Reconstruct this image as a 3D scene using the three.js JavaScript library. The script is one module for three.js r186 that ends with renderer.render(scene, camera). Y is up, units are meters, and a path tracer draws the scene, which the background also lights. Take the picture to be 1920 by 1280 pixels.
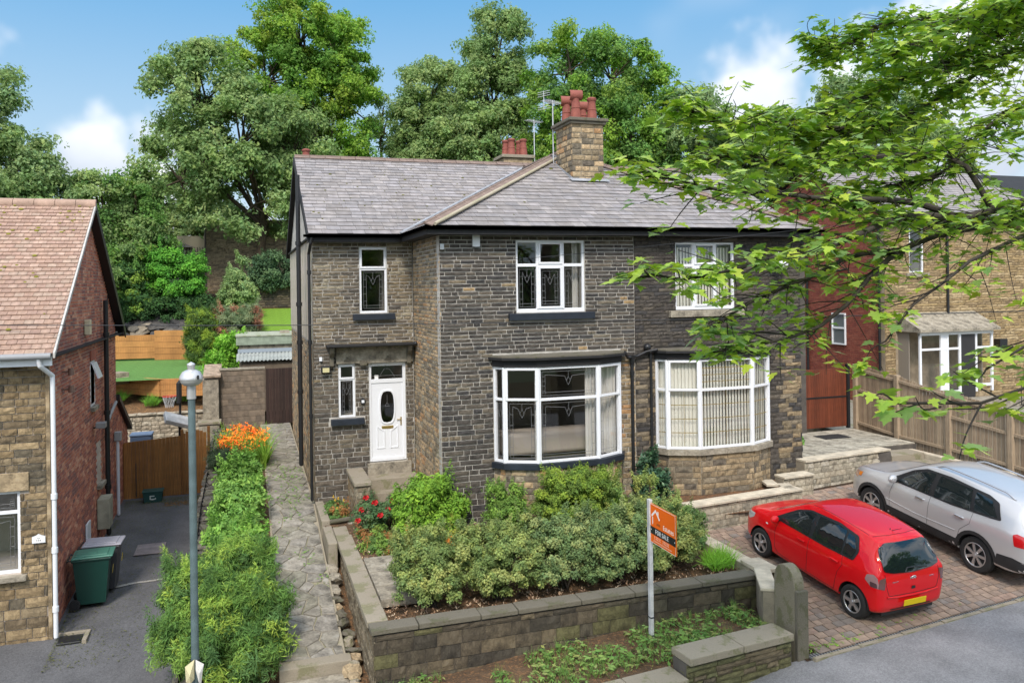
import * as THREE from 'three';
import { mergeGeometries, toCreasedNormals } from 'three/addons/utils/BufferGeometryUtils.js';
import { RoundedBoxGeometry } from 'three/addons/geometries/RoundedBoxGeometry.js';
import { FontLoader } from 'three/addons/loaders/FontLoader.js';
import { TextGeometry } from 'three/addons/geometries/TextGeometry.js';
import { TessellateModifier } from 'three/addons/modifiers/TessellateModifier.js';
import { MeshBVH, acceleratedRaycast } from 'three-mesh-bvh';
import { Brush, Evaluator, SUBTRACTION } from 'three-bvh-csg';

// ---------------------------------------------------------------- camera, sky, sun, exposure
const scene = new THREE.Scene();
const camera = new THREE.PerspectiveCamera(2 * Math.atan(640 / 1520) * 180 / Math.PI, 1.5, 0.1, 3000);
camera.position.set(-4.05, 6.0, 17.41);
camera.rotation.order = 'YXZ';
camera.rotation.set(0, -18.2 * Math.PI / 180, -0.0142);
camera.setViewOffset(1920, 1280, 0, 104, 1920, 1280);
const renderer = new THREE.WebGLRenderer({ antialias: true });
renderer.toneMapping = THREE.LinearToneMapping;
renderer.toneMappingExposure = 1.75;
renderer.shadowMap.enabled = true;

const sun = new THREE.DirectionalLight(0xfff4e8, 2.0);
sun.position.set(-13, 46, 35);
sun.target.position.set(2, 0, -4);
sun.castShadow = true; sun.shadow.radius = 22; sun.shadow.mapSize.set(2048, 2048);
Object.assign(sun.shadow.camera, { left: -45, right: 45, top: 45, bottom: -45, near: 1, far: 200 });
scene.add(sun, sun.target);

// ---------------------------------------------------------------- random numbers and noise
const rng = (s) => () => { s = (s + 0x6d2b79f5) | 0; let t = Math.imul(s ^ (s >>> 15), 1 | s); t = (t + Math.imul(t ^ (t >>> 7), 61 | t)) ^ t; return ((t ^ (t >>> 14)) >>> 0) / 4294967296; };
let R = rng(7);
const rr = (a, b) => a + (b - a) * R();
const pick = (a) => a[Math.floor(R() * a.length) % a.length];
const hash = (x, y, s) => { let h = Math.imul(x, 374761393) + Math.imul(y, 668265263) + Math.imul(s, 982451653) | 0; h = Math.imul(h ^ (h >>> 13), 1274126177); return ((h ^ (h >>> 16)) >>> 0) / 4294967296; };
function vnoise(x, y, p, s) {           // value noise that tiles with period p
  const xi = Math.floor(x), yi = Math.floor(y), fx = x - xi, fy = y - yi, m = (v) => ((v % p) + p) % p;
  const u = fx * fx * (3 - 2 * fx), v = fy * fy * (3 - 2 * fy);
  const a = hash(m(xi), m(yi), s), b = hash(m(xi + 1), m(yi), s), c = hash(m(xi), m(yi + 1), s), d = hash(m(xi + 1), m(yi + 1), s);
  return a + (b - a) * u + (c - a) * v + (a - b - c + d) * u * v;
}
function fbm(x, y, p, oct, s = 1) { let r = 0, a = 0.5, n = 0; for (let i = 0; i < oct; i++) { r += a * vnoise(x, y, p, s + i); n += a; x *= 2; y *= 2; p *= 2; a *= 0.55; } return r / n; }
const sm = (a, b, x) => { const t = Math.min(1, Math.max(0, (x - a) / (b - a))); return t * t * (3 - 2 * t); };
const mix = (a, b, t) => a + (b - a) * t;

// sky: blue air paling to the horizon, sparse cumulus in view, thicker cumulus added out of view for fill light
(function makeSky() {
  const SD = sun.position.clone().sub(sun.target.position).normalize();
  const W = 2048, H = 1024, d = new Float32Array(W * H * 4), q = rng(40);
  const clouds = [];
  // az measured from -Z towards +X (degrees), elevation of the base, width, height
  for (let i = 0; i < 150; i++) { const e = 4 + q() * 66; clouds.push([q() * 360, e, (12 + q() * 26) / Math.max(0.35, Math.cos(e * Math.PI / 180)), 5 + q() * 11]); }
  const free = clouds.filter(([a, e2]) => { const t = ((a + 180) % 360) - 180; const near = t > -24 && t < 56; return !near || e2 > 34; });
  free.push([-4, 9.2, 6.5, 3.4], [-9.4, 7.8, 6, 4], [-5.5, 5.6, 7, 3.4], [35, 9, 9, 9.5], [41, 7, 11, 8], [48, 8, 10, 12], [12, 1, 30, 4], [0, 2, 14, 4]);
  for (let j = 0; j < H; j++) for (let i = 0; i < W; i++) {
    const el = ((j + 0.5) / H - 0.5) * 180, ph = ((i + 0.5) / W - 0.5) * 360;      // ph = atan2(z, x)
    let az = ph + 90; az = ((az + 540) % 360) - 180;
    const t = sm(-2, 26, el), t2 = sm(10, 80, el);
    let r = mix(0.40, 0.070, t), g = mix(0.50, 0.245, t), b = mix(0.57, 0.46, t);
    r = mix(r, 0.05, t2); g = mix(g, 0.19, t2); b = mix(b, 0.43, t2);
    let den = 0, lit = 0;
    const n1 = fbm(i / 26, j / 26, 4000, 6, 3), n2 = fbm(i / 120 + 9, j / 80, 4000, 4, 8);
    for (const [ca, ce, cw, ch] of free) {
      let da = ((az - ca + 540) % 360) - 180; da /= cw * 0.5;
      const de = (el - ce) / ch;
      if (Math.abs(da) > 1.4 || de < -0.5 || de > 1.4) continue;
      const base = de < 0 ? de * 3.2 : de;
      const rad = 1 - Math.sqrt(da * da + base * base) + (n1 - 0.5) * 1.5;
      const k = sm(-0.06, 0.5, rad); if (k > den) { den = k; lit = sm(-0.3, 0.7, de + (n1 - 0.5) * 0.8); }
    }
    const veil = sm(0.52, 0.75, n2) * 0.35; if (veil > den) { den = veil; lit = 0.8; }
    if (el < -1) den = 0;
    const ce2 = Math.cos(el * Math.PI / 180), sx = ce2 * Math.cos(ph * Math.PI / 180), sz = ce2 * Math.sin(ph * Math.PI / 180), sy = Math.sin(el * Math.PI / 180), ang = Math.acos(Math.max(-1, Math.min(1, sx * SD.x + sy * SD.y + sz * SD.z))) * 180 / Math.PI, glow = 1 + 2.2 * Math.exp(-ang * ang / 2600);   // unseen clouds round the sun boosted to add soft fill light
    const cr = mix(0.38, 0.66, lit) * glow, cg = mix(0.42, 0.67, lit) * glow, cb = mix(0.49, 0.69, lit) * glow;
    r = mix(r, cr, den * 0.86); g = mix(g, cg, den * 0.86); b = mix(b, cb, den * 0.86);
    if (el < 0) { const k = sm(0, -6, el); r = mix(r, 0.12, k); g = mix(g, 0.15, k); b = mix(b, 0.10, k); }
    const o = (j * W + i) * 4; d[o] = r; d[o + 1] = g; d[o + 2] = b; d[o + 3] = 1;
  }
  const t = new THREE.DataTexture(d, W, H, THREE.RGBAFormat, THREE.FloatType);
  t.mapping = THREE.EquirectangularReflectionMapping; t.magFilter = t.minFilter = THREE.LinearFilter; t.needsUpdate = true;
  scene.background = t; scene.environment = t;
})();

// ---------------------------------------------------------------- textures and materials
function tex(n, fn, srgb = true, rep = 1) {
  const d = new Uint8Array(n * n * 4);
  for (let j = 0; j < n; j++) for (let i = 0; i < n; i++) {
    const c = fn(i / n, j / n), o = (j * n + i) * 4;
    for (let k = 0; k < 3; k++) d[o + k] = Math.max(0, Math.min(255, (Array.isArray(c) ? c[k] : c) * 255));
    d[o + 3] = 255;
  }
  const t = new THREE.DataTexture(d, n, n); t.wrapS = t.wrapT = THREE.RepeatWrapping; t.magFilter = THREE.LinearFilter; t.minFilter = THREE.LinearMipmapLinearFilter; t.generateMipmaps = true;
  if (srgb) t.colorSpace = THREE.SRGBColorSpace; t.repeat.set(rep, rep); t.needsUpdate = true; return t;
}
const stoneTex = tex(256, (u, v) => { const a = fbm(u * 8, v * 8, 8, 5, 2), b = fbm(u * 40, v * 40, 40, 2, 9), c = sm(0.55, 0.75, fbm(u * 5, v * 5, 5, 4, 21)); const k = 0.68 + a * 0.5 + (b - 0.5) * 0.2 - c * 0.16; return [k, k * 0.985, k * 0.96]; });
const stoneBump = tex(256, (u, v) => 0.6 * fbm(u * 10, v * 6, 8, 5, 5) + 0.4 * fbm(u * 48, v * 48, 48, 2, 6), false);
const fineTex = tex(256, (u, v) => { const a = fbm(u * 6, v * 6, 6, 6, 31), b = hash(Math.floor(u * 256), Math.floor(v * 256), 5); return 0.72 + a * 0.32 + (b - 0.5) * 0.12; });
const fineBump = tex(256, (u, v) => 0.5 * hash(Math.floor(u * 256), Math.floor(v * 256), 15) + 0.5 * fbm(u * 30, v * 30, 30, 3, 4), false);
const woodTex = tex(256, (u, v) => { const g = fbm(u * 40, v * 3, 3, 4, 12), w = fbm(u * 4, v * 4, 4, 3, 44); const k = 0.62 + g * 0.3 + w * 0.2 - (Math.abs(Math.sin(u * 60 + w * 4)) > 0.96 ? 0.07 : 0); return [k, k * 0.97, k * 0.94]; });
const asphTex = tex(512, (u, v) => { const a = fbm(u * 4, v * 4, 4, 5, 61), b = hash(Math.floor(u * 512), Math.floor(v * 512), 25), c = fbm(u * 90, v * 90, 90, 2, 3); const k = 0.84 + (a - 0.5) * 0.22 + (b - 0.5) * 0.28 + (c - 0.5) * 0.2; return [k, k, k * 1.01]; });
const soilTex = tex(512, (u, v) => { const a = fbm(u * 12, v * 12, 12, 5, 71), b = hash(Math.floor(u * 180), Math.floor(v * 180), 35), c = sm(0.5, 0.7, fbm(u * 30, v * 30, 30, 3, 52)); return [0.36 + a * 0.3 + b * 0.1 + c * 0.22, 0.29 + a * 0.25 + b * 0.09 + c * 0.15, 0.22 + a * 0.2 + b * 0.07 + c * 0.09]; });
const mossTex = tex(512, (u, v) => { const a = fbm(u * 5, v * 5, 5, 6, 81), b = hash(Math.floor(u * 256), Math.floor(v * 256), 45), m = sm(0.48, 0.66, a + (fbm(u * 30, v * 30, 30, 2, 90) - 0.5) * 0.3); return [mix(0.93, 0.80, m) + (b - 0.5) * 0.12, mix(0.91, 0.81, m) + (b - 0.5) * 0.12, mix(0.87, 0.69, m) + (b - 0.5) * 0.1]; });
const grassTex = tex(512, (u, v) => { const a = fbm(u * 8, v * 8, 8, 4, 91), b = hash(Math.floor(u * 256), Math.floor(v * 512), 55); return [0.62 + a * 0.2 + (b - 0.5) * 0.3, 0.62 + a * 0.2 + (b - 0.5) * 0.26, 0.55 + a * 0.2 + (b - 0.5) * 0.2]; });
const lin = (r, g, b) => new THREE.Color().setRGB(r, g, b);
function mat(r, g, b, rough = 0.9, o = {}) { const { kind, ...p } = o; return new (kind === 'p' ? THREE.MeshPhysicalMaterial : THREE.MeshStandardMaterial)({ color: lin(r, g, b), roughness: rough, ...p }); }
const stoneM = (r, g, b, o = {}) => mat(r, g, b, 0.92, { map: stoneTex, bumpMap: stoneBump, bumpScale: 0.012, ...o });
const M = {
  mortar: mat(0.60, 0.57, 0.51, 0.95, { map: fineTex, bumpMap: fineBump, bumpScale: 0.004 }),
  mortarDark: mat(0.13, 0.115, 0.10, 0.95, { map: fineTex, bumpMap: fineBump, bumpScale: 0.004 }),
  mortarTan: mat(0.36, 0.31, 0.23, 0.95, { map: fineTex, bumpMap: fineBump, bumpScale: 0.004 }),
  stuffStone: mat(1, 1, 1, 0.92, { map: stoneTex, bumpMap: stoneBump, bumpScale: 0.012, vertexColors: true }),
  stuffFine: mat(1, 1, 1, 0.85, { map: fineTex, bumpMap: fineBump, bumpScale: 0.003, vertexColors: true }),
  white: mat(0.78, 0.80, 0.83, 0.28, { kind: 'p', clearcoat: 0.25, clearcoatRoughness: 0.2 }),
  black: mat(0.016, 0.017, 0.019, 0.42), blackMatt: mat(0.02, 0.02, 0.021, 0.75, { map: fineTex }),
  navy: mat(0.022, 0.03, 0.045, 0.5, { map: fineTex }),
  glass: mat(1, 1, 1, 0.015, { kind: 'p', transmission: 1, thickness: 0, ior: 1.5, specularIntensity: 1 }),
  room: mat(0.36, 0.33, 0.28, 0.95), roomDark: mat(0.32, 0.30, 0.26, 0.95),
  lead: mat(0.20, 0.205, 0.21, 0.6, { metalness: 0.3 }),
  leadFlash: mat(0.40, 0.42, 0.45, 0.6, { map: fineTex }),
  flag: stoneM(0.36, 0.33, 0.27), sandstone: stoneM(0.42, 0.33, 0.21), cope: mat(0.34, 0.31, 0.26, 0.95, { map: mossTex, bumpMap: stoneBump, bumpScale: 0.01 }),
  darkcope: mat(0.165, 0.155, 0.13, 0.95, { map: mossTex, bumpMap: stoneBump, bumpScale: 0.012 }),
  pot: mat(0.36, 0.105, 0.075, 0.75, { map: fineTex, bumpMap: fineBump, bumpScale: 0.003 }),
  ridge: mat(0.30, 0.22, 0.18, 0.9, { map: fineTex, bumpMap: fineBump, bumpScale: 0.004 }),
  steel: mat(0.55, 0.56, 0.58, 0.38, { metalness: 0.8 }), alu: mat(0.62, 0.63, 0.64, 0.45, { metalness: 0.6 }),
  brass: mat(0.55, 0.40, 0.14, 0.35, { metalness: 0.8 }), rubber: mat(0.018, 0.018, 0.018, 0.85),
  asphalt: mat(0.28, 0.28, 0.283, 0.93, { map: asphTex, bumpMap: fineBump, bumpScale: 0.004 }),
  soil: mat(0.36, 0.335, 0.30, 1, { map: soilTex, bumpMap: soilTex, bumpScale: 0.05 }),
  bark: mat(0.11, 0.085, 0.06, 0.95, { map: stoneTex, bumpMap: stoneBump, bumpScale: 0.02 }),
  barkDark: mat(0.05, 0.042, 0.034, 0.95, { map: stoneTex, bumpMap: stoneBump, bumpScale: 0.01 }),
};

// ---------------------------------------------------------------- scene helpers
const used = {};
function numbered(n) { const k = used[n] = (used[n] ?? -1) + 1; return k ? n + '_' + String(k).padStart(3, '0') : n; }
function tag(o, label, category, group, kind) { if (label) o.userData.label = label; if (category) o.userData.category = category; if (group) o.userData.group = group; if (kind) o.userData.kind = kind; return o; }
function thing(name, label, category, [x, y, z] = [0, 0, 0], turn = 0, group) { const o = new THREE.Group(); o.name = numbered(name); o.position.set(x, y, z); o.rotation.y = turn; tag(o, label, category, group); scene.add(o); return o; }
function part(name, geo, m, parent, pos) { const o = new THREE.Mesh(geo, m); o.name = name; o.castShadow = o.receiveShadow = true; if (pos) o.position.set(...pos); parent.add(o); return o; }
function solo(name, geo, m, label, category, pos, group) { const o = part(numbered(name), geo, m, scene, pos); return tag(o, label, category, group); }
function struct(name, geo, m, parent = scene) { const o = part(parent === scene ? numbered(name) : name, geo, m, parent); if (parent === scene) o.userData.kind = 'structure'; return o; }
const V = (x, y, z) => new THREE.Vector3(x, y, z);
const MX = (x, y, z, rx = 0, ry = 0, rz = 0, sx = 1, sy = 1, sz = 1) => new THREE.Matrix4().compose(V(x, y, z), new THREE.Quaternion().setFromEuler(new THREE.Euler(rx, ry, rz, 'YXZ')), V(sx, sy, sz));
// uv from position in metres, by the axis that a face points along
function uvm(g, s = 1) {
  const p = g.attributes.position, n = g.attributes.normal, uv = new Float32Array(p.count * 2);
  for (let i = 0; i < p.count; i++) {
    const ax = Math.abs(n.getX(i)), ay = Math.abs(n.getY(i)), az = Math.abs(n.getZ(i)), x = p.getX(i), y = p.getY(i), z = p.getZ(i);
    if (ay >= ax && ay >= az) { uv[i * 2] = x * s; uv[i * 2 + 1] = z * s; } else if (ax >= az) { uv[i * 2] = z * s; uv[i * 2 + 1] = y * s; } else { uv[i * 2] = x * s; uv[i * 2 + 1] = y * s; }
  }
  g.setAttribute('uv', new THREE.BufferAttribute(uv, 2)); return g;
}
class GB {                               // collects shapes into one geometry
  constructor() { this.l = []; }
  add(g, m) { g = g.index ? g.toNonIndexed() : g.clone(); if (m) g.applyMatrix4(m); for (const k of Object.keys(g.attributes)) if (!['position', 'normal', 'uv'].includes(k)) g.deleteAttribute(k); if (!g.attributes.uv) uvm(g); this.l.push(g); return this; }
  box(x0, x1, y0, y1, z0, z1) { return this.add(new THREE.BoxGeometry(x1 - x0, y1 - y0, z1 - z0), MX((x0 + x1) / 2, (y0 + y1) / 2, (z0 + z1) / 2)); }
  rbox(x0, x1, y0, y1, z0, z1, r = 0.008) { return this.add(new RoundedBoxGeometry(x1 - x0, y1 - y0, z1 - z0, 2, Math.min(r, (x1 - x0) / 2.1, (y1 - y0) / 2.1, (z1 - z0) / 2.1)), MX((x0 + x1) / 2, (y0 + y1) / 2, (z0 + z1) / 2)); }
  cyl(a, b, r0, r1 = r0, seg = 8) { const d = b.clone().sub(a), L = d.length(), g = new THREE.CylinderGeometry(r1, r0, L, seg, 1); return this.add(g, new THREE.Matrix4().compose(a.clone().add(b).multiplyScalar(0.5), new THREE.Quaternion().setFromUnitVectors(V(0, 1, 0), d.normalize()), V(1, 1, 1))); }
  tube(pts, r, seg = 6, n = 0) { return this.add(new THREE.TubeGeometry(new THREE.CatmullRomCurve3(pts), n || pts.length * 3, r, seg)); }
  ext(pts, depth, m, bevel = 0, holes = []) { const s = new THREE.Shape(pts.map(([x, y]) => new THREE.Vector2(x, y))); for (const h of holes) s.holes.push(new THREE.Path(h.map(([x, y]) => new THREE.Vector2(x, y)))); return this.add(new THREE.ExtrudeGeometry(s, { depth, bevelEnabled: bevel > 0, bevelThickness: bevel, bevelSize: bevel, bevelSegments: 1, curveSegments: 8 }), m); }
  lathe(pts, m, seg = 20) { return this.add(new THREE.LatheGeometry(pts.map(([r, y]) => new THREE.Vector2(r, y)), seg), m); }
  geo(s) { const g = this.l.length === 1 ? this.l[0] : mergeGeometries(this.l); return s ? uvm(g, s) : g; }
}
const box = (x0, x1, y0, y1, z0, z1, s = 1) => new GB().box(x0, x1, y0, y1, z0, z1).geo(s);
const rect = (x0, x1, y0, y1) => [[x0, y0], [x1, y0], [x1, y1], [x0, y1]];
// tapered tube through points, radius r0 -> r1
function limb(pts, r0, r1, seg = 6) {
  const c = new THREE.CatmullRomCurve3(pts), n = Math.max(2, pts.length * 2), g = new THREE.TubeGeometry(c, n, 1, seg), p = g.attributes.position;
  for (let i = 0; i <= n; i++) { const ctr = c.getPointAt(i / n), r = mix(r0, r1, i / n); for (let j = 0; j <= seg; j++) { const k = i * (seg + 1) + j; p.setXYZ(k, ctr.x + (p.getX(k) - ctr.x) * r, ctr.y + (p.getY(k) - ctr.y) * r, ctr.z + (p.getZ(k) - ctr.z) * r); } }
  return g;
}
// ---- pieces (stones, bricks, slates): the largest in view become parts, the rest one joined part
const eye = camera.position.clone();
class Pieces {
  constructor() { this.l = []; }
  put(geo, matrix, col, area) { const p = V(0, 0, 0).setFromMatrixPosition(matrix); this.l.push({ geo, matrix, col, a: area / p.distanceToSquared(eye) }); }
  build(parent, name, stuffName, mats, stuffMat, most = 300) {   // mats: palette of materials; col indexes it
    this.l.sort((a, b) => b.a - a.a);
    const rest = this.l.slice(most);
    for (const q of this.l.slice(0, most)) { const o = new THREE.Mesh(q.geo, mats[q.col]); o.name = name; o.castShadow = o.receiveShadow = true; q.matrix.decompose(o.position, o.quaternion, o.scale); parent.add(o); }
    if (!rest.length) return;
    let n = 0; for (const q of rest) n += q.geo.attributes.position.count;
    const P = new Float32Array(n * 3), N = new Float32Array(n * 3), U = new Float32Array(n * 2), K = new Float32Array(n * 3), v = V(0, 0, 0), nm = new THREE.Matrix3();
    let o = 0;
    for (const q of rest) {
      const gp = q.geo.attributes.position, gn = q.geo.attributes.normal, gu = q.geo.attributes.uv, c = mats[q.col].color, du = R(), dv = R(); nm.getNormalMatrix(q.matrix);
      for (let i = 0; i < gp.count; i++, o++) {
        v.fromBufferAttribute(gp, i).applyMatrix4(q.matrix); P[o * 3] = v.x; P[o * 3 + 1] = v.y; P[o * 3 + 2] = v.z;
        v.fromBufferAttribute(gn, i).applyMatrix3(nm).normalize(); N[o * 3] = v.x; N[o * 3 + 1] = v.y; N[o * 3 + 2] = v.z;
        U[o * 2] = gu.getX(i) + du; U[o * 2 + 1] = gu.getY(i) + dv; K[o * 3] = c.r; K[o * 3 + 1] = c.g; K[o * 3 + 2] = c.b;
      }
    }
    const g = new THREE.BufferGeometry(); g.setAttribute('position', new THREE.BufferAttribute(P, 3)); g.setAttribute('normal', new THREE.BufferAttribute(N, 3)); g.setAttribute('uv', new THREE.BufferAttribute(U, 2)); g.setAttribute('color', new THREE.BufferAttribute(K, 3));
    const s = part(stuffName, g, stuffMat, parent); s.userData.kind = 'stuff';
  }
}
// a block with a rough hewn face towards +z; unit size, base at z = 0
function blockGeo(seed, rough, nx = 3, ny = 2) {
  const q = rng(seed), g = [], pt = [];
  for (let j = 0; j <= ny; j++) for (let i = 0; i <= nx; i++) {
    const ex = i === 0 || i === nx, ey = j === 0 || j === ny;
    pt.push([-0.5 + i / nx + (ex ? 0 : (q() - 0.5) * 0.12), -0.5 + j / ny + (ey ? 0 : (q() - 0.5) * 0.15), 1 - (ex || ey ? rough * (0.5 + q() * 0.3) : 0) + (q() - 0.5) * rough * 0.6]);
  }
  const at = (i, j) => pt[j * (nx + 1) + i], tri = (a, b, c) => g.push(...a, ...b, ...c), B = (p) => [p[0], p[1], 0];
  for (let j = 0; j < ny; j++) for (let i = 0; i < nx; i++) { tri(at(i, j), at(i + 1, j), at(i + 1, j + 1)); tri(at(i, j), at(i + 1, j + 1), at(i, j + 1)); }
  for (let i = 0; i < nx; i++) { const a = at(i, 0), b = at(i + 1, 0); tri(B(a), B(b), b); tri(B(a), b, a); const c = at(i, ny), d = at(i + 1, ny); tri(c, d, B(d)); tri(c, B(d), B(c)); }
  for (let j = 0; j < ny; j++) { const a = at(0, j), b = at(0, j + 1); tri(B(a), a, b); tri(B(a), b, B(b)); const c = at(nx, j), d = at(nx, j + 1); tri(c, B(c), B(d)); tri(c, B(d), d); }
  const geo = new THREE.BufferGeometry(); geo.setAttribute('position', new THREE.Float32BufferAttribute(g, 3)); geo.computeVertexNormals();
  const uv = []; for (let i = 0; i < g.length; i += 3) uv.push(g[i] * 0.6 + seed * 0.37, g[i + 1] * 0.22 + g[i + 2] * 0.1 + seed * 0.21); geo.setAttribute('uv', new THREE.Float32BufferAttribute(uv, 2));
  return geo;
}
const HEWN = [1, 2, 3, 4, 5, 6].map((s) => blockGeo(s, 0.45)), SMOOTH = [7, 8, 9].map((s) => blockGeo(s, 0.16, 2, 1)), BRICK = [10, 11, 12].map((s) => blockGeo(s, 0.12, 1, 1));
// coursed masonry in a wall plane. o: corner (lower left seen from outside), turn: rotation about y of the outward face (+z)
function masonry(P, o, turn, w, courses, len, holes, geos, depth, colour, gap = 0.02) {
  const base = MX(o[0], o[1], o[2], 0, turn, 0); let y = 0, row = 0;
  for (const h of courses) {
    let x = -(row % 2 ? rr(0.3, 0.7) : rr(0, 0.3)) * len[1];
    while (x < w) {
      const L = rr(len[0], len[1]); let segs = [[Math.max(0, x), Math.min(w, x + L)]];
      const yc = y + h / 2;
      for (const [a, b, c, d] of holes) if (yc > c && yc < d) segs = segs.flatMap(([s, e]) => e <= a || s >= b ? [[s, e]] : [[s, Math.min(e, a)], [Math.max(s, b), e]]);
      for (const [s, e] of segs) if (e - s > 0.035) {
        const ww = e - s - gap * 0.85, hh = h - gap;
        P.put(pick(geos), base.clone().multiply(MX((s + e) / 2, yc, 0, 0, 0, 0, ww, hh, depth * rr(0.75, 1.15))), colour(s, yc), ww * hh);
      }
      x += L;
    }
    y += h; row++;
  }
}
const coursesTo = (H, f) => { const r = []; let y = 0; while (y < H - 0.02) { let h = f(y); if (y + h > H - 0.03) h = H - y; r.push(h); y += h; } return r; };
// ================================================================ the pair of stone houses in the middle
const EAVE = 7.32, K = 0.5, ZW = -3.0;
const house = thing('semi_detached_house', 'pair of soot-blackened stone houses with slate roof, white bay windows and a white front door', 'house', [0, 0, 0]);
const hwall = (() => {
  const b = new GB(), up = (X0, X1, Y0, Y1) => rect(X0, X1, Y0, Y1);
  b.ext(rect(0, 4.74, 0.3, 7.3), 0.25, MX(0, 0, -0.265), 0, [up(1.78, 3.47, 5.39, 7.04), up(1.3, 4.25, 2.0, 4.3)]);
  b.ext(rect(ZW === 0 ? 0 : -2.49, -0.001, 0.3, 7.3), 0.25, MX(0, 0, ZW - 0.265), 0, [up(-1.35, -0.66, 5.37, 7.03), up(-1.15, -0.22, 1.62, 4.11), up(-1.9, -1.49, 2.78, 4.12)]);
  b.box(0.016, 0.25, 0.3, 7.3, -3.0, -0.27);                                   // side of the projecting half
  b.box(-2.485, -2.25, 0.3, 7.3, -13.0, -3.27);                                // gable wall
  b.ext([[-13, 7.3], [-3.0, 7.3], [-8, 9.8]], 0.24, MX(-2.245, 0, 0, 0, -Math.PI / 2, 0), 0);
  b.box(-2.48, 11.95, 0.3, 7.3, -13.0, -12.8);
  return part('wall', b.geo(1), M.mortar, house);
})();
const hwallR = (() => {
  const b = new GB();
  b.ext(rect(4.742, 9.44, 0.3, 7.3), 0.25, MX(0, 0, -0.265), 0, [rect(5.85, 7.52, 5.36, 7.0), rect(5.36, 8.31, 2.0, 4.3)]);
  b.box(9.2, 9.435, 0.3, 7.3, -3.0, -0.27); b.box(9.45, 11.95, 0.3, 7.3, -3.265, -3.016); b.box(11.7, 11.95, 0.3, 7.3, -12.8, -3.27);
  return part('wall', b.geo(1), M.mortarDark, house);
})();
hwallR.userData.label = 'darker unpointed stone wall of the right-hand house';
// stone palettes
const darkStone = [[0.040, 0.036, 0.033], [0.052, 0.047, 0.042], [0.068, 0.06, 0.05], [0.085, 0.074, 0.06], [0.034, 0.033, 0.034], [0.10, 0.088, 0.068], [0.12, 0.10, 0.072], [0.27, 0.19, 0.10],
  [0.16, 0.13, 0.085], [0.22, 0.17, 0.105], [0.30, 0.235, 0.15], [0.36, 0.27, 0.165], [0.19, 0.16, 0.115], [0.33, 0.20, 0.10], [0.045, 0.04, 0.034], [0.24, 0.215, 0.16]].map(([r, g, b], i) => stoneM(...[r, g, b].map((v, k) => v * (i > 6 && i !== 14 ? 1.5 : [1.9, 1.87, 1.83][k]))));
{
  const P = new Pieces(), cH = (y) => (y < 1.1 ? rr(0.128, 0.142) : y < 2.9 ? rr(0.108, 0.118) : rr(0.084, 0.092));
  const soot = (x, y) => (R() < 0.008 ? pick([7, 9]) : R() < 0.05 ? pick([5, 6]) : pick([0, 1, 1, 2, 4, 0, 1, 3]));
  const mixed = (x, y) => { const k = fbm(x * 1.1 + 3, y * 0.8, 1000, 3, 4) + (x > 1.6 ? 0.22 * sm(1.5, 2.3, x) * sm(2.5, 5, y) : 0); return k > 0.6 ? pick([8, 12, 6, 15, 5]) : k > 0.48 ? pick([3, 5, 6, 8, 3]) : pick([1, 2, 3, 5, 3]); };
  const tan = () => pick([8, 9, 9, 10, 10, 11, 12, 13, 15, 6, 3, 10]);
  const rightTop = (x, y) => (y < 3.6 && (x < 0.8 || x > 3.9) ? (R() < 0.5 ? pick([8, 9, 12, 6]) : soot()) : pick([0, 0, 1, 1, 2, 4, 14]));
  const baseC = coursesTo(6.72, cH);
  masonry(P, [0, 0.6, -0.018], 0, 4.735, baseC, [0.14, 0.52], [[1.78, 3.47, 4.79, 6.44], [1.6, 3.65, 4.58, 4.79], [1.2, 4.35, -1, 3.86]], HEWN, 0.022, (x, y) => (x > 4.3 && y < 3.7 ? tan() : soot(x, y)));
  masonry(P, [4.74, 0.6, -0.018], 0, 4.70, baseC, [0.14, 0.5], [[1.11, 2.78, 4.76, 6.4], [0.95, 2.95, 4.6, 4.76], [0.52, 3.67, -1, 3.86]], HEWN, 0.038, rightTop, 0.007);
  masonry(P, [-2.5, 0.6, ZW - 0.018], 0, 2.49, baseC, [0.14, 0.46], [[1.15, 1.84, 4.77, 6.43], [0.98, 2.02, 4.58, 4.77], [1.35, 2.28, -1, 3.51], [0.6, 1.01, 2.18, 3.52], [0.37, 1.24, 1.98, 2.18], [0.55, 2.45, 3.52, 3.95]], HEWN, 0.022, mixed);
  masonry(P, [0.018, 0.6, -3.0], -Math.PI / 2, 3.0, baseC, [0.14, 0.46], [], HEWN, 0.02, () => pick([10, 11, 10, 11, 9, 13, 15, 12, 8, 6]));
  masonry(P, [-2.482, 0.6, -12.9], -Math.PI / 2, 9.9, coursesTo(4.0, cH), [0.2, 0.5], [], HEWN, 0.022, tan);
  // under the bays
  const bays = [[0, tan], [9.61, () => pick([8, 9, 10, 12, 6, 3, 5, 9, 10])]];
  const plan = [[1.2, 0], [1.37, 0.3], [2.05, 0.62], [3.5, 0.62], [4.18, 0.3], [4.35, 0]];
  for (const [mir, col] of bays) {
    const pl = mir ? plan.map(([x, z]) => [mir - x, z]).reverse() : plan;
    for (let i = 0; i < 5; i++) { const [ax, az] = pl[i], [bx, bz] = pl[i + 1], L = Math.hypot(bx - ax, bz - az); masonry(P, [ax, 0.6, az], Math.atan2(-(bz - az), bx - ax), L, coursesTo(1.34, () => 0.134), [0.16, 0.42], [], HEWN, 0.022, col); }
    const core = new GB(); core.ext(pl.map(([x, z]) => [x, -z]), 1.62, MX(0, 0.3, 0, -Math.PI / 2)); part('bay_base', core.geo(1), M.mortarTan, house);
  }
  P.build(hwall, 'stone', 'far_stones', darkStone, M.stuffStone);
}
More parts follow.
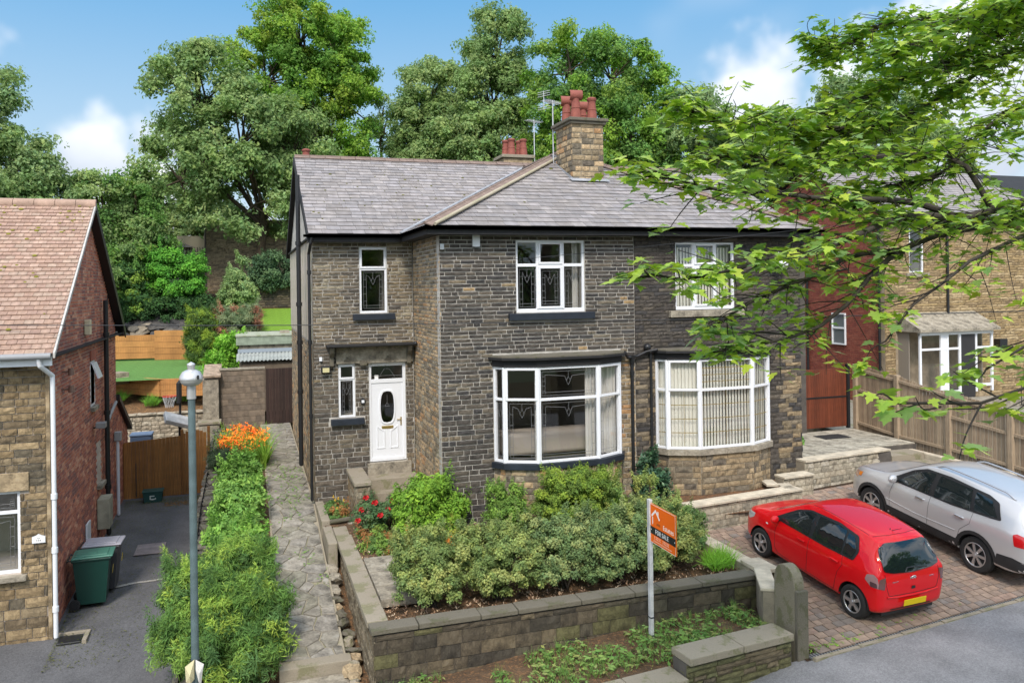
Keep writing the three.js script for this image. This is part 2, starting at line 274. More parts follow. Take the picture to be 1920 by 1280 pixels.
part('render_panel', box(-2.513, -2.487, 4.66, 7.28, -12.9, -3.06), mat(0.62, 0.58, 0.53, 0.95, { map: mossTex, bumpMap: fineBump, bumpScale: 0.004 }), hwall);
part('quoin_strip', box(-2.515, -2.49, 0.6, 4.655, -3.17, -3.03), M.mortarTan, hwall);

// -------- windows
// a window unit in a plane: parent part = frame, with panes, sashes and leading below it
function casement(parent, name, x, y, w, h, bars, opt = {}) {          // local frame: x right, y up, z out; parent carries the placement
  const t = 0.055, d = 0.07, b = new GB(), holder = part(name, new THREE.BufferGeometry(), M.white, parent);
  const fr = (x0, x1, y0, y1, tt, z0, z1) => { b.rbox(x0, x1, y0, y0 + tt, z0, z1, 0.006); b.rbox(x0, x1, y1 - tt, y1, z0, z1, 0.006); b.rbox(x0, x0 + tt, y0 + tt, y1 - tt, z0, z1, 0.006); b.rbox(x1 - tt, x1, y0 + tt, y1 - tt, z0, z1, 0.006); };
  fr(x, x + w, y, y + h, t, -d, 0);
  for (const [x0, x1, y0, y1] of opt.mull || []) b.rbox(x0, x1, y0, y1, -d, -0.002, 0.006);
  holder.geometry = b.geo(1);
  for (const [x0, x1, y0, y1, kind] of bars) {                         // panes
    if (kind & 1) { const s = new GB(), tt = 0.05; s.rbox(x0, x1, y0, y0 + tt, -0.03, 0.022, 0.008); s.rbox(x0, x1, y1 - tt, y1, -0.03, 0.022, 0.008); s.rbox(x0, x0 + tt, y0 + tt, y1 - tt, -0.03, 0.022, 0.008); s.rbox(x1 - tt, x1, y0 + tt, y1 - tt, -0.03, 0.022, 0.008); part('sash', s.geo(1), M.white, holder); }
    part('pane', box(x0 + 0.005, x1 - 0.005, y0 + 0.005, y1 - 0.005, -0.042, -0.036), M.glass, holder);
    if (kind & 2) {                                                    // leaded pattern
      const q = new GB(), i = kind & 1 ? 0.05 : 0, a = x0 + i + 0.05, e = x1 - i - 0.05, f = y0 + i + 0.05, g = y1 - i - 0.06, r = 0.0042, z = -0.033, ln = (xa, ya, xb, yb) => q.cyl(V(xa, ya, z), V(xb, yb, z), r, r, 4), m = (a + e) / 2, c = Math.min(0.07, (e - a) * 0.2);
      if (e - a > 0.12) {
        ln(a, f, a, g); ln(e, f, e, g); ln(a + c, f, a + c, g - c); ln(e - c, f, e - c, g - c); ln(a, f, e, f); ln(a, f + c, e, f + c); ln(a, g, e, g);
        for (let s = 1; s < 5; s++) { const yy = mix(f, g, s / 5); ln(a, yy, a + c, yy); ln(e - c, yy, e, yy); }
        if (g - f > 0.5) { const dy = 0.09, top = g - 0.22; ln(m, g, m, top + dy); ln(m, top + dy, m - 0.05, top); ln(m - 0.05, top, m, top - dy); ln(m, top - dy, m + 0.05, top); ln(m + 0.05, top, m, top + dy); ln(m - 0.05, top + 0.02, m - 0.09, top + 0.11); ln(m + 0.05, top + 0.02, m + 0.09, top + 0.11); ln(a + c, g - c, m - 0.09, top + 0.11); ln(e - c, g - c, m + 0.09, top + 0.11); }
        part('leading', q.geo(1), M.lead, holder);
      }
    }
    if (kind & 4) { const q = new GB(); for (let s = 1; s < 4; s++) { const yy = mix(y0, y1, s / 4); q.box(x0 + 0.02, x1 - 0.02, yy - 0.008, yy + 0.008, -0.034, -0.031); } q.box((x0 + x1) / 2 - 0.004, (x0 + x1) / 2 + 0.004, y0 + 0.02, y1 - 0.02, -0.034, -0.0325); part('leading', q.geo(1), M.brass, holder); }
  }
  return holder;
}
function room(parent, x0, x1, y0, y1, z0, z1, m = M.room) {            // the inside seen through a window: five faces with thickness
  const t = 0.05, b = new GB(); b.box(x0 - t, x1 + t, y0 - t, y1 + t, z0 - t, z0); b.box(x0 - t, x0, y0, y1, z0, z1); b.box(x1, x1 + t, y0, y1, z0, z1); b.box(x0 - t, x1 + t, y1, y1 + t, z0, z1); b.box(x0 - t, x1 + t, y0 - t, y0, z0, z1);
  return part('room', b.geo(1), m, parent);
}
function drape(x0, x1, y0, y1, z, n = 9, a = 0.035) {                  // a hanging curtain
  const g = new THREE.PlaneGeometry(x1 - x0, y1 - y0, n * 6, 4), p = g.attributes.position; for (let i = 0; i < p.count; i++) p.setZ(i, Math.sin((p.getX(i) / (x1 - x0)) * n * 6.28) * a + Math.sin(p.getX(i) * 31) * 0.01); g.computeVertexNormals(); g.translate((x0 + x1) / 2, (y0 + y1) / 2, z); return g;
}
const curtainM = mat(0.55, 0.54, 0.50, 0.9, { side: THREE.DoubleSide }), blindM = mat(0.70, 0.69, 0.60, 0.85, { side: THREE.DoubleSide });
const sillG = (x0, x1, y0, y1, z0, z1) => new GB().rbox(x0, x1, y0, y1, z0, z1, 0.012).geo(1);
// upstairs three-light windows
for (const [x0, nm, lab] of [[1.78, 0, 'three-light leaded upstairs window of the left-hand house'], [5.85, 1, 'three-light upstairs window with vertical blinds']]) {
  const w = 1.69 - nm * 0.02, y0 = 5.39 - nm * 0.03, h = 1.65, o = new THREE.Group(); o.position.set(0, 0, -0.03);
  const a = x0 + 0.055, x1 = x0 + w * 0.315, x2 = x0 + w * 0.685, e = x0 + w - 0.055, yb = y0 + 0.08, yt = y0 + 1.08, k = nm ? 0 : 2;
  const win = casement(house, 'window', x0, y0, w, h, [[a, x1 - 0.02, yb, yt - 0.03, k], [x1 + 0.02, x2 - 0.02, yb, yt - 0.03, 1 + k], [x2 + 0.02, e, yb, yt - 0.03, k], [a, x1 - 0.02, yt + 0.03, y0 + h - 0.055, 0], [x1 + 0.02, x2 - 0.02, yt + 0.02, y0 + h - 0.04, 1], [x2 + 0.02, e, yt + 0.03, y0 + h - 0.055, 0]],
    { mull: [[x1 - 0.03, x1 + 0.03, y0 + 0.05, y0 + h - 0.05], [x2 - 0.03, x2 + 0.03, y0 + 0.05, y0 + h - 0.05], [a, x1 - 0.03, yt - 0.035, yt + 0.035], [x1 + 0.03, x2 - 0.03, yt - 0.035, yt + 0.035], [x2 + 0.03, e, yt - 0.035, yt + 0.035], [a, e, y0 + 0.05, y0 + 0.085]] });
  win.position.z = -0.05; win.userData.label = lab;
  part('sill', sillG(x0 - 0.2, x0 + w + 0.2, y0 - 0.175, y0 - 0.015, 0.02, 0.16), nm ? M.flag : M.navy, win);
  room(win, x0 + 0.01, x0 + w - 0.01, y0 + 0.01, y0 + h - 0.01, -4.4, -0.22, M.roomDark);
  if (nm) for (let i = 0; i < 18; i++) part('blind_slat', new THREE.BoxGeometry(0.089, 1.45, 0.004), blindM, win, [x0 + 0.11 + i * 0.087, y0 + 0.8, -0.18]).rotation.y = 0.4;
  else { part('curtain', drape(x0 + w - 0.2, x0 + w - 0.06, y0 + 0.05, y0 + h - 0.05, -0.26, 2), curtainM, win); }
}
{ // narrow upstairs window over the door and the small hall window
  let win = casement(house, 'window', -1.35, 5.37, 0.69, 1.66, [[-1.29, -0.72, 5.44, 6.45, 2], [-1.33, -0.68, 6.49, 7.01, 1]], { mull: [[-1.295, -0.715, 6.44, 6.5]] });
  win.position.z = ZW - 0.04; win.userData.label = 'tall narrow upstairs window above the front door';
  part('sill', sillG(-1.53, -0.48, 5.2, 5.355, 0.03, 0.15), M.navy, win); room(win, -1.34, -0.67, 5.38, 7.02, -4.2, -0.23, M.roomDark);
  win = casement(house, 'window', -1.9, 2.79, 0.41, 1.33, [[-1.845, -1.545, 2.85, 3.72, 2], [-1.885, -1.505, 3.74, 4.1, 1]], { mull: [[-1.845, -1.545, 3.70, 3.76]] });
  win.position.z = ZW - 0.04; win.userData.label = 'small slim hall window beside the front door';
  part('sill', sillG(-2.1, -1.28, 2.62, 2.775, 0.03, 0.17), M.navy, win); room(win, -1.89, -1.5, 2.8, 4.1, -4.2, -0.23, M.roomDark);
}
// bay windows: five lights on a splayed plan
for (const [mir, lab] of [[0, 'white leaded bay window of the left-hand house'], [9.61, 'white bay window with pale vertical blinds']]) {
  const pl0 = [[1.2, 0], [1.37, 0.3], [2.05, 0.62], [3.5, 0.62], [4.18, 0.3], [4.35, 0]], pl = mir ? pl0.map(([x, z]) => [mir - x, z]).reverse() : pl0;
  const y0 = 2.08, y1 = 4.2, off = (k) => pl.map(([x, z], i) => { const c = (pl[0][0] + pl[5][0]) / 2; return [x + Math.sign(x - c) * k * (i === 0 || i === 5 ? 1 : 0.8), i === 0 || i === 5 ? 0.02 : z + k]; });
  const slab = (k, a, b) => new GB().ext(off(k).map(([x, z]) => [x, -z]), b - a, MX(0, a, 0, -Math.PI / 2), 0).geo(1);
  const posts = new GB(); for (const [x, z] of pl.slice(1, 5)) posts.cyl(V(x, y0, z - 0.035), V(x, y1, z - 0.035), 0.048, 0.048, 8);
  const bay = part('bay_window', posts.geo(1), M.white, house); bay.userData.label = lab;
  part('sill', slab(0.07, 1.95, 2.075), mir ? M.flag : M.navy, bay);
  part('fascia', slab(0.03, 4.205, 4.36), M.blackMatt, bay);
  part('bay_roof', slab(0.12, 4.362, 4.415), M.blackMatt, bay); part('roof_edge', slab(0.09, 4.416, 4.45), M.darkcope, bay);
  for (let i = 0; i < 5; i++) {
    const [ax, az] = pl[i], [bx, bz] = pl[i + 1], L = Math.hypot(bx - ax, bz - az), g = new THREE.Group(), side = i === 0 || i === 4;
    const tr = 3.48, bars = [], mull = [[0.05, L - 0.05, tr - 0.03, tr + 0.03]];
    bars.push([0.05, L - 0.05, y0 + 0.06, tr - 0.03, mir ? 4 : 2], [side || i === 2 ? 0.05 : 0.02, L - (side || i === 2 ? 0.05 : 0.02), tr + (side || i === 2 ? 0.03 : -0.02), y1 - 0.05 + (side || i === 2 ? 0 : 0.03), side ? 0 : i === 2 ? (mir ? 4 : 2) : 1]);
    const turn = Math.atan2(-(bz - az), bx - ax), lt = casement(bay, 'light', 0, y0, L, y1 - y0, bars, { mull });
    // bake the light and its panes into the bay's frame of reference
    const m = MX(ax, 0, az, 0, turn, 0); for (const c of [lt, ...lt.children]) c.geometry.applyMatrix4(m);
    for (const c of [...lt.children]) { c.name = c.name; bay.add(c); }
  }
  room(bay, pl[0][0] + 0.02, pl[5][0] - 0.02, 2.0, 4.3, -4.6, -0.28);
  if (mir) { // vertical blinds follow the plan
    for (let i = 0; i < 5; i++) { const [ax, az] = pl[i], [bx, bz] = pl[i + 1], L = Math.hypot(bx - ax, bz - az), n = Math.max(2, Math.round(L / 0.086)), turn = Math.atan2(-(bz - az), bx - ax); for (let s = 0; s < n; s++) { const t = (s + 0.5) / n, o = part('blind_slat', new THREE.BoxGeometry(0.089, 2.0, 0.003), blindM, bay, [mix(ax, bx, t) - Math.sin(turn) * 0.13, 3.12, mix(az, bz, t) - Math.cos(turn) * 0.13 - (i === 0 || i === 4 ? 0.04 : 0)]); o.rotation.y = turn + (i === 2 || i === 1 ? 0.42 : 0.25) + rr(-0.05, 0.05); } }
  } else {
    part('curtain', drape(2.05, 2.2, 2.1, 4.2, 0.38, 2), curtainM, bay); part('curtain', drape(3.25, 3.5, 2.1, 4.2, 0.40, 3), curtainM, bay); part('curtain', drape(3.62, 4.1, 2.1, 4.2, 0.2, 4), curtainM, bay);
    part('window_seat', new GB().rbox(1.5, 4.05, 2.1, 2.62, -0.9, -0.2, 0.1).geo(1), mat(0.34, 0.30, 0.25, 0.9), bay);
  }
}
{ // front door with fanlight
  const b = new GB(), z0 = ZW - 0.12, z1 = ZW - 0.05, W = 0.07;
  b.rbox(-1.15, -1.15 + W, 1.64, 4.11, z0, z1); b.rbox(-0.22 - W, -0.22, 1.64, 4.11, z0, z1); b.rbox(-1.08, -0.29, 4.03, 4.11, z0, z1); b.rbox(-1.08, -0.29, 3.6, 3.70, z0, z1); b.rbox(-1.08, -0.29, 1.64, 1.72, z0, z1 + 0.02);
  const cx = -0.685, oval = []; for (let i = 0; i < 32; i++) { const a = i / 32 * 6.2832, c = Math.cos(a), s = Math.sin(a); oval.push([cx + 0.175 * Math.sign(c) * Math.pow(Math.abs(c), 0.45), 2.99 + 0.40 * Math.sign(s) * Math.pow(Math.abs(s), 0.9) * (1 - 0.1 * Math.abs(c))]); }
  const grow = (k) => oval.map(([x, y]) => [cx + (x - cx) * (1 + k / 0.175), 2.99 + (y - 2.99) * (1 + k / 0.4)]);
  b.ext(rect(-1.08, -0.29, 1.72, 3.6), 0.045, MX(0, 0, z0 + 0.005), 0, [oval.slice().reverse()]);
  const door = part('door', b.geo(1), M.white, house); door.userData.label = 'white front door with shaped glass panel and fanlight';
  part('moulding', new GB().ext(grow(0.035), 0.02, MX(0, 0, z0 + 0.045), 0.006, [grow(0.002).reverse()]).geo(1), M.white, door);
  for (const s of [-1, 1]) { const pts = [[cx + s * 0.07, 1.95], [cx + s * 0.27, 1.95], [cx + s * 0.27, 2.52], [cx + s * 0.19, 2.47], [cx + s * 0.07, 2.40]], inn = pts.map(([x, y], i) => [x + (i === 0 || i > 2 ? s : -s) * 0.024 * (i === 3 ? 0.2 : 1), y + (i < 2 ? 0.024 : -0.028)]); if (s < 0) { pts.reverse(); inn.reverse(); } part('moulding', new GB().ext(pts, 0.014, MX(0, 0, z0 + 0.045), 0.005, [inn]).geo(1), M.white, door); }
  part('pane', new GB().ext(oval, 0.006, MX(0, 0, z0 + 0.02)).geo(1), M.glass, door); part('pane', box(-1.08, -0.29, 3.70, 4.03, z0 + 0.02, z0 + 0.026), M.glass, door);
  const q = new GB(), z = z0 + 0.032; for (const [a, c, d, e] of [[-1.05, 3.78, -0.32, 3.78], [-0.9, 3.72, -0.75, 3.95], [-0.75, 3.95, -0.62, 3.95], [-0.62, 3.95, -0.47, 3.72], [-0.68, 3.95, -0.68, 4.02]]) q.cyl(V(a, c, z), V(d, e, z), 0.004, 0.004, 4);
  for (const [a, c, d, e] of [[cx - 0.06, 3.0, cx, 3.1], [cx, 3.1, cx + 0.06, 3.0], [cx, 3.1, cx, 3.3], [cx - 0.06, 3.0, cx + 0.06, 3.0]]) q.cyl(V(a, c, z), V(d, e, z), 0.004, 0.004, 4);
  part('leading', q.geo(1), M.lead, door);
  part('notice', box(-0.995, -0.90, 3.70, 3.80, z0 + 0.03, z0 + 0.032), mat(0.8, 0.8, 0.78, 0.8), door);
  part('letter_plate', new GB().rbox(cx - 0.15, cx + 0.15, 2.44, 2.515, z0 + 0.045, z0 + 0.062).geo(1), M.brass, door);
  part('handle', new GB().rbox(-0.36, -0.325, 2.5, 2.72, z0 + 0.048, z0 + 0.062).cyl(V(-0.345, 2.66, z0 + 0.08), V(-0.45, 2.66, z0 + 0.08), 0.01).geo(1), M.brass, door);
  room(door, -1.13, -0.24, 1.66, 4.1, -7.4, ZW - 0.29, M.roomDark);
  part('threshold', box(-1.22, -0.12, 1.3, 1.615, ZW - 0.1, ZW + 0.1), M.flag, door);
  // carved lintel, brackets and flat hood
  const hood = part('door_hood', new GB().rbox(-2.2, -0.02, 4.56, 4.62, ZW + 0.012, ZW + 0.42, 0.02).geo(1), M.blackMatt, house);
  part('lintel', new GB().ext([[-1.95, 4.14], [-1.42, 4.14], [-1.42, 4.13], [-1.2, 4.13], [-0.05, 4.13], [-0.05, 4.555], [-1.95, 4.555]], 0.06, MX(0, 0, ZW + 0.004), 0.004).geo(1), M.flag, hood);
  for (const x of [-2.02, -0.1]) part('bracket', new GB().ext([[0, 4.555], [0.3, 4.555], [0.22, 4.42], [0.06, 4.3], [0.06, 4.1], [0, 4.05]], 0.1, MX(x, 0, ZW + 0.07, 0, -Math.PI / 2, 0)).geo(1), M.darkcope, hood);
  part('bracket', new GB().rbox(-1.38, -1.2, 4.08, 4.2, ZW + 0.066, ZW + 0.12).geo(1), M.darkcope, hood);
  for (const x of [-1.69, -0.68]) part('carving', new GB().ext([[-0.07, 0], [0.07, 0], [0.03, 0.04], [0.02, 0.1], [-0.02, 0.1], [-0.03, 0.04]], 0.025, MX(x, 4.2, ZW + 0.066)).geo(1), M.darkcope, hood);
  part('gutter_stop', new GB().add(new THREE.SphereGeometry(0.06, 10, 8), MX(-0.03, 4.6, ZW + 0.4)).geo(1), M.black, hood);
}
// -------- roof
const slateC = [[0.275, 0.265, 0.27], [0.31, 0.296, 0.302], [0.25, 0.243, 0.25], [0.335, 0.32, 0.32], [0.29, 0.275, 0.27], [0.262, 0.248, 0.245], [0.31, 0.302, 0.315]].map(([r, g, b]) => mat(r * 1.24, g * 1.19, b * 1.14, 0.7, { map: fineTex, bumpMap: stoneBump, bumpScale: 0.003 }));
const slateGeo = [1, 2, 3].map((s) => { const g = new THREE.BoxGeometry(1, 1, 1).toNonIndexed(), p = g.attributes.position, q = rng(s * 9); const o = [q() * 0.05, q() * 0.05]; for (let i = 0; i < p.count; i++) if (p.getY(i) < 0) p.setY(i, p.getY(i) - (p.getX(i) < 0 ? o[0] : o[1]) * 0.6); const uv = g.attributes.uv; for (let i = 0; i < uv.count; i++) uv.setXY(i, uv.getX(i) * 0.4 + s * 0.3, uv.getY(i) * 0.3 + s * 0.17); return g; });
// slate a roof plane: origin O, unit vectors U (along eave), S (up slope); poly in (u, s)
function slating(P, O, U, S, poly, rowH, wid, geos, ncol, th = 0.012, over = 1.12, jit = 0.01) {
  const N = U.clone().cross(S).normalize(), smax = Math.max(...poly.map((p) => p[1])); let r = 0;
  for (let s = 0; s < smax - 0.04; s += rowH, r++) {
    const sc = s + rowH * 0.5, xs = []; for (let i = 0; i < poly.length; i++) { const [a, b] = poly[i], [c, d] = poly[(i + 1) % poly.length]; if ((b > sc) !== (d > sc)) xs.push(a + (c - a) * (sc - b) / (d - b)); }
    xs.sort((a, b) => a - b);
    for (let k = 0; k + 1 < xs.length; k += 2) {
      let u = xs[k] - (r % 2 ? wid[0] * 0.5 : 0);
      while (u < xs[k + 1]) {
        const w = rr(wid[0], wid[1]), a = Math.max(u, xs[k]), b = Math.min(u + w, xs[k + 1]); u += w; if (b - a < 0.04) continue;
        const h = Math.min(rowH * over, smax - s + 0.02), c = O.clone().addScaledVector(U, (a + b) / 2).addScaledVector(S, s + h / 2 + rr(-jit, jit)).addScaledVector(N, th * 0.5 + 0.008 + rr(0, 0.003));
        const m = new THREE.Matrix4().makeBasis(U, S, N).setPosition(c).multiply(MX(0, 0, 0, -(th > 0.015 ? 0.15 : 0.07) + rr(-0.012, 0.012), 0, rr(-0.008, 0.008), b - a - 0.007, h, th));
        P.put(pick(geos), m, Math.floor(R() * ncol), (b - a) * rowH);
      }
    }
  }
}
const sl = Math.sqrt(1 + K * K), roofDeck = new GB(), YR = EAVE + K * 5.35;
const tri = (g, ...p) => { const a = []; for (let i = 1; i + 1 < p.length; i++) a.push(...p[0], ...p[i], ...p[i + 1]); const q = new THREE.BufferGeometry(); q.setAttribute('position', new THREE.Float32BufferAttribute(a, 3)); q.computeVertexNormals(); g.add(q); };
{
  const e = EAVE - 0.012, y = (d) => e + K * d;
  tri(roofDeck, [-2.6, e, -2.65], [-0.35, e, -2.65], [4.73, y(5.08), -7.73], [4.73, y(5.35), -8], [-2.6, y(5.35), -8]); tri(roofDeck, [12.06, e, -2.65], [12.06, y(5.35), -8], [4.73, y(5.35), -8], [4.73, y(5.08), -7.73], [9.81, e, -2.65]);
  tri(roofDeck, [-0.35, e, 0.35], [9.81, e, 0.35], [4.73, y(5.08), -4.73]); tri(roofDeck, [-0.35, e, -2.65], [-0.35, e, 0.35], [4.73, y(5.08), -4.73], [4.73, y(5.08), -7.73]); tri(roofDeck, [9.81, e, 0.35], [9.81, e, -2.65], [4.73, y(5.08), -7.73], [4.73, y(5.08), -4.73]);
  tri(roofDeck, [-2.6, y(5.35), -8], [12.06, y(5.35), -8], [12.06, e, -13.35], [-2.6, e, -13.35]);
  roofDeck.box(-0.33, 9.79, e - 0.06, e - 0.02, -2.6, 0.33); roofDeck.box(-2.58, 12.04, e - 0.06, e - 0.02, -13.3, -2.61);
}
const roof = part('roof', roofDeck.geo(1), M.blackMatt, house); roof.userData.label = 'grey slate roof with hips meeting behind the chimney';
{
  const P = new Pieces(), up = V(0, K, -1).normalize(), dn = V(0, K, 1).normalize(), X = V(1, 0, 0), a = 0.25;
  slating(P, V(0, EAVE, -2.65), X, up, [[-2.6, 0], [-0.35, 0], [4.73, 5.08 * sl], [4.73, 5.35 * sl], [-2.6, 5.35 * sl]], a, [0.26, 0.42], slateGeo, 7);
  slating(P, V(0, EAVE, -2.65), X, up, [[9.81, 0], [12.06, 0], [12.06, 5.35 * sl], [4.73, 5.35 * sl], [4.73, 5.08 * sl]], a, [0.26, 0.42], slateGeo, 7);
  slating(P, V(0, EAVE, 0.35), X, up, [[-0.35, 0], [9.81, 0], [4.73, 5.08 * sl]], a, [0.26, 0.42], slateGeo, 7);
  slating(P, V(-0.35, EAVE, 0), V(0, 0, 1), V(1, K, 0).normalize(), [[-2.65, 0], [0.35, 0], [-4.73, 5.08 * sl], [-7.73, 5.08 * sl]], a, [0.26, 0.42], slateGeo, 7);
  slating(P, V(9.81, EAVE, 0), V(0, 0, -1), V(-1, K, 0).normalize(), [[-0.35, 0], [2.65, 0], [7.73, 5.08 * sl], [4.73, 5.08 * sl]], a, [0.26, 0.42], slateGeo, 7);
  P.build(roof, 'slate', 'far_slates', slateC, M.stuffFine);
  // ridge and hip tiles
  const tileRun = (A, B, n1, n2, len = 0.46, mt = M.ridge) => { const d = B.clone().sub(A), L = d.length(), n = Math.round(L / len); d.normalize(); for (let i = 0; i < n; i++) { const g = new GB(), ll = L / n - 0.012; for (const nn of [n1, n2]) { const side = nn.clone().cross(d).normalize(); if (side.y > 0) side.negate(); const m = new THREE.Matrix4().makeBasis(d, side, d.clone().cross(side)); m.setPosition(side.clone().multiplyScalar(0.085).add(nn.clone().multiplyScalar(0.045))); g.add(new THREE.BoxGeometry(ll, 0.19, 0.022), m); } g.cyl(d.clone().multiplyScalar(-ll / 2).add(V(0, 0.05, 0)), d.clone().multiplyScalar(ll / 2).add(V(0, 0.05, 0)), 0.035, 0.035, 8); const o = part('ridge_tile', g.geo(1), mt, roof); o.position.copy(A).addScaledVector(d, L * (i + 0.5) / n).add(V(0, rr(0, 0.008), 0)); } };
  const nf = V(0, 1, K).normalize(), nb = V(0, 1, -K).normalize(), nl = V(-K, 1, 0).normalize(), nr = V(K, 1, 0).normalize();
  tileRun(V(-2.6, YR, -8), V(12.06, YR, -8), nf, nb); tileRun(V(-0.4, EAVE + 0.0, 0.4), V(4.25, EAVE + K * 4.6, -4.25), nf, nl, 0.44); tileRun(V(9.86, EAVE, 0.4), V(5.2, EAVE + K * 4.6, -4.25), nf, nr, 0.44);
  tileRun(V(4.73, EAVE + K * 5.08, -4.6), V(4.73, EAVE + K * 5.08, -7.6), nl, nr);
  // pale mortar beds along the hips, moss tufts on the slates
  const bed = new GB(); bed.cyl(V(-0.36, EAVE + 0.01, 0.36).add(V(0.16, 0.02, 0.16)), V(4.3, EAVE + K * 4.6, -4.3).add(V(0.16, 0.02, 0.16)), 0.04, 0.04, 6); part('mortar_bed', bed.geo(1), mat(0.5, 0.46, 0.38, 0.95, { map: mossTex }), roof);
  const moss = new GB(), q = rng(77); for (let i = 0; i < 80; i++) { const s = 0.25 + q() * 5.2, f = i % 3 === 0, u = f ? 1 + q() * 7 : -2.4 + q() * (2 + s * 0.9), z = (f ? 0.35 : -2.65) - s / sl; if (f && (u < -0.35 + s || u > 9.8 - s)) continue; moss.add(new THREE.SphereGeometry(0.014 + q() * q() * 0.035, 6, 4), MX(u, EAVE + K * s / sl + 0.03, z, 0.3, 0, 0, 1.3, 0.6, 1)); }
  const mo = part('moss', moss.geo(1), mat(0.16, 0.16, 0.03, 1, { map: fineTex }), roof); mo.userData.kind = 'stuff';
  // valley lead
  part('valley_lead', (() => { const g = new GB(), A = V(-0.36, EAVE + 0.03, -2.64), B = V(4.6, EAVE + K * 4.96 + 0.03, -7.6); g.cyl(A, B, 0.045, 0.045, 5); return g.geo(1); })(), M.leadFlash, roof);
  // gutters, fascias and soffits
  const gut = (A, B) => { const d = B.clone().sub(A).normalize(), L = A.distanceTo(B), s = V(0, 1, 0).cross(d), pts = []; for (let i = 0; i <= 8; i++) { const t = Math.PI * (i / 8); pts.push([Math.cos(t) * 0.06, -Math.sin(t) * 0.06]); } for (let i = 8; i >= 0; i--) { const t = Math.PI * (i / 8); pts.push([Math.cos(t) * 0.05, -Math.sin(t) * 0.05]); } const g = new GB(); g.ext(pts, L, new THREE.Matrix4().makeBasis(s.clone().negate(), V(0, 1, 0), d.clone()).setPosition(A)); return g.geo(1); };
  const gy = EAVE - 0.015, gm = mat(0.035, 0.038, 0.036, 0.6, { map: mossTex });
  for (const [A, B] of [[V(-2.72, gy, -2.6), V(-0.42, gy, -2.6)], [V(-0.41, gy, -2.6), V(-0.41, gy, 0.42)], [V(-0.46, gy, 0.41), V(9.9, gy, 0.41)], [V(9.88, gy, -2.6), V(12.1, gy, -2.6)]]) part('gutter', gut(A, B), gm, roof);
  const f = new GB(); f.box(-2.6, -0.34, gy - 0.17, gy + 0.0, -2.69, -2.665); f.box(-0.345, -0.32, gy - 0.17, gy, -2.66, 0.335); f.box(-0.34, 9.82, gy - 0.17, gy, 0.336, 0.362); f.box(9.84, 12.05, gy - 0.17, gy, -2.69, -2.665); part('fascia', f.geo(1), M.blackMatt, roof);
  const s = new GB(); s.box(-2.5, -0.35, gy - 0.165, gy - 0.14, -3.0, -2.7); s.box(-0.3, 9.8, gy - 0.165, gy - 0.14, 0.02, 0.33); s.box(-0.315, 0, gy - 0.165, gy - 0.14, -2.7, 0.018); part('soffit', s.geo(1), M.blackMatt, roof);
  // bargeboards on the left gable
  const bb = new GB(); for (const [za, zb] of [[-2.65, -8], [-8, -13.35]]) { const ya = za === -8 ? YR : EAVE, yb = zb === -8 ? YR : EAVE; bb.ext([[-za, ya - 0.22], [-zb, yb - 0.22], [-zb, yb + 0.01], [-za, ya + 0.01]], 0.03, MX(-2.63, 0, 0, 0, Math.PI / 2, 0)); }
  part('bargeboard', bb.geo(1), M.blackMatt, roof);
  const bs = new GB(); tri(bs, [-2.6, EAVE - 0.2, -2.65], [-2.5, EAVE - 0.2, -2.65], [-2.5, YR - 0.2, -8], [-2.6, YR - 0.2, -8]); tri(bs, [-2.6, YR - 0.2, -8], [-2.5, YR - 0.2, -8], [-2.5, EAVE - 0.2, -13.35], [-2.6, EAVE - 0.2, -13.35]); part('verge_soffit', bs.geo(1), M.blackMatt, roof);
}
// -------- chimneys
function potGeo(h, hood) { const g = new GB(); g.lathe([[0.15, 0], [0.145, 0.05], [0.122, h * 0.45], [0.134, h * 0.46], [0.134, h * 0.5], [0.116, h * 0.52], [0.104, h * 0.88], [0.13, h * 0.9], [0.134, h * 0.97], [0.115, h], [0.1, h], [0.1, h * 0.7], [0.001, h * 0.7]], null, 18); if (hood) { const m = new THREE.CylinderGeometry(0.14, 0.14, 0.34, 14, 1, true, -Math.PI / 2, Math.PI); g.add(m, MX(0, h + 0.0, 0, 0, 0, Math.PI / 2)); const m2 = new THREE.CylinderGeometry(0.122, 0.122, 0.34, 14, 1, true, -Math.PI / 2, Math.PI); g.add(m2, MX(0, h, 0, 0, 0, Math.PI / 2)); } else g.add(new THREE.SphereGeometry(0.145, 14, 6, 0, 6.2832, 0, 1.35), MX(0, h - 0.03, 0, 0, 0, 0, 1, 0.5, 1)); return g.geo(1); }
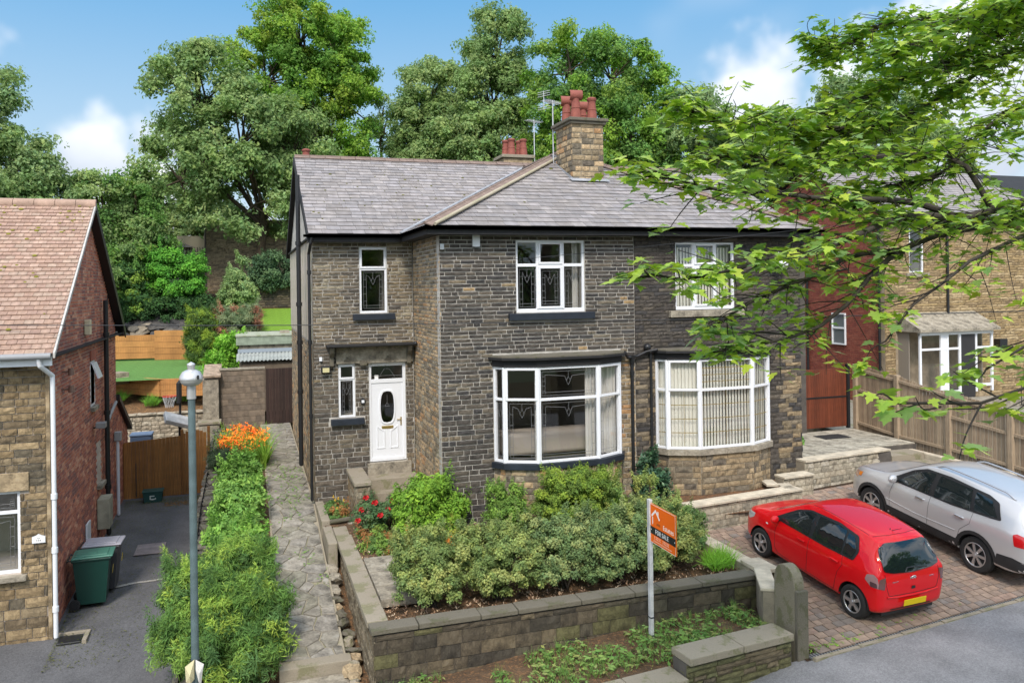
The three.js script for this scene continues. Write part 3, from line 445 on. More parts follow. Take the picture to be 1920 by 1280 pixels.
{
  const core = box(4.27, 5.15, 8.3, 10.36, -3.7, -2.57), ch = part('chimney', core, M.mortarTan, house); ch.userData.label = 'tall sandstone chimney stack with four red pots';
  const P = new Pieces(), cs = coursesTo(2.06, () => 0.147), col = (x, y) => (R() < 0.25 ? pick([6, 8, 3, 5]) : pick([10, 10, 11, 11, 9, 13]));
  masonry(P, [4.25, 8.3, -2.575], 0, 0.92, cs, [0.18, 0.42], [], HEWN, 0.03, col, 0.028); masonry(P, [4.275, 8.3, -3.72], -Math.PI / 2, 1.17, cs, [0.18, 0.42], [], HEWN, 0.03, col, 0.028); masonry(P, [5.145, 8.3, -2.55], Math.PI / 2, 1.17, cs, [0.2, 0.42], [], HEWN, 0.03, col, 0.028);
  P.build(ch, 'stone', 'far_stones', darkStone, M.stuffStone);
  part('cap', new GB().rbox(4.19, 5.23, 10.3, 10.37, -3.78, -2.49, 0.015).rbox(4.14, 5.28, 10.372, 10.46, -3.83, -2.44, 0.02).geo(1), M.darkcope, ch);
  part('flaunching', new GB().add(new THREE.ConeGeometry(0.66, 0.14, 4, 1), MX(4.71, 10.53, -3.13, 0, Math.PI / 4, 0, 1, 1, 1.15)).geo(1), mat(0.25, 0.25, 0.1, 1, { map: mossTex }), ch);
  part('flashing', new GB().box(4.2, 5.22, 8.55, 8.84, -2.54, -2.525).ext([[-2.5, 8.62], [-3.75, 9.25], [-3.75, 9.42], [-2.52, 8.86]], 0.012, MX(4.245, 0, 0, 0, -Math.PI / 2, 0)).geo(1), M.leadFlash, ch);
  part('lead_apron', new GB().add(new THREE.BoxGeometry(1.1, 0.012, 0.2), MX(4.71, 8.80, -2.45, 0.4636)).geo(1), M.leadFlash, ch);
  for (const [x, z, h, hd] of [[4.46, -3.42, 0.62, 1], [4.5, -2.86, 0.66, 1], [4.98, -2.88, 0.6, 0], [4.95, -3.44, 0.5, 1]]) { const o = part('chimney_pot', potGeo(h, hd), M.pot, ch, [x, 10.47, z]); o.rotation.y = rr(-0.2, 0.2); }
  const c2 = part('chimney', box(4.5, 5.55, 8.9, 10.45, -10.2, -9.3), M.sandstone, house); c2.userData.label = 'rear chimney stack with four red pots behind the ridge';
  part('cap', new GB().rbox(4.42, 5.63, 10.45, 10.56, -10.28, -9.22, 0.015).geo(1), M.cope, c2);
  for (const [x, z, hd] of [[4.75, -9.85, 0], [4.85, -9.5, 0], [5.25, -9.85, 0], [5.28, -9.48, 0]]) part('chimney_pot', potGeo(0.56, hd), M.pot, c2, [x, 10.56, z]);
  const c3 = part('chimney', box(-2.45, -1.95, 8.9, 9.9, -8.9, -8.4), M.sandstone, house); part('chimney_pot', potGeo(0.45, 0), M.pot, c3, [-2.2, 9.89, -8.65]);
}
// -------- pipes, box, lights, wires on the house
const pipe = (name, pts, r, m, parent, sockets = []) => { const g = new GB(); for (let i = 0; i + 1 < pts.length; i++) { g.cyl(V(...pts[i]), V(...pts[i + 1]), r, r, 10); g.add(new THREE.SphereGeometry(r, 10, 6), MX(...pts[i + 1])); } for (const [x, y, z] of sockets) g.cyl(V(x, y - 0.05, z), V(x, y + 0.05, z), r * 1.35, r * 1.35, 10); return part(name, g.geo(1), m, parent); };
pipe('downpipe', [[-2.52, 7.24, -2.62], [-2.55, 7.1, -2.65], [-2.58, 6.85, -2.9], [-2.58, 0.86, -2.9]], 0.038, M.black, house, [[-2.58, 6.4, -2.9], [-2.58, 4.7, -2.9], [-2.58, 2.9, -2.9]]);
pipe('soil_pipe', [[-2.72, 9.0, -4.6], [-2.72, 1.4, -4.6]], 0.06, M.black, house, [[-2.72, 7.2, -4.6], [-2.72, 5.6, -4.6], [-2.72, 4.6, -4.6], [-2.72, 3.3, -4.6]]);
pipe('downpipe', [[4.62, 4.3, 0.06], [4.62, 1.2, 0.06]], 0.04, M.black, house, [[4.62, 3.9, 0.06]]);
pipe('downpipe', [[5.12, 4.35, 0.06], [5.12, 1.0, 0.06]], 0.034, M.black, house);
pipe('branch_pipe', [[4.36, 4.42, 0.2], [4.48, 4.28, 0.12], [4.75, 4.3, 0.09], [5.0, 4.4, 0.1], [5.2, 4.44, 0.2]], 0.035, M.black, house);
part('hopper', new GB().add(new THREE.CylinderGeometry(0.09, 0.05, 0.2, 10), MX(4.62, 4.22, 0.07)).add(new THREE.SphereGeometry(0.09, 10, 8), MX(5.02, 4.5, 0.08)).geo(1), M.black, house);
{ const al = part('alarm_box', new GB().rbox(0.75, 0.92, 6.88, 7.17, 0.0, 0.07, 0.015).geo(1), M.white, house); part('lens', box(0.77, 0.905, 6.86, 6.885, 0.01, 0.06), M.navy, al);
  part('junction_box', new GB().rbox(0.015, 0.1, 6.82, 6.95, 0.01, 0.06).geo(1), M.alu, house);
  const l = part('security_light', new GB().rbox(-2.32, -2.1, 3.93, 4.1, ZW + 0.02, ZW + 0.14, 0.02).geo(1), M.black, house); part('lens', box(-2.29, -2.13, 3.95, 4.06, ZW + 0.141, ZW + 0.146), mat(0.6, 0.55, 0.3, 0.3), l); part('sensor', new GB().rbox(-2.36, -2.29, 4.22, 4.32, ZW + 0.02, ZW + 0.07).geo(1), M.white, house);
  const np = part('number_plaque', new GB().add(new THREE.CylinderGeometry(0.075, 0.075, 0.02, 20), MX(-1.31, 3.18, ZW + 0.03, Math.PI / 2, 0, 0, 0.85, 1, 1.1)).geo(1), M.black, house); part('plaque_face', new GB().rbox(-1.345, -1.275, 3.14, 3.21, ZW + 0.041, ZW + 0.045).geo(1), M.white, np);
  const ds = part('satellite_dish', new GB().add(new THREE.SphereGeometry(0.42, 20, 8, 0, 6.2832, 0, 0.6), MX(8.5, 6.42, 0.1, 1.25, 0.25, 0, 1, 1, 1)).geo(1), mat(0.7, 0.7, 0.7, 0.5, { side: THREE.DoubleSide }), house); part('arm', new GB().cyl(V(8.5, 6.35, 0.05), V(8.5, 6.3, 0.62), 0.012).geo(1), M.alu, ds);
}
function aerial(x, y, z, h, n, kind, label) { const t = thing('tv_aerial', label, 'aerial', [x, y, z], 0.5); part('mast', new GB().cyl(V(0, 0, 0), V(0, h, 0), 0.018).geo(1), M.alu, t); part('boom', new GB().cyl(V(-0.35, h - 0.05, 0), V(0.35, h - 0.05, 0), 0.014).geo(1), M.alu, t); for (let i = 0; i < n; i++) { const u = -0.33 + 0.66 * i / (n - 1); part('element', new GB().cyl(V(u, h - 0.05 + kind * 0.0, -0.16), V(u, h - 0.05, 0.16), 0.007, 0.007, 5).geo(1), M.alu, t); } if (kind) { for (const y of [h - 0.3, h - 0.24, h - 0.18, h + 0.06, h + 0.12, h + 0.18]) part('reflector_rod', new GB().cyl(V(-0.38, y, -0.22), V(-0.38, y, 0.22), 0.008, 0.008, 5).geo(1), M.alu, t); part('reflector_spine', new GB().cyl(V(-0.38, h - 0.32, 0), V(-0.38, h + 0.2, 0), 0.01, 0.01, 5).geo(1), M.alu, t); } }
aerial(4.22, 9.2, -3.85, 2.0, 9, 1, 'grid aerial on a mast strapped to the big sandstone chimney'); aerial(5.7, 9.2, -9.5, 2.65, 7, 0, 'thin television aerial beside the rear chimney pots');
// -------- front steps and the low pier beside them
{ const st = thing('front_steps', 'worn stone steps up to the white front door', 'steps', [0, 0, 0]);
  part('step', new GB().rbox(-1.33, -0.03, 0.6, 1.345, -2.89, -2.37, 0.02).geo(1), M.cope, st); part('step', new GB().rbox(-1.33, -0.1, 0.6, 1.085, -2.36, -2.03, 0.02).geo(1), M.cope, st); part('step', new GB().rbox(-1.33, -0.2, 0.5, 0.83, -2.02, -1.66, 0.02).geo(1), M.cope, st);
  const p = thing('step_pier', 'low stone pier with flat coping beside the front steps', 'pier', [0, 0, 0]); part('core', box(-1.7, -1.37, 0.5, 1.44, -2.96, -1.42), M.mortarTan, p); part('coping', new GB().rbox(-1.75, -1.34, 1.44, 1.54, -2.96, -1.36, 0.025).geo(1), M.cope, p);
  const P = new Pieces(); masonry(P, [-1.695, 0.6, -2.96], -Math.PI / 2, 1.54, coursesTo(0.83, () => 0.14), [0.18, 0.4], [], HEWN, 0.025, () => pick([8, 9, 12, 15])); masonry(P, [-1.7, 0.6, -1.425], 0, 0.33, coursesTo(0.83, () => 0.14), [0.16, 0.33], [], HEWN, 0.025, () => pick([8, 12, 6, 15])); P.build(p, 'stone', 'far_stones', darkStone, M.stuffStone);
}
// ================================================================ ground, road, drives, garden, walls
const streetY = (x) => (x < 4.5 ? -0.12 + 0.115 * (x - 4.5) * (x < -12 ? 0.9 : 1) : -0.12 + 0.014 * (x - 4.5));
const edgeZ = (x) => 6.44 - 0.11 * (x - 4.5);                      // line of the street edge
const driveY = (z) => 0.809 - 0.146 * z;
const pathY = (z) => (z < -3 ? 0.78 + (-3 - z) * 0.016 : 0.78 - (z + 3) * 0.15);
const ldriveY = (z) => (z < -1 ? -0.38 - (z + 1) * 0.02 : -0.38 - (z + 1) * 0.085);
const hillY = (z) => { const k = [[60, -3], [7, -1.0], [0, -0.9], [-9, -0.5], [-16, -0.2], [-18.2, -0.1], [-20, 1.3], [-21.5, 2.0], [-27, 2.3], [-28.2, 3.6], [-34, 5.8], [-50, 7], [-80, 10], [-200, 13], [-700, 16]]; for (let i = 0; i + 1 < k.length; i++) if (z <= k[i][0] && z >= k[i + 1][0]) return mix(k[i][1], k[i + 1][1], (k[i][0] - z) / (k[i][0] - k[i + 1][0])); return k[k.length - 1][1]; };
function sheet(x0, x1, z0, z1, nx, nz, fn, s = 1, xz) {               // a height sheet, faces up
  const g = new THREE.PlaneGeometry(1, 1, nx, nz), p = g.attributes.position;
  for (let i = 0; i < p.count; i++) { const u = p.getX(i) + 0.5, v = 0.5 - p.getY(i); let x = mix(x0, x1, u), z = mix(z0, z1, v); if (xz) [x, z] = xz(u, v); p.setXYZ(i, x, fn(x, z), z); }
  g.computeVertexNormals(); return uvm(g, s);
}
{ // terrain to the horizon
  const ax = [], az = []; for (let i = -60; i <= 60; i++) ax.push(i * 0.5 + Math.sign(i) * Math.pow(Math.abs(i) / 60, 4) * 500); for (let i = 0; i <= 110; i++) az.push(60 - i - Math.pow(i / 110, 6) * 600);
  struct('ground', sheet(0, 0, 0, 0, 120, 110, (x, z) => Math.min(hillY(z), z > 5 ? Math.min(hillY(z), streetY(x) - 0.25) : 99) + (z < -28.5 ? (fbm(x * 0.12 + 50, z * 0.12 + 90, 4000, 3, 6) - 0.5) * 1.2 : 0) - (x < -5 && z > -9.5 && z < 5 ? 0.45 : 0), 0.4, (u, v) => [ax[Math.round(u * 120)], az[Math.round((1 - v) * 110)] ]), mat(0.16, 0.18, 0.075, 1, { map: soilTex, bumpMap: soilTex, bumpScale: 0.05 }));
}
// pavement and road: asphalt following the street
struct('pavement', sheet(0, 0, 0, 0, 60, 6, (x, z) => streetY(x) - 0.012 * (z - edgeZ(x)), 0.5, (u, v) => { const x = mix(-30, 40, u); return [x, edgeZ(x) + v * 2.8 - (x < -5.2 || x > 4.4 ? 0 : 0.25)]; }), M.asphalt);
{ const k = new GB(); for (let x = -30; x < 40; x += 0.92) { const z = edgeZ(x + 0.45) + 8.0; k.add(new THREE.BoxGeometry(0.9, 0.2, 0.12), MX(x + 0.45, streetY(x + 0.45) - 0.13, z, 0, Math.atan(0.11), 0)); } struct('kerb', k.geo(1), M.cope); }
struct('grass_verge', sheet(0, 0, 0, 0, 60, 6, (x, z) => streetY(x) - 0.05, 0.6, (u, v) => { const x = mix(-30, 40, u); return [x, edgeZ(x) + 2.8 + v * 5.13]; }), mat(0.2, 0.3, 0.08, 1, { map: grassTex, bumpMap: grassTex, bumpScale: 0.04 }));
struct('road', sheet(0, 0, 0, 0, 60, 3, (x, z) => streetY(x) - 0.16, 0.5, (u, v) => { const x = mix(-30, 40, u); return [x, edgeZ(x) + 8.07 + v * 6.5]; }), M.asphalt);
// left-hand driveway: asphalt with moss stains
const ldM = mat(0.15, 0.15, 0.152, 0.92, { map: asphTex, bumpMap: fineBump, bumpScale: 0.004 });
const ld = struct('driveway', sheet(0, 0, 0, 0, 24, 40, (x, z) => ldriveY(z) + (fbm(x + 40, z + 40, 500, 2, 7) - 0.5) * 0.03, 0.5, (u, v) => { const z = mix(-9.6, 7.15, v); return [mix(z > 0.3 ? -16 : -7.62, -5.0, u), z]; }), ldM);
{ // moss and leaf litter on the drive as ragged low patches, an iron cover, patched concrete
  const q = rng(5), clump = (n, fx, cols, name, s0, s1, lab) => { const g = new THREE.CircleGeometry(1, 6); g.rotateX(-Math.PI / 2); const im = new THREE.InstancedMesh(g, mat(1, 1, 1, 1, { map: fineTex }), n), c = new THREE.Color(); for (let i = 0; i < n; i++) { const [x, z] = fx(q), s = mix(s0, s1, q() * q()); im.setMatrixAt(i, MX(x, ldriveY(z) + 0.012 + i * 4e-6, z, 0, q() * 6, 0, s, 1, s * (0.5 + q() * 0.6))); const k = cols[Math.floor(q() * cols.length)], e = 0.75 + q() * 0.5; im.setColorAt(i, c.setRGB(k[0] * e, k[1] * e, k[2] * e)); } im.name = numbered(name); im.receiveShadow = true; tag(im, lab, 'moss', null, 'stuff'); scene.add(im); };
  clump(7000, (q) => { const t = q(), z = t < 0.45 ? -8.9 + q() * 1.1 * q() * 2 : -7 + q() * 8.5, x = t < 0.45 ? -7.5 + q() * 2.2 : -7.5 + Math.pow(q(), 2.2) * 1.5; return [x, z]; }, [[0.12, 0.14, 0.02], [0.16, 0.17, 0.03], [0.09, 0.10, 0.02]], 'moss', 0.006, 0.022, 'yellow-green moss along the edge of the left driveway');
  clump(260, (q) => [-6.4 + q() * 1.1, -8.5 + q() * 0.5], [[0.30, 0.12, 0.03], [0.22, 0.11, 0.04], [0.36, 0.2, 0.05]], 'fallen_leaves', 0.015, 0.045, 'brown fallen leaves beside the wooden drive gate');
}
solo('manhole_cover', new GB().rbox(-0.33, 0.33, 0, 0.02, -0.42, 0.42, 0.006).geo(1), mat(0.34, 0.29, 0.28, 0.9, { map: fineTex }), 'rusty pinkish manhole cover in the left driveway', 'cover', [-6.35, ldriveY(-4.2) + 0.012, -4.2]);
{ const o = solo('concrete_patch', new GB().ext([[-0.7, -0.05], [-0.3, 0.05], [0.1, 0.02], [0.6, 0.13], [0.62, 0.2], [0.1, 0.12], [-0.4, 0.14], [-0.72, 0.06]], 0.006, MX(0, 0, 0, -Math.PI / 2, 0.1, 0)).geo(1), mat(0.42, 0.4, 0.36, 0.95, { map: fineTex }), 'pale patched crack running across the left driveway', 'patch', [-6.1, ldriveY(-1.9) + 0.012, -1.9]); }
// stone pieces shared by the garden walls
const gardenStone = [[0.075, 0.062, 0.045], [0.10, 0.082, 0.058], [0.055, 0.048, 0.038], [0.13, 0.105, 0.07], [0.085, 0.075, 0.055], [0.16, 0.13, 0.085], [0.22, 0.19, 0.14], [0.28, 0.24, 0.18], [0.19, 0.165, 0.12], [0.11, 0.105, 0.05], [0.13, 0.13, 0.065]].map(([r, g, b]) => stoneM(r * 1.15, g * 1.15, b * 1.12));
{ // walled front garden
  const w = thing('garden_wall', 'dark mossy stone retaining wall round the front garden', 'wall', [0, 0, 0]);
  part('core', new GB().box(-2.22, 4.72, -0.8, 0.58, 4.47, 4.73).box(-2.215, -1.98, -0.8, 0.58, -0.95, 4.46).geo(1), M.mortarDark, w);
  const P = new Pieces(); masonry(P, [-2.24, -0.55, 4.725], 0, 6.98, coursesTo(1.13, () => pick([0.15, 0.19, 0.22])), [0.22, 0.6], [], HEWN, 0.03, (x, y) => (R() < 0.15 ? 9 : pick([0, 1, 2, 2, 4, 0, 1, 3])), 0.012);
  masonry(P, [-2.21, -0.6, -0.98], -Math.PI / 2, 5.73, coursesTo(1.18, () => rr(0.1, 0.14)), [0.2, 0.5], [], HEWN, 0.03, () => pick([5, 6, 7, 8, 8, 3, 6]), 0.014);
  P.build(w, 'stone', 'far_stones', gardenStone, M.stuffStone);
  const q = rng(12); for (let x = -2.28; x < 4.6;) { const L = 0.5 + q() * 0.9, e = Math.min(4.7, x + L); part('coping', new GB().rbox(x + 0.004, e - 0.004, 0.60, 0.68 + q() * 0.012, 4.44, 4.775, 0.018).geo(1), M.darkcope, w); x = e; }
  for (let z = -0.98; z < 4.4;) { const L = 0.7 + q() * 0.5, e = Math.min(4.43, z + L); part('coping', new GB().rbox(-2.29, -1.95, 0.585, 0.69 + q() * 0.015, z + 0.004, e - 0.004, 0.02).geo(1), M.cope, w); z = e; }
  part('pier', new GB().rbox(4.72, 5.02, -0.3, 0.66, 4.45, 4.79, 0.02).geo(1), M.darkcope, w);
}
struct('garden_soil', sheet(-2.0, 5.0, -3.0, 4.48, 50, 50, (x, z) => mix(0.5, 0.72, sm(4, -2, z)) + (fbm(x * 1.3 + 20, z * 1.3 + 20, 900, 3, 3) - 0.5) * 0.12, 0.8), M.soil);
struct('garden_soil', sheet(-2.45, -1.72, -3.0, -0.95, 10, 12, (x, z) => 0.70 + (fbm(x * 2 + 20, z * 2 + 20, 900, 3, 3) - 0.5) * 0.1, 0.8), M.soil);
{ const f = thing('garden_paving', 'pale flat paving slabs inside the front garden wall', 'paving'); for (const [x0, x1, z0, z1] of [[-1.93, -1.2, 1.35, 2.2], [-1.93, -1.25, 2.22, 2.95], [-1.93, -1.3, 2.97, 3.6], [-1.93, -0.3, -1.3, -0.75]]) part('slab', new GB().rbox(x0, x1, 0.55, 0.70, z0, z1, 0.01).geo(1), M.flag, f); }
{ const k = thing('bed_edging', 'short half-log edging in front of the flower bed by the steps', 'edging'); part('log', new GB().cyl(V(-2.4, 0.76, -1.15), V(-1.4, 0.78, -1.32), 0.055, 0.05, 8).geo(1), M.darkcope, k); part('kerb_block', new GB().rbox(-2.52, -2.32, 0.3, 0.83, -2.85, -1.1, 0.03).geo(1), M.cope, k); part('kerb_block', new GB().rbox(-2.5, -2.3, -0.2, 0.72, -1.05, 0.25, 0.03).geo(1), M.cope, k); }
// the verge bed and the street wall
const bedY = (x) => -0.25 + 0.068 * (x + 2.2);
struct('verge_soil', sheet(0, 0, 0, 0, 60, 12, (x, z) => bedY(x) + (fbm(x * 1.5 + 30, z * 1.5 + 30, 900, 3, 5) - 0.5) * 0.12, 0.9, (u, v) => { const x = mix(-2.3, 4.3, u); return [x, mix(4.72, edgeZ(x) - 0.3, v)]; }), M.soil);
{ const w = thing('street_wall', 'low mossy roadside wall of thin stones with stepped flat coping', 'wall');
  const a = Math.atan(0.11), P = new Pieces();
  const seg = (x0, x1, top) => { const L = (x1 - x0) / Math.cos(a), z0 = edgeZ(x0) - 0.08, b = streetY(x0) - 0.4; part('core', new GB().add(new THREE.BoxGeometry(L, top - 0.12 - b, 0.36), MX((x0 + x1) / 2, (top - 0.12 + b) / 2, (z0 + edgeZ(x1) - 0.08) / 2 - 0.2, 0, a, 0)).geo(1), M.mortarDark, w);
    masonry(P, [x0, b + 0.1, z0 - 0.03], a, L, coursesTo(top - 0.12 - b - 0.1, () => rr(0.06, 0.1)), [0.2, 0.7], [], HEWN, 0.045, () => pick([9, 10, 10, 3, 1, 9, 5]), 0.01);
    const n = Math.round(L / 0.95); for (let i = 0; i < n; i++) { const x = mix(x0, x1, (i + 0.5) / n); part('coping', new GB().add(new RoundedBoxGeometry(L / n - 0.008, 0.12, 0.5, 2, 0.02), MX(x, top - 0.06, edgeZ(x) - 0.27, 0, a, 0)).geo(1), M.cope, w); } };
  seg(-2.3, 2.17, 0.07); seg(2.19, 4.22, 0.36);
  masonry(P, [2.2, -0.5, edgeZ(2.2) - 0.5], -Math.PI / 2 + a, 0.4, coursesTo(0.72, () => 0.09), [0.15, 0.3], [], HEWN, 0.03, () => pick([9, 10, 3]), 0.01);
  P.build(w, 'stone', 'far_stones', gardenStone, M.stuffStone); }
{ const p = thing('gate_post', 'weathered stone gate post with rounded top at the drive entrance', 'post', [4.47, -0.25, 6.02], 0);
  const pts = []; for (let i = 0; i <= 12; i++) { const t = Math.PI * i / 12; pts.push([0.18 - 0.0 + Math.cos(t) * 0.26 - 0.18, 1.27 + Math.sin(t) * 0.28]); } part('slab', new GB().ext([[-0.26, 0], [0.26, 0], ...pts], 0.17, MX(0.1, 0, -0.02, 0, -Math.PI / 2, 0), 0.012).geo(1.4), mat(0.26, 0.24, 0.19, 0.95, { map: mossTex, bumpMap: stoneBump, bumpScale: 0.012 }), p);
  part('front_slab', new GB().rbox(-0.09, 0.13, -0.1, 1.22, 0.262, 0.33, 0.015).geo(1.4), M.darkcope, p); }
// block-paved drive: blocks laid one by one
{
  const dr = struct('paved_drive', sheet(0, 0, 0, 0, 20, 20, (x, z) => driveY(z) - 0.012, 1, (u, v) => { const x = mix(4.5, 13.6, u); return [x, mix(-0.2, edgeZ(x) - 0.02, v)]; }), mat(0.10, 0.09, 0.075, 1, { map: soilTex }));
  const pv = [[0.29, 0.23, 0.185], [0.27, 0.215, 0.175], [0.31, 0.245, 0.195], [0.255, 0.21, 0.18], [0.24, 0.205, 0.18], [0.32, 0.255, 0.205], [0.29, 0.22, 0.18], [0.225, 0.205, 0.19]].map(([r, g, b]) => mat(r * 1.3, g * 1.2, b * 1.12, 0.93, { map: fineTex, bumpMap: fineBump, bumpScale: 0.004 }));
  const bg = [1, 2].map((s) => { const g = new RoundedBoxGeometry(1, 1, 1, 1, 0.07).toNonIndexed(); uvm(g, 0.3); const uv = g.attributes.uv; for (let i = 0; i < uv.count; i++) uv.setXY(i, uv.getX(i) + s * 0.4, uv.getY(i) + s * 0.2); return g; });
  const P = new Pieces(), sl2 = Math.atan(0.146), a = Math.atan(0.11); let r = 0;
  for (let s = 0.10; s < 6.6; s += 0.158, r++) for (let x = 4.62 - (r % 2) * 0.1 - R() * 0.05; x < 13.4;) {
    const L = pick([0.158, 0.21, 0.21, 0.26]), z = edgeZ(x + L / 2) - s - 0.05; x += L; const xc = x - L / 2;
    if (z < (xc < 8.4 ? 1.9 - 0.12 * (xc - 5) : 0.55 - 0.1 * (xc - 9)) || (xc < 5.05 && z < 4.7) || xc < 4.72) continue;
    P.put(pick(bg), MX(xc, driveY(z) + rr(-0.003, 0.004), z, sl2 + rr(-0.01, 0.01), a, rr(-0.01, 0.01), L - 0.009, 0.06, 0.149), Math.floor(R() * 8), L * 0.15);
  }
  P.build(dr, 'paving_block', 'far_paving_blocks', pv, M.stuffFine);
  // drainage channel along the edge
  const c = thing('drain_channel', 'long pale steel drainage channel along the edge of the block-paved drive', 'drain'); for (let x = 4.6; x < 13.4; x += 1.0) { const m = MX(x + 0.5, streetY(x + 0.5) + 0.005, edgeZ(x + 0.5) - 0.03, 0, a, 0); part('kerb_strip', new GB().add(new RoundedBoxGeometry(0.995, 0.08, 0.075, 1, 0.008), m.clone().multiply(MX(0, -0.02, 0.055))).geo(1), M.cope, c); const gr = new GB(); gr.add(new THREE.BoxGeometry(0.99, 0.03, 0.11), m.clone().multiply(MX(0, -0.012, -0.05))); const q = part('grating', gr.geo(1), mat(0.36, 0.38, 0.39, 0.5, { metalness: 0.4, map: fineTex }), c); const sg = new GB(); for (let i = 0; i < 16; i++) sg.add(new THREE.BoxGeometry(0.018, 0.006, 0.08), m.clone().multiply(MX(-0.46 + i * 0.061, 0.006, -0.05))); const so = part('slots', sg.geo(1), M.black, q); so.userData.kind = 'stuff'; }
}
// pale walls at the top of the drive, the patio
{
  const paleM = [[0.42, 0.38, 0.30], [0.47, 0.43, 0.34], [0.38, 0.35, 0.28], [0.52, 0.48, 0.40], [0.34, 0.32, 0.26], [0.45, 0.40, 0.31]].map(([r, g, b]) => stoneM(r, g, b));
  const copeM = mat(0.68, 0.60, 0.46, 0.92, { map: fineTex, bumpMap: fineBump, bumpScale: 0.004 });
  const wall = (name, label, x0, z0, x1, z1, y0, y1, th) => { const L = Math.hypot(x1 - x0, z1 - z0), a = Math.atan2(-(z1 - z0), x1 - x0), t = thing(name, label, 'wall', [x0, 0, z0], a), P = new Pieces(); part('core', box(0, L, y0, y1 - 0.06, -th, -0.01), M.mortarTan, t);
    masonry(P, [0, y0, -0.012], 0, L, coursesTo(y1 - 0.06 - y0, () => 0.148), [0.16, 0.46], [], HEWN, 0.024, () => Math.floor(R() * 6), 0.012); P.build(t, 'block', 'far_blocks', paleM, M.stuffStone);
    const n = Math.max(1, Math.round(L / 0.6)); for (let i = 0; i < n; i++) part('coping', new GB().rbox(L * i / n + 0.003, L * (i + 1) / n - 0.003, y1 - 0.055, y1, -th - 0.04, 0.05, 0.012).geo(1), copeM, t); return t; };
  wall('terrace_wall', 'pale stone wall with slab coping in front of the right-hand bay window', 5.05, 1.86, 8.3, 1.44, 0.3, 1.16, 0.3);
  wall('terrace_wall', 'short pale stone wall section between the bay wall and the patio', 8.32, 0.72, 9.25, 0.66, 0.4, 1.26, 0.3);
  wall('patio_wall', 'pale stone wall holding up the flagged patio behind the silver car', 9.27, 0.3, 12.3, -0.08, 0.4, 1.5, 0.3);
  const sw = wall('drive_side_wall', 'low pale block wall between the front garden and the drive, ending at the gate post', 4.42, 5.72, 4.9, 4.83, -0.3, 0.8, 0.2); sw.rotation.y += 0;
  { const t = thing('drive_edging', 'pale slab edging between the garden shrubs and the block drive', 'edging'); for (let z = 1.9; z < 4.3; z += 0.62) part('slab', new GB().rbox(4.86, 5.2, 0.2, 0.66, z, z + 0.6, 0.012).geo(1), copeM, t); part('slab', new GB().rbox(4.82, 5.24, 0.663, 0.74, 4.1, 4.74, 0.012).geo(1), copeM, t); part('facing', box(5.15, 5.195, -0.2, 0.64, 4.4, 4.8), M.sandstone, t); }
  { const t = thing('terrace_cope', 'diagonal slab coping running back from the bay terrace wall', 'coping'); const n = 3; for (let i = 0; i < n; i++) { const u = (i + 0.5) / n; part('slab', new GB().add(new RoundedBoxGeometry(0.5, 0.06, 0.3, 1, 0.01), MX(mix(8.2, 7.75, u), 1.13, mix(1.35, -0.05, u), 0, 1.26, 0)).geo(1), copeM, t); } }
  struct('terrace_bed', sheet(5.1, 9.3, -0.05, 1.75, 20, 8, (x, z) => (z > 1.55 - 0.12 * (x - 5) && x < 8.4 ? 0.85 : x > 8.35 && z > 0.5 ? 0.4 : 1.0) + (fbm(x * 2, z * 2 + 9, 900, 2, 4) - 0.5) * 0.08, 1), mat(0.42, 0.34, 0.28, 1, { map: soilTex, bumpMap: soilTex, bumpScale: 0.03 }));
  // patio flags
  const pt = struct('patio', new GB().box(9.46, 12.28, 0.6, 1.425, -3.1, -0.02).box(12.282, 13.75, 0.6, 1.425, -3.1, -0.64).geo(1), M.mortarDark), fl = [[0.47, 0.45, 0.38], [0.44, 0.42, 0.355], [0.50, 0.475, 0.40], [0.42, 0.405, 0.345]].map(([r, g, b]) => mat(r, g, b, 0.9, { map: stoneTex, bumpMap: fineBump, bumpScale: 0.003 }));
  for (let x = 9.48, i = 0; x < 13.5; x += 0.61, i++) for (let z = -3.08; z < -0.4; z += 0.61) { if (x > 11.8 && z > -1.2) continue; part('flag', new GB().rbox(x, x + 0.588, 1.42, 1.452 + R() * 0.004, z, z + 0.588, 0.006).geo(1), fl[Math.floor(R() * 4)], pt); }
  solo('doormat', new GB().rbox(-0.45, 0.45, 0, 0.012, -0.28, 0.28, 0.004).geo(4), mat(0.03, 0.03, 0.03, 1, { map: fineTex, bumpMap: fineBump, bumpScale: 0.006 }), 'dark rubber mat lying on the patio flags', 'mat', [12.2, 1.458, -2.2]);
  { const t = thing('patio_steps', 'shallow stone steps at the right-hand edge of the patio', 'steps'); part('step', new GB().rbox(12.3, 13.4, 0.6, 1.32, -0.62, 0.0, 0.012).geo(1), M.cope, t); part('step', new GB().rbox(12.5, 13.4, 0.5, 1.16, 0.02, 0.5, 0.012).geo(1), M.cope, t); part('kerb_slab', new GB().rbox(13.42, 13.62, 0.6, 1.3, -1.3, 2.6, 0.02).geo(1), copeM, t); }
  const pp = thing('plant_pot', 'small dark pot with a green plant by the house corner', 'plant pot', [9.55, 1.455, -0.35]); part('pot', new GB().lathe([[0.001, 0], [0.1, 0], [0.15, 0.18], [0.13, 0.34], [0.11, 0.34], [0.12, 0.2]]).geo(1), M.navy, pp); globalThis.__pot = pp;
}
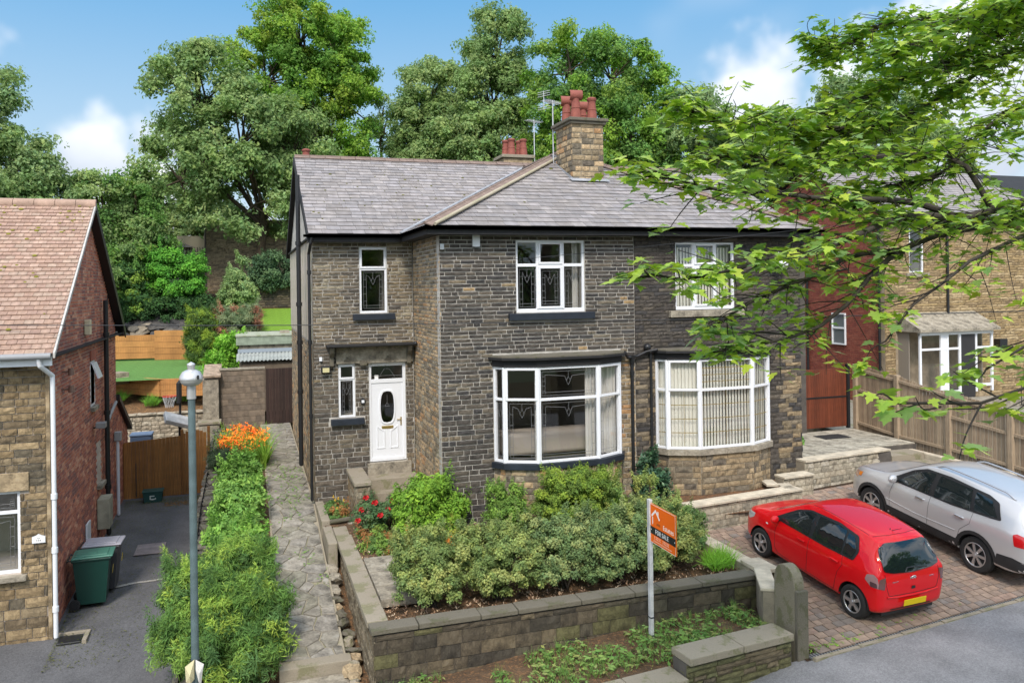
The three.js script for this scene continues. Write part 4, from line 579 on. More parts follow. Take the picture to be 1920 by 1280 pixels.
// ---- wooden fence on the right, boards one by one
{
  const wm = [[0.25, 0.20, 0.15], [0.29, 0.235, 0.175], [0.22, 0.185, 0.14], [0.32, 0.265, 0.20]].map(([r, g, b]) => mat(r * 1.6, g * 1.6, b * 1.55, 0.92, { map: woodTex, bumpMap: woodTex, bumpScale: 0.003 }));
  const posts = [[-3.07, 1.42, 3.42], [-1.4, 1.27, 3.24], [0.42, 1.25, 3.0], [2.28, 1.21, 2.76], [4.14, 1.1, 2.6], [5.6, 1.0, 2.45]], f = thing('wooden_fence', 'weathered grey-brown close-boarded fence on the right of the patio', 'fence', [13.85, 0, 0]);
  for (const [z, a, b] of posts) part('post', new GB().rbox(-0.09, 0.05, a - 0.6, b + 0.02, z - 0.07, z + 0.07, 0.01).geo(1), wm[3], f);
  for (let i = 0; i + 1 < posts.length; i++) { const [z0, a0, b0] = posts[i], [z1, a1, b1] = posts[i + 1], n = 14, sag = i === 1 ? 0.12 : 0; for (let k = 0; k < n; k++) { const t = (k + 0.5) / n, z = mix(z0 + 0.08, z1 - 0.08, t), w = (z1 - z0 - 0.16) / n - (i ? 0.02 : 0.004), a = mix(a0, a1, t) - 0.1, b = mix(b0, b1, t) - sag * Math.sin(t * 3.14) * 0.5 + rr(-0.012, 0.012); part('board', new GB().rbox(0.0, 0.022, a, b, z - w / 2, z + w / 2, 0.004).geo(1), pick(wm), f); }
    for (const u of [0.12, 0.62, 0.93]) { const ya = mix(a0, b0, u), yb = mix(a1, b1, u), L = Math.hypot(z1 - z0 - 0.15, yb - ya); part('rail', new GB().add(new THREE.BoxGeometry(0.04, 0.075, L), MX(-0.022, (ya + yb) / 2, (z0 + z1) / 2, -Math.atan2(yb - ya, z1 - z0), 0, 0)).geo(1), wm[3], f); } }
}
{ // red-brown side gate
  const g = thing('side_gate', 'tall red-brown boarded gate beside the right-hand house', 'gate', [12.1, 1.45, -3.3]), gm = [[0.20, 0.052, 0.022], [0.23, 0.06, 0.026], [0.175, 0.046, 0.02]].map(([r, g2, b]) => mat(r, g2, b, 0.6, { map: woodTex, bumpMap: woodTex, bumpScale: 0.002 }));
  for (let i = 0; i < 15; i++) part('board', new GB().rbox(0.03 + i * 0.101, 0.03 + i * 0.101 + 0.098, 0.06, 1.86, 0, 0.025, 0.004).geo(1), pick(gm), g); part('band', box(0.02, 1.56, 0.96, 1.01, 0.026, 0.036), M.black, g); part('frame', new GB().box(-0.06, 0.02, 0, 1.98, -0.04, 0.05).geo(1), M.black, g); part('frame', box(1.56, 1.66, 0, 1.98, -0.04, 0.05), M.black, g);
}
// ================================================================ path of crazy paving, left bed, dry wall
{
  const path = struct('garden_path', sheet(-3.6, -2.52, -14.4, 3.5, 6, 60, (x, z) => pathY(z) - 0.02, 1), mat(0.40, 0.37, 0.30, 1, { map: mossTex, bumpMap: fineBump, bumpScale: 0.01 }));
  const q = rng(21), pts = []; for (let j = -2, n = 0; j < 50; j++) for (let i = -1; i < 5; i++) { const s = 0.31, u = q(), v = q(), k = q(); if (k > 0.3) pts.push([-3.75 + (i + 0.5 + (u - 0.5) * 1.7) * s, -14.5 + (j + 0.5 + (v - 0.5) * 1.7) * s * 1.2]); }
  const fm = [[0.30, 0.285, 0.245], [0.33, 0.315, 0.27], [0.28, 0.265, 0.23], [0.36, 0.34, 0.30], [0.31, 0.295, 0.265], [0.27, 0.26, 0.21]].map(([r, g, b]) => mat(r, g, b, 0.92, { map: stoneTex, bumpMap: stoneBump, bumpScale: 0.006 }));
  for (const [cx, cz] of pts) {
    let poly = [[-3.56, -14.3], [-2.56, -14.3], [-2.56, 3.45], [-3.56, 3.45]];
    for (const [ox, oz] of pts) { if ((ox === cx && oz === cz) || Math.hypot(ox - cx, oz - cz) > 1.6) continue; const mx = (ox + cx) / 2, mz = (oz + cz) / 2, L = Math.hypot(ox - cx, oz - cz), nx = (ox - cx) / L, nz = (oz - cz) / L, out = [], D = (p) => (p[0] - mx) * nx + (p[1] - mz) * nz + 0.013; for (let i = 0; i < poly.length; i++) { const a = poly[i], b = poly[(i + 1) % poly.length], da = D(a), db = D(b); if (da <= 0) out.push(a); if ((da <= 0) !== (db <= 0)) { const t = da / (da - db); out.push([mix(a[0], b[0], t), mix(a[1], b[1], t)]); } } poly = out; if (poly.length < 3) break; }
    if (poly.length < 3) continue; let ar = 0; for (let i = 0; i < poly.length; i++) { const a = poly[i], b = poly[(i + 1) % poly.length]; ar += a[0] * b[1] - b[0] * a[1]; } if (Math.abs(ar) < 0.02) continue; if (ar > 0) poly.reverse();
    const h = q() * 0.012, v = [], Y = (p) => pathY(p[1]) + h, n = poly.length, ctr = [poly.reduce((s, p) => s + p[0], 0) / n, poly.reduce((s, p) => s + p[1], 0) / n], inn = poly.map(([x, z]) => [mix(x, ctr[0], 0.05), mix(z, ctr[1], 0.05)]);
    for (let i = 0; i < n; i++) { const k = (i + 1) % n, a = inn[i], b = inn[k], c = poly[i], d = poly[k]; v.push(ctr[0], Y(ctr), ctr[1], a[0], Y(a), a[1], b[0], Y(b), b[1]); v.push(a[0], Y(a), a[1], c[0], Y(c) - 0.008, c[1], d[0], Y(d) - 0.008, d[1], a[0], Y(a), a[1], d[0], Y(d) - 0.008, d[1], b[0], Y(b), b[1]); v.push(c[0], Y(c) - 0.008, c[1], c[0], Y(c) - 0.05, c[1], d[0], Y(d) - 0.05, d[1], c[0], Y(c) - 0.008, c[1], d[0], Y(d) - 0.05, d[1], d[0], Y(d) - 0.008, d[1]); }
    const g = new THREE.BufferGeometry(); g.setAttribute('position', new THREE.Float32BufferAttribute(v, 3)); g.computeVertexNormals(); uvm(g, 1); part('flagstone', g, fm[Math.floor(q() * 6)], path);
  }
  const st = thing('path_steps', 'broad stone steps at the foot of the crazy-paved path', 'steps'); part('step', new GB().rbox(-3.62, -2.45, -0.8, -0.17, 3.45, 3.75, 0.02).geo(1), M.cope, st); part('step', new GB().rbox(-3.62, -2.45, -1.0, -0.36, 3.76, 4.5, 0.02).geo(1), M.flag, st); part('step', new GB().rbox(-3.62, -2.45, -1.2, -0.55, 4.51, 5.2, 0.02).geo(1), M.flag, st);
  struct('ditch', sheet(-2.56, -2.2, -1.0, 6.5, 4, 40, (x, z) => pathY(Math.min(z, 3.4)) - 0.22 + (fbm(x * 5, z * 5 + 60, 900, 2, 4) - 0.5) * 0.2, 1), mat(0.40, 0.36, 0.30, 1, { map: soilTex, bumpMap: soilTex, bumpScale: 0.04 }));
  const rb = thing('rubble_edge', 'loose broken stones lining the ditch beside the path', 'rubble'), rg = [1, 2, 3, 4].map((s) => { const g = new THREE.IcosahedronGeometry(1, 1), p = g.attributes.position, k = rng(s); const mp = {}; for (let i = 0; i < p.count; i++) { const key = [p.getX(i), p.getY(i), p.getZ(i)].map((c) => c.toFixed(2)).join(); mp[key] ??= 0.7 + k() * 0.5; p.setXYZ(i, p.getX(i) * mp[key], p.getY(i) * mp[key], p.getZ(i) * mp[key]); } g.computeVertexNormals(); return uvm(g, 0.3); });
  globalThis.__rocks = rg;
  for (let z = 0.3; z < 6; z += rr(0.16, 0.34)) { const o = part('rubble_stone', pick(rg), pick([M.cope, M.flag, M.darkcope, M.sandstone]), rb, [-2.45 + rr(-0.06, 0.1), pathY(Math.min(z, 3.4)) - 0.1 + rr(-0.05, 0.05), z]); o.scale.set(rr(0.08, 0.16), rr(0.05, 0.11), rr(0.1, 0.2)); o.rotation.set(rr(-0.3, 0.3), rr(0, 6), rr(-0.3, 0.3)); }
  struct('bed_soil', sheet(0, 0, 0, 0, 16, 60, (x, z) => pathY(Math.min(z, 3.4)) + (x < -4.9 ? -0.3 : -0.04) + (fbm(x * 2 + 8, z * 2 + 70, 900, 3, 5) - 0.5) * 0.12 - (z > 2 ? (z - 2) * 0.12 : 0), 0.8, (u, v) => [mix(-5.05, -3.58, u), mix(-14, 6.3, v)]), M.soil);
  { const w = thing('dry_stone_wall', 'dark dry stone wall of stacked thin slabs holding the left flower bed', 'wall'); part('core', (() => { const g = new GB(); for (let z = -13.5; z < 5.5; z += 0.5) { const t = pathY(Math.min(z, 3.4)) - 0.06; g.box(-5.16, -4.98, -1.3, t, z, z + 0.498); } return g.geo(1); })(), M.mortarDark, w); w.children[0].userData.kind = 'stuff';
    const P = new Pieces(), dm = [[0.10, 0.095, 0.085], [0.14, 0.13, 0.115], [0.075, 0.07, 0.062], [0.19, 0.175, 0.15], [0.12, 0.12, 0.09]].map(([r, g, b]) => stoneM(r, g, b));
    for (let z = -13.4; z < 5.3;) { const L = rr(0.22, 0.5), top = pathY(Math.min(z, 3.4)); for (let y = ldriveY(z) - 0.05; y < top + 0.06;) { const h = rr(0.035, 0.07); P.put(pick(HEWN), MX(-5.14, y + h / 2, z + L / 2 + rr(-0.04, 0.04), 0, -Math.PI / 2 + rr(-0.06, 0.06), 0, L * rr(0.85, 1.1), h * 0.92, rr(0.05, 0.11)), Math.floor(R() * 5), L * h); if (y + h > top - 0.03) P.put(pick(HEWN), MX(-4.95, y + h / 2 + 0.01, z + L / 2, -Math.PI / 2, 0, rr(-0.3, 0.3), rr(0.2, 0.34), L * 0.8, 0.05), Math.floor(R() * 5), L * 0.3); y += h; } z += L; }
    P.build(w, 'slab', 'far_slabs', dm, M.stuffStone); }
}
// ================================================================ the house on the left
{
  const h = thing('detached_house', 'red brick and stone house with red tiled roof at the left edge', 'house'), XC = -7.58, ZF = 0.25, ZB = -8.0, EV = 4.86, RY = 8.06, ZR = -3.95;
  const w = new GB(); w.ext(rect(-12.6, XC - 0.02, -1.1, EV), 0.25, MX(0, 0, ZF - 0.27), 0, [rect(-9.9, -8.09, 0.8, 2.33)]); w.box(XC - 0.27, XC - 0.02, -1.1, EV, ZB, ZF - 0.28); w.ext([[ZB, EV], [ZF - 0.02, EV], [ZR, RY - 0.12]], 0.24, MX(XC - 0.02, 0, 0, 0, -Math.PI / 2, 0)); w.box(-12.6, XC - 0.3, -1, EV, ZB, ZB + 0.2); const wall = part('wall', w.geo(1), mat(0.66, 0.58, 0.50, 0.95, { map: fineTex }), h);
  const bm = [[0.27, 0.082, 0.052], [0.31, 0.10, 0.062], [0.235, 0.07, 0.05], [0.33, 0.12, 0.08], [0.18, 0.06, 0.05], [0.29, 0.105, 0.075], [0.36, 0.16, 0.11], [0.14, 0.055, 0.05]].map(([r, g, b]) => mat(r * 2.1, g * 2.4, b * 2.3, 0.88, { map: fineTex, bumpMap: fineBump, bumpScale: 0.003 }));
  const B = new Pieces(), rows = []; for (let y = -0.7; y < RY - 0.2; y += 0.075) rows.push(0.075);
  // brick side: clip rows to the gable
  { const base = MX(XC - 0.022, 0, ZF, 0, Math.PI / 2, 0); let y = -0.75, r = 0; for (; y < RY - 0.25; y += 0.0755, r++) { let z0 = ZF - 0.06, z1 = ZB; if (y > EV - 0.1) { const t = (y + 0.08 - EV) / (RY - EV); z0 = mix(ZF + 0.2, ZR, t); z1 = mix(ZB - 0.2, ZR, t); z0 = Math.min(z0, ZF - 0.06); z1 = Math.max(z1, ZB); } let s = ZF - z0 - (r % 2) * 0.113; while (s < ZF - z1) { const a = Math.max(s, ZF - z0), e = Math.min(s + 0.226, ZF - z1); s += 0.226; if (e - a < 0.03) continue; const zc = ZF - (a + e) / 2, yc = y + 0.0375; if ((zc < -4.05 && zc > -4.65 && yc > 3.25 && yc < 4.35) || (zc < -4.75 && zc > -5.35 && yc > 1.25 && yc < 2.25) || (zc < -6.1 && zc > -6.75 && yc > 1.1 && yc < 2.4)) continue; B.put(pick(BRICK), base.clone().multiply(MX((a + e) / 2, yc, 0, 0, 0, 0, e - a - 0.015, 0.061, 0.012)), fbm(zc * 2 + 30, y * 3, 900, 2, 3) > 0.56 ? pick([4, 7, 2, 0]) : Math.floor(R() * 7), (e - a) * 0.075 * 0.5); } } }
  B.build(wall, 'brick', 'far_bricks', bm, M.stuffFine);
  const S = new Pieces(), lsm = [[0.17, 0.125, 0.07], [0.22, 0.165, 0.095], [0.13, 0.10, 0.062], [0.27, 0.205, 0.12], [0.10, 0.085, 0.06], [0.19, 0.15, 0.095]].map(([r, g, b]) => stoneM(r * 1.4, g * 1.4, b * 1.4));
  masonry(S, [-12.6, -1.0, ZF - 0.02], 0, 12.6 + XC - 0.06, coursesTo(5.8, (y) => (y < 1.5 ? 0.19 : 0.135)), [0.2, 0.5], [[2.7, 4.51, 1.8, 3.33], [2.5, 4.66, 3.33, 3.68], [2.5, 4.6, 1.68, 1.8]], HEWN, 0.04, (x, y) => Math.floor(R() * 6), 0.018); S.build(wall, 'stone', 'far_stones', lsm, M.stuffStone);
  part('quoin', new GB().rbox(XC - 0.06, XC + 0.01, -1.0, EV - 0.05, ZF - 0.058, ZF + 0.03, 0.008).geo(1), M.sandstone, wall);
  const win = casement(h, 'window', -9.9, 0.8, 1.81, 1.53, [[-9.83, -9.02, 0.87, 1.9, 0], [-8.98, -8.15, 0.87, 1.9, 2], [-9.83, -9.02, 1.96, 2.27, 0], [-8.98, -8.15, 1.96, 2.27, 2]], { mull: [[-9.85, -8.14, 1.9, 1.96], [-9.03, -8.97, 0.85, 1.9], [-9.03, -8.97, 1.96, 2.28]] }); win.position.z = ZF - 0.06;
  part('sill', sillG(-10, -7.98, 0.68, 0.78, 0.02, 0.18), M.flag, win); part('lintel', new GB().rbox(-10.1, -7.93, 2.335, 2.67, 0.042, 0.10, 0.01).geo(1), M.sandstone, win); room(win, -9.88, -8.1, 0.82, 2.32, -1.5, -0.22, M.roomDark);
  // tiled roof
  const k = (RY - EV) / (0.65 - ZR), sl3 = Math.sqrt(1 + k * k), deck = new GB(), e = EV - 0.02; tri(deck, [-13, e, 0.65], [-7.42, e, 0.65], [-7.42, RY - 0.02, ZR], [-13, RY - 0.02, ZR]); tri(deck, [-13, RY - 0.02, ZR], [-7.42, RY - 0.02, ZR], [-7.42, e, ZR * 2 - 0.65], [-13, e, ZR * 2 - 0.65]); deck.box(-13, -7.44, e - 0.05, e - 0.02, -8.4, 0.6);
  const rf = part('roof', deck.geo(1), M.blackMatt, h), T = new Pieces(), tm = [[0.36, 0.215, 0.165], [0.38, 0.235, 0.185], [0.34, 0.20, 0.155], [0.40, 0.25, 0.20], [0.33, 0.195, 0.155], [0.37, 0.24, 0.19]].map(([r, g, b]) => mat(r * 1.4, g * 1.56, b * 1.5, 0.9, { map: fineTex, bumpMap: fineBump, bumpScale: 0.004 }));
  slating(T, V(0, EV, 0.65), V(1, 0, 0), V(0, k, -1).normalize(), [[-10.4, 0], [-7.43, 0], [-7.43, (0.65 - ZR) * sl3], [-10.4, (0.65 - ZR) * sl3]], 0.152, [0.165, 0.168], slateGeo, 6, 0.02, 1.12, 0.002); T.build(rf, 'tile', 'far_tiles', tm, M.stuffFine);
  for (let x = -10.4; x < -7.5; x += 0.43) part('ridge_tile', new GB().add(new THREE.CylinderGeometry(0.13, 0.13, 0.42, 12, 1, false, -1.9, 3.8), MX(x + 0.215, RY - 0.0, ZR, 0, 0, Math.PI / 2, 1, 1, 1)).geo(1), tm[1], rf);
  const ms = new GB(), q = rng(8); for (let i = 0; i < 60; i++) { const s = 4.65 * (1 - q() * q()); ms.add(new THREE.SphereGeometry(0.012 + q() * 0.03, 6, 4), MX(-9.4 + q() * 1.9, EV + k * s + 0.045, 0.65 - s, 0.5, 0, 0, 1.4, 0.6, 1)); } part('moss', ms.geo(1), mat(0.22, 0.20, 0.03, 1), rf).userData.kind = 'stuff';
  const vg = (za, ya, zb, yb, mt, nm, th) => part(nm, new GB().ext([[-za, ya - th], [-zb, yb - th], [-zb, yb + 0.035], [-za, ya + 0.035]], 0.035, MX(-7.425, 0, 0, 0, Math.PI / 2, 0)).geo(1), mt, rf);
  vg(0.68, EV, ZR, RY, mat(0.62, 0.60, 0.56, 0.8, { map: fineTex }), 'verge', 0.06); vg(ZR, RY, ZR * 2 - 0.7, EV, M.black, 'bargeboard', 0.2);
  const us = new GB(); tri(us, [XC, RY - 0.16, ZR], [-7.43, RY - 0.16, ZR], [-7.43, EV - 0.16, ZR * 2 - 0.65], [XC, EV - 0.16, ZR * 2 - 0.65]); part('verge_soffit', us.geo(1), M.black, rf);
  part('gutter', new GB().cyl(V(-13, EV - 0.02, 0.72), V(-7.45, EV - 0.02, 0.72), 0.06, 0.06, 8).geo(1), mat(0.28, 0.29, 0.3, 0.6), rf); part('fascia', box(-13, -7.45, EV - 0.2, EV - 0.03, 0.6, 0.63), M.white, rf);
  // pipes and fittings
  const wp = M.white; pipe('downpipe', [[-7.66, 4.8, 0.7], [-7.64, 4.66, 0.66], [-7.5, 4.45, 0.36], [-7.5, -0.42, 0.36]], 0.042, wp, h, [[-7.5, 2.2, 0.36], [-7.5, 1.2, 0.36], [-7.5, 0.1, 0.36]]);
  pipe('soil_pipe', [[-7.48, 5.78, -5.65], [-7.48, -0.2, -5.65]], 0.06, M.black, h, [[-7.48, 4.9, -5.65], [-7.48, 2.9, -5.65], [-7.48, 1.0, -5.65]]);
  pipe('downpipe', [[-7.5, 1.9, -7.5], [-7.5, -0.2, -7.5]], 0.045, mat(0.6, 0.62, 0.66, 0.4), h); pipe('waste_pipe', [[-7.5, 2.55, -5.7], [-7.5, 2.75, -6.3], [-7.5, 2.95, -7.3]], 0.04, mat(0.3, 0.32, 0.33, 0.5), h); part('hopper', new GB().rbox(-7.58, -7.4, 1.85, 2.1, -7.6, -7.4, 0.02).geo(1), mat(0.3, 0.3, 0.3, 0.6), h);
  pipe('cable', [[-7.56, 5.9, -6.5], [-7.56, 2.9, -6.5]], 0.012, M.black, h);
  part('vent_box', new GB().rbox(-7.58, -7.46, 5.02, 5.36, -3.52, -3.3, 0.01).geo(1), mat(0.6, 0.53, 0.36, 0.7), h); part('meter_box', new GB().rbox(-7.58, -7.3, 0.18, 0.92, -5.15, -4.6, 0.02).geo(1), mat(0.42, 0.40, 0.30, 0.8, { map: fineTex }), h);
  { const f = part('flood_lamp', new GB().rbox(-7.52, -7.3, 2.72, 2.86, -4.4, -4.15, 0.02).geo(1), mat(0.25, 0.25, 0.25, 0.5), h); part('bracket', new GB().cyl(V(-7.58, 2.72, -4.3), V(-7.42, 2.78, -4.3), 0.02).geo(1), M.black, f); }
  { const s1 = part('slit_window', box(-7.64, -7.605, 3.27, 4.33, -4.63, -4.07), M.glass, h); room(s1, -8.2, -7.65, 3.27, 4.33, -4.63, -4.07, M.roomDark).rotation.y = 0; part('frame', new GB().box(-7.625, -7.59, 3.26, 3.31, -4.63, -4.07).box(-7.625, -7.59, 4.29, 4.34, -4.63, -4.07).box(-7.625, -7.59, 3.3, 4.3, -4.66, -4.6).box(-7.625, -7.59, 3.3, 4.3, -4.1, -4.04).geo(1), M.white, s1); const sh = part('open_sash', new GB().rbox(-0.02, 0.02, -0.4, 0, -0.26, 0.26).geo(1), M.white, s1, [-7.56, 4.3, -4.35]); sh.rotation.z = 0.35; part('sill', new GB().rbox(-7.6, -7.5, 3.15, 3.25, -4.68, -4.02).geo(1), M.flag, s1); part('lintel', new GB().rbox(-7.585, -7.555, 4.36, 4.6, -4.68, -4.02).geo(1), bm[2], s1);
    const s2 = part('bricked_window', box(-7.64, -7.605, 1.25, 2.25, -5.33, -4.77), bm[4], h); part('sill', new GB().rbox(-7.6, -7.48, 1.14, 1.24, -5.4, -4.7).geo(1), M.flag, s2); part('bricked_window', box(-7.64, -7.605, 1.1, 2.4, -6.74, -6.11), bm[7], h); part('side_hatch', new GB().rbox(-7.58, -7.54, -0.3, 0.72, -3.55, -3.1, 0.01).geo(1), M.white, h); }
  for (const [y, z] of [[4.4, -0.9], [4.05, -0.9]]) part('insulator', new GB().cyl(V(-7.58, y, z), V(-7.44, y, z), 0.02).add(new THREE.CylinderGeometry(0.05, 0.06, 0.14, 10), MX(-7.42, y, z)).geo(1), mat(0.2, 0.12, 0.09, 0.35), h);
  { const g = part('gully', new GB().rbox(-7.5, -6.95, -0.55, -0.44, 0.12, 0.2, 0.01).rbox(-7.03, -6.95, -0.55, -0.44, 0.205, 0.62, 0.01).geo(1), M.cope, h); g.userData.kind = 'stuff'; part('gully_grate', new GB().rbox(-7.46, -7.06, -0.52, -0.475, 0.22, 0.58, 0.01).geo(1), M.black, h); }
  { const c = document.createElement('canvas'); c.width = 128; c.height = 64; const x = c.getContext('2d'); x.fillStyle = '#f2f2f0'; x.fillRect(0, 0, 128, 64); x.fillStyle = '#333'; x.font = 'bold 34px serif'; x.textAlign = 'center'; x.fillText('11a', 64, 50); x.fillRect(44, 10, 40, 5); const tx = new THREE.CanvasTexture(c); tx.colorSpace = THREE.SRGBColorSpace; const pl = new GB().ext([[-0.11, -0.08], [0.11, -0.08], [0.11, 0.04], [0.05, 0.06], [0, 0.09], [-0.05, 0.06], [-0.11, 0.04]], 0.012).geo(1); const o = part('house_number_plaque', pl, M.white, h, [-7.78, 1.42, ZF + 0.03]); const f = part('number', new THREE.PlaneGeometry(0.19, 0.095), mat(1, 1, 1, 0.5, { map: tx }), o, [0, -0.02, 0.015]); }
  // lean-to at the back
  const x2 = part('lean_to', new GB().ext([[-8.05, -0.6], [-8.05, 2.9], [-10.4, 1.75], [-10.4, -0.6]], 2.0, MX(-7.62, 0, 0, 0, -Math.PI / 2, 0)).geo(1), mat(0.33, 0.13, 0.09, 0.9, { map: fineTex }), h); const B2 = new Pieces(); { let r = 0; for (let y = -0.5; y < 2.8; y += 0.0755, r++) for (let z = -8.05 - (r % 2) * 0.11; z > -10.3; z -= 0.226) { if (y + 0.1 > 2.9 + (z - 0.2 + 8.05) * 0.489) continue; B2.put(pick(BRICK), MX(-7.62, y + 0.04, z - 0.11, 0, Math.PI / 2, 0, 0.214, 0.0645, 0.014), Math.floor(R() * 7), 0.01); } } B2.build(x2, 'brick', 'far_bricks', bm, M.stuffFine, 40); part('verge', new GB().ext([[-8.0, 2.92], [-10.6, 1.66], [-10.6, 1.82], [-8.0, 3.08]], 0.14, MX(-7.5, 0, 0, 0, -Math.PI / 2, 0)).geo(1), M.black, x2);
}
// wooden gate across the left drive
{
  const g = thing('drive_gate', 'orange-brown boarded wooden gates across the end of the left driveway', 'gate', [-7.62, -0.26, -9.25]), gm = [[0.27, 0.125, 0.03], [0.30, 0.14, 0.035], [0.24, 0.11, 0.026], [0.285, 0.13, 0.03]].map(([r, g2, b]) => mat(r * 1.25, g2 * 1.25, b * 1.25, 0.7, { map: woodTex, bumpMap: woodTex, bumpScale: 0.003 }));
  const leaf = (x0, x1, arc, lf) => { const n = Math.round((x1 - x0) / 0.105); for (let i = 0; i < n; i++) { const x = mix(x0, x1, i / n), t = (i + 0.5) / n; part('board', new GB().rbox(x + 0.002, mix(x0, x1, (i + 1) / n) - 0.002, 0.05, 1.78 + arc(t), 0, 0.024, 0.004).geo(1), pick(gm), g); } };
  leaf(0.04, 1.62, (t) => -0.04 + 0.1 * t, 0); leaf(1.66, 2.36, (t) => 0.1 + 0.12 * Math.sin(t * 3.1), 1);
  for (const [x, y] of [[1.62, 2.02], [2.38, 2.08], [0.0, 1.7]]) part('post', new GB().rbox(x, x + 0.08, -0.1, y, -0.09, -0.005, 0.01).geo(1), gm[2], g);
  part('bolt', box(0.36, 0.38, 0.1, 1.1, 0.026, 0.04), M.black, g);
}
// ================================================================ the house on the right
{
  const h = thing('stone_house', 'yellow sandstone house with red brick side and white glazed porch on the right', 'house'), X0 = 19.18, ZF = -7.59, EV = 8.5, B0 = 1.2;
  const w = new GB(); w.ext(rect(X0, X0 + 14, B0 - 1, EV), 0.25, MX(0, 0, ZF - 0.27), 0, [rect(20.39, 21.1, 6.3, 8.2)]); w.box(X0 + 0.02, X0 + 0.27, B0 - 1, EV, ZF - 9, ZF - 0.28); w.ext([[ZF - 9, EV], [ZF - 0.05, EV], [ZF - 4.5, 10.9]], 0.24, MX(X0 + 0.26, 0, 0, 0, -Math.PI / 2, 0)); const wall = part('wall', w.geo(1), mat(0.42, 0.34, 0.24, 0.95, { map: fineTex }), h);
  const P = new Pieces(), sm2 = [[0.42, 0.31, 0.16], [0.37, 0.27, 0.14], [0.46, 0.35, 0.20], [0.31, 0.23, 0.13], [0.50, 0.39, 0.23]].map(([r, g, b]) => stoneM(r, g, b)); masonry(P, [X0, B0, ZF - 0.02], 0, 9, coursesTo(7.25, () => rr(0.09, 0.12)), [0.25, 0.7], [[1.21, 1.92, 5.1, 7.0], [0.5, 4.2, -1, 2.9]], HEWN, 0.035, (x, y) => (x < 2.6 && R() < 0.5 ? 3 : Math.floor(R() * 5)), 0.012); P.build(wall, 'stone', 'far_stones', sm2, M.stuffStone, 200);
  const bm = [[0.30, 0.075, 0.05], [0.34, 0.09, 0.058], [0.26, 0.065, 0.046], [0.36, 0.11, 0.07]].map(([r, g, b]) => mat(r, g, b, 0.88, { map: fineTex })), B = new Pieces(); let r = 0; for (let y = B0; y < 10.8; y += 0.0755, r++) for (let z = ZF - 0.1 - (r % 2) * 0.113; z > ZF - 8.8; z -= 0.226) { const lim = y < EV ? 99 : (10.9 - y) / (10.9 - EV) * 4.4; if (Math.abs(z - 0.11 - (ZF - 4.5)) > lim) continue; B.put(pick(BRICK), MX(X0 + 0.022, y + 0.038, z - 0.113, 0, -Math.PI / 2, 0, 0.214, 0.0645, 0.014), Math.floor(R() * 4), 0.01); } B.build(wall, 'brick', 'far_bricks', bm, M.stuffFine, 0);
  const win = casement(h, 'window', 20.39, 6.3, 0.71, 1.9, [[20.45, 21.04, 6.36, 7.4, 0], [20.41, 21.08, 7.44, 8.18, 1]], { mull: [[20.44, 21.05, 7.39, 7.45]] }); win.position.z = ZF - 0.04; part('sill', sillG(20.2, 21.3, 6.13, 6.28, 0.02, 0.14), M.flag, win); room(win, 20.4, 21.09, 6.31, 8.19, -1, -0.23, M.roomDark);
  // glazed porch
  const pz = ZF + 1.0, fr = new GB(); for (const x of [19.85, 20.85, 21.15, 21.75, 22.55, 23.35]) fr.rbox(x, x + 0.09, 1.7, 4.0, pz - 0.08, pz, 0.01); fr.box(19.85, 23.44, 3.92, 4.05, pz - 0.09, pz + 0.01); fr.box(19.94, 21.75, 3.35, 3.43, pz - 0.07, pz - 0.01); fr.box(22.64, 23.35, 3.35, 3.43, pz - 0.07, pz - 0.01); fr.box(19.94, 21.75, 1.7, 1.8, pz - 0.07, pz - 0.01); fr.box(22.64, 23.35, 1.9, 2.0, pz - 0.07, pz - 0.01); fr.box(20.94, 21.15, 1.8, 3.92, pz - 0.07, pz - 0.02);
  const po = part('porch', fr.geo(1), M.white, h); part('pane', box(19.9, 21.78, 1.75, 3.95, pz - 0.05, pz - 0.044), M.glass, po); part('pane', box(22.6, 23.38, 1.95, 3.95, pz - 0.05, pz - 0.044), M.glass, po); part('porch_door', new GB().rbox(21.85, 22.54, 1.5, 3.9, pz - 0.06, pz - 0.02).geo(1), mat(0.03, 0.028, 0.03, 0.4), po); part('porch_roof', new GB().ext([[ZF, 4.75], [pz + 0.2, 4.15], [pz + 0.2, 4.05], [ZF, 4.05]], 3.9, MX(23.6, 0, 0, 0, -Math.PI / 2, 0)).geo(1), M.flag, po); part('plinth', box(19.8, 23.45, 1.0, 1.69, ZF + 0.02, pz - 0.1), M.sandstone, po); room(po, 19.86, 23.4, 1.7, 4.0, ZF - 0.8, pz - 0.5, mat(0.25, 0.22, 0.18, 0.9)); part('step', box(21.6, 24.2, 0.9, 1.5, pz, pz + 0.9), M.flag, po);
  pipe('downpipe', [[22.2, 8.4, ZF + 0.08], [22.2, 4.7, ZF + 0.08]], 0.05, M.black, h); pipe('downpipe', [[X0 - 0.08, 8.5, ZF - 0.2], [X0 - 0.08, 1.5, ZF - 0.2]], 0.05, M.black, h); pipe('downpipe', [[X0 - 0.08, 8.4, ZF - 4.4], [X0 - 0.08, 1.5, ZF - 4.4]], 0.05, M.black, h);
  pipe('waste_pipe', [[X0 - 0.08, 6.2, ZF - 4.4], [X0 - 0.08, 6.5, ZF - 1.9]], 0.04, M.black, h);
  const sw = casement(h, 'window', 0, 3.4, 0.8, 1.3, [[0.05, 0.75, 3.46, 4.05, 0], [0.05, 0.75, 4.12, 4.65, 0]], { mull: [[0.05, 0.75, 4.05, 4.12]] }); sw.position.set(X0 - 0.08, 0, ZF - 2.9); sw.rotation.y = -Math.PI / 2; part('backing', box(0.03, 0.77, 3.43, 4.67, -0.065, -0.055), mat(0.2, 0.22, 0.23, 0.5), sw);
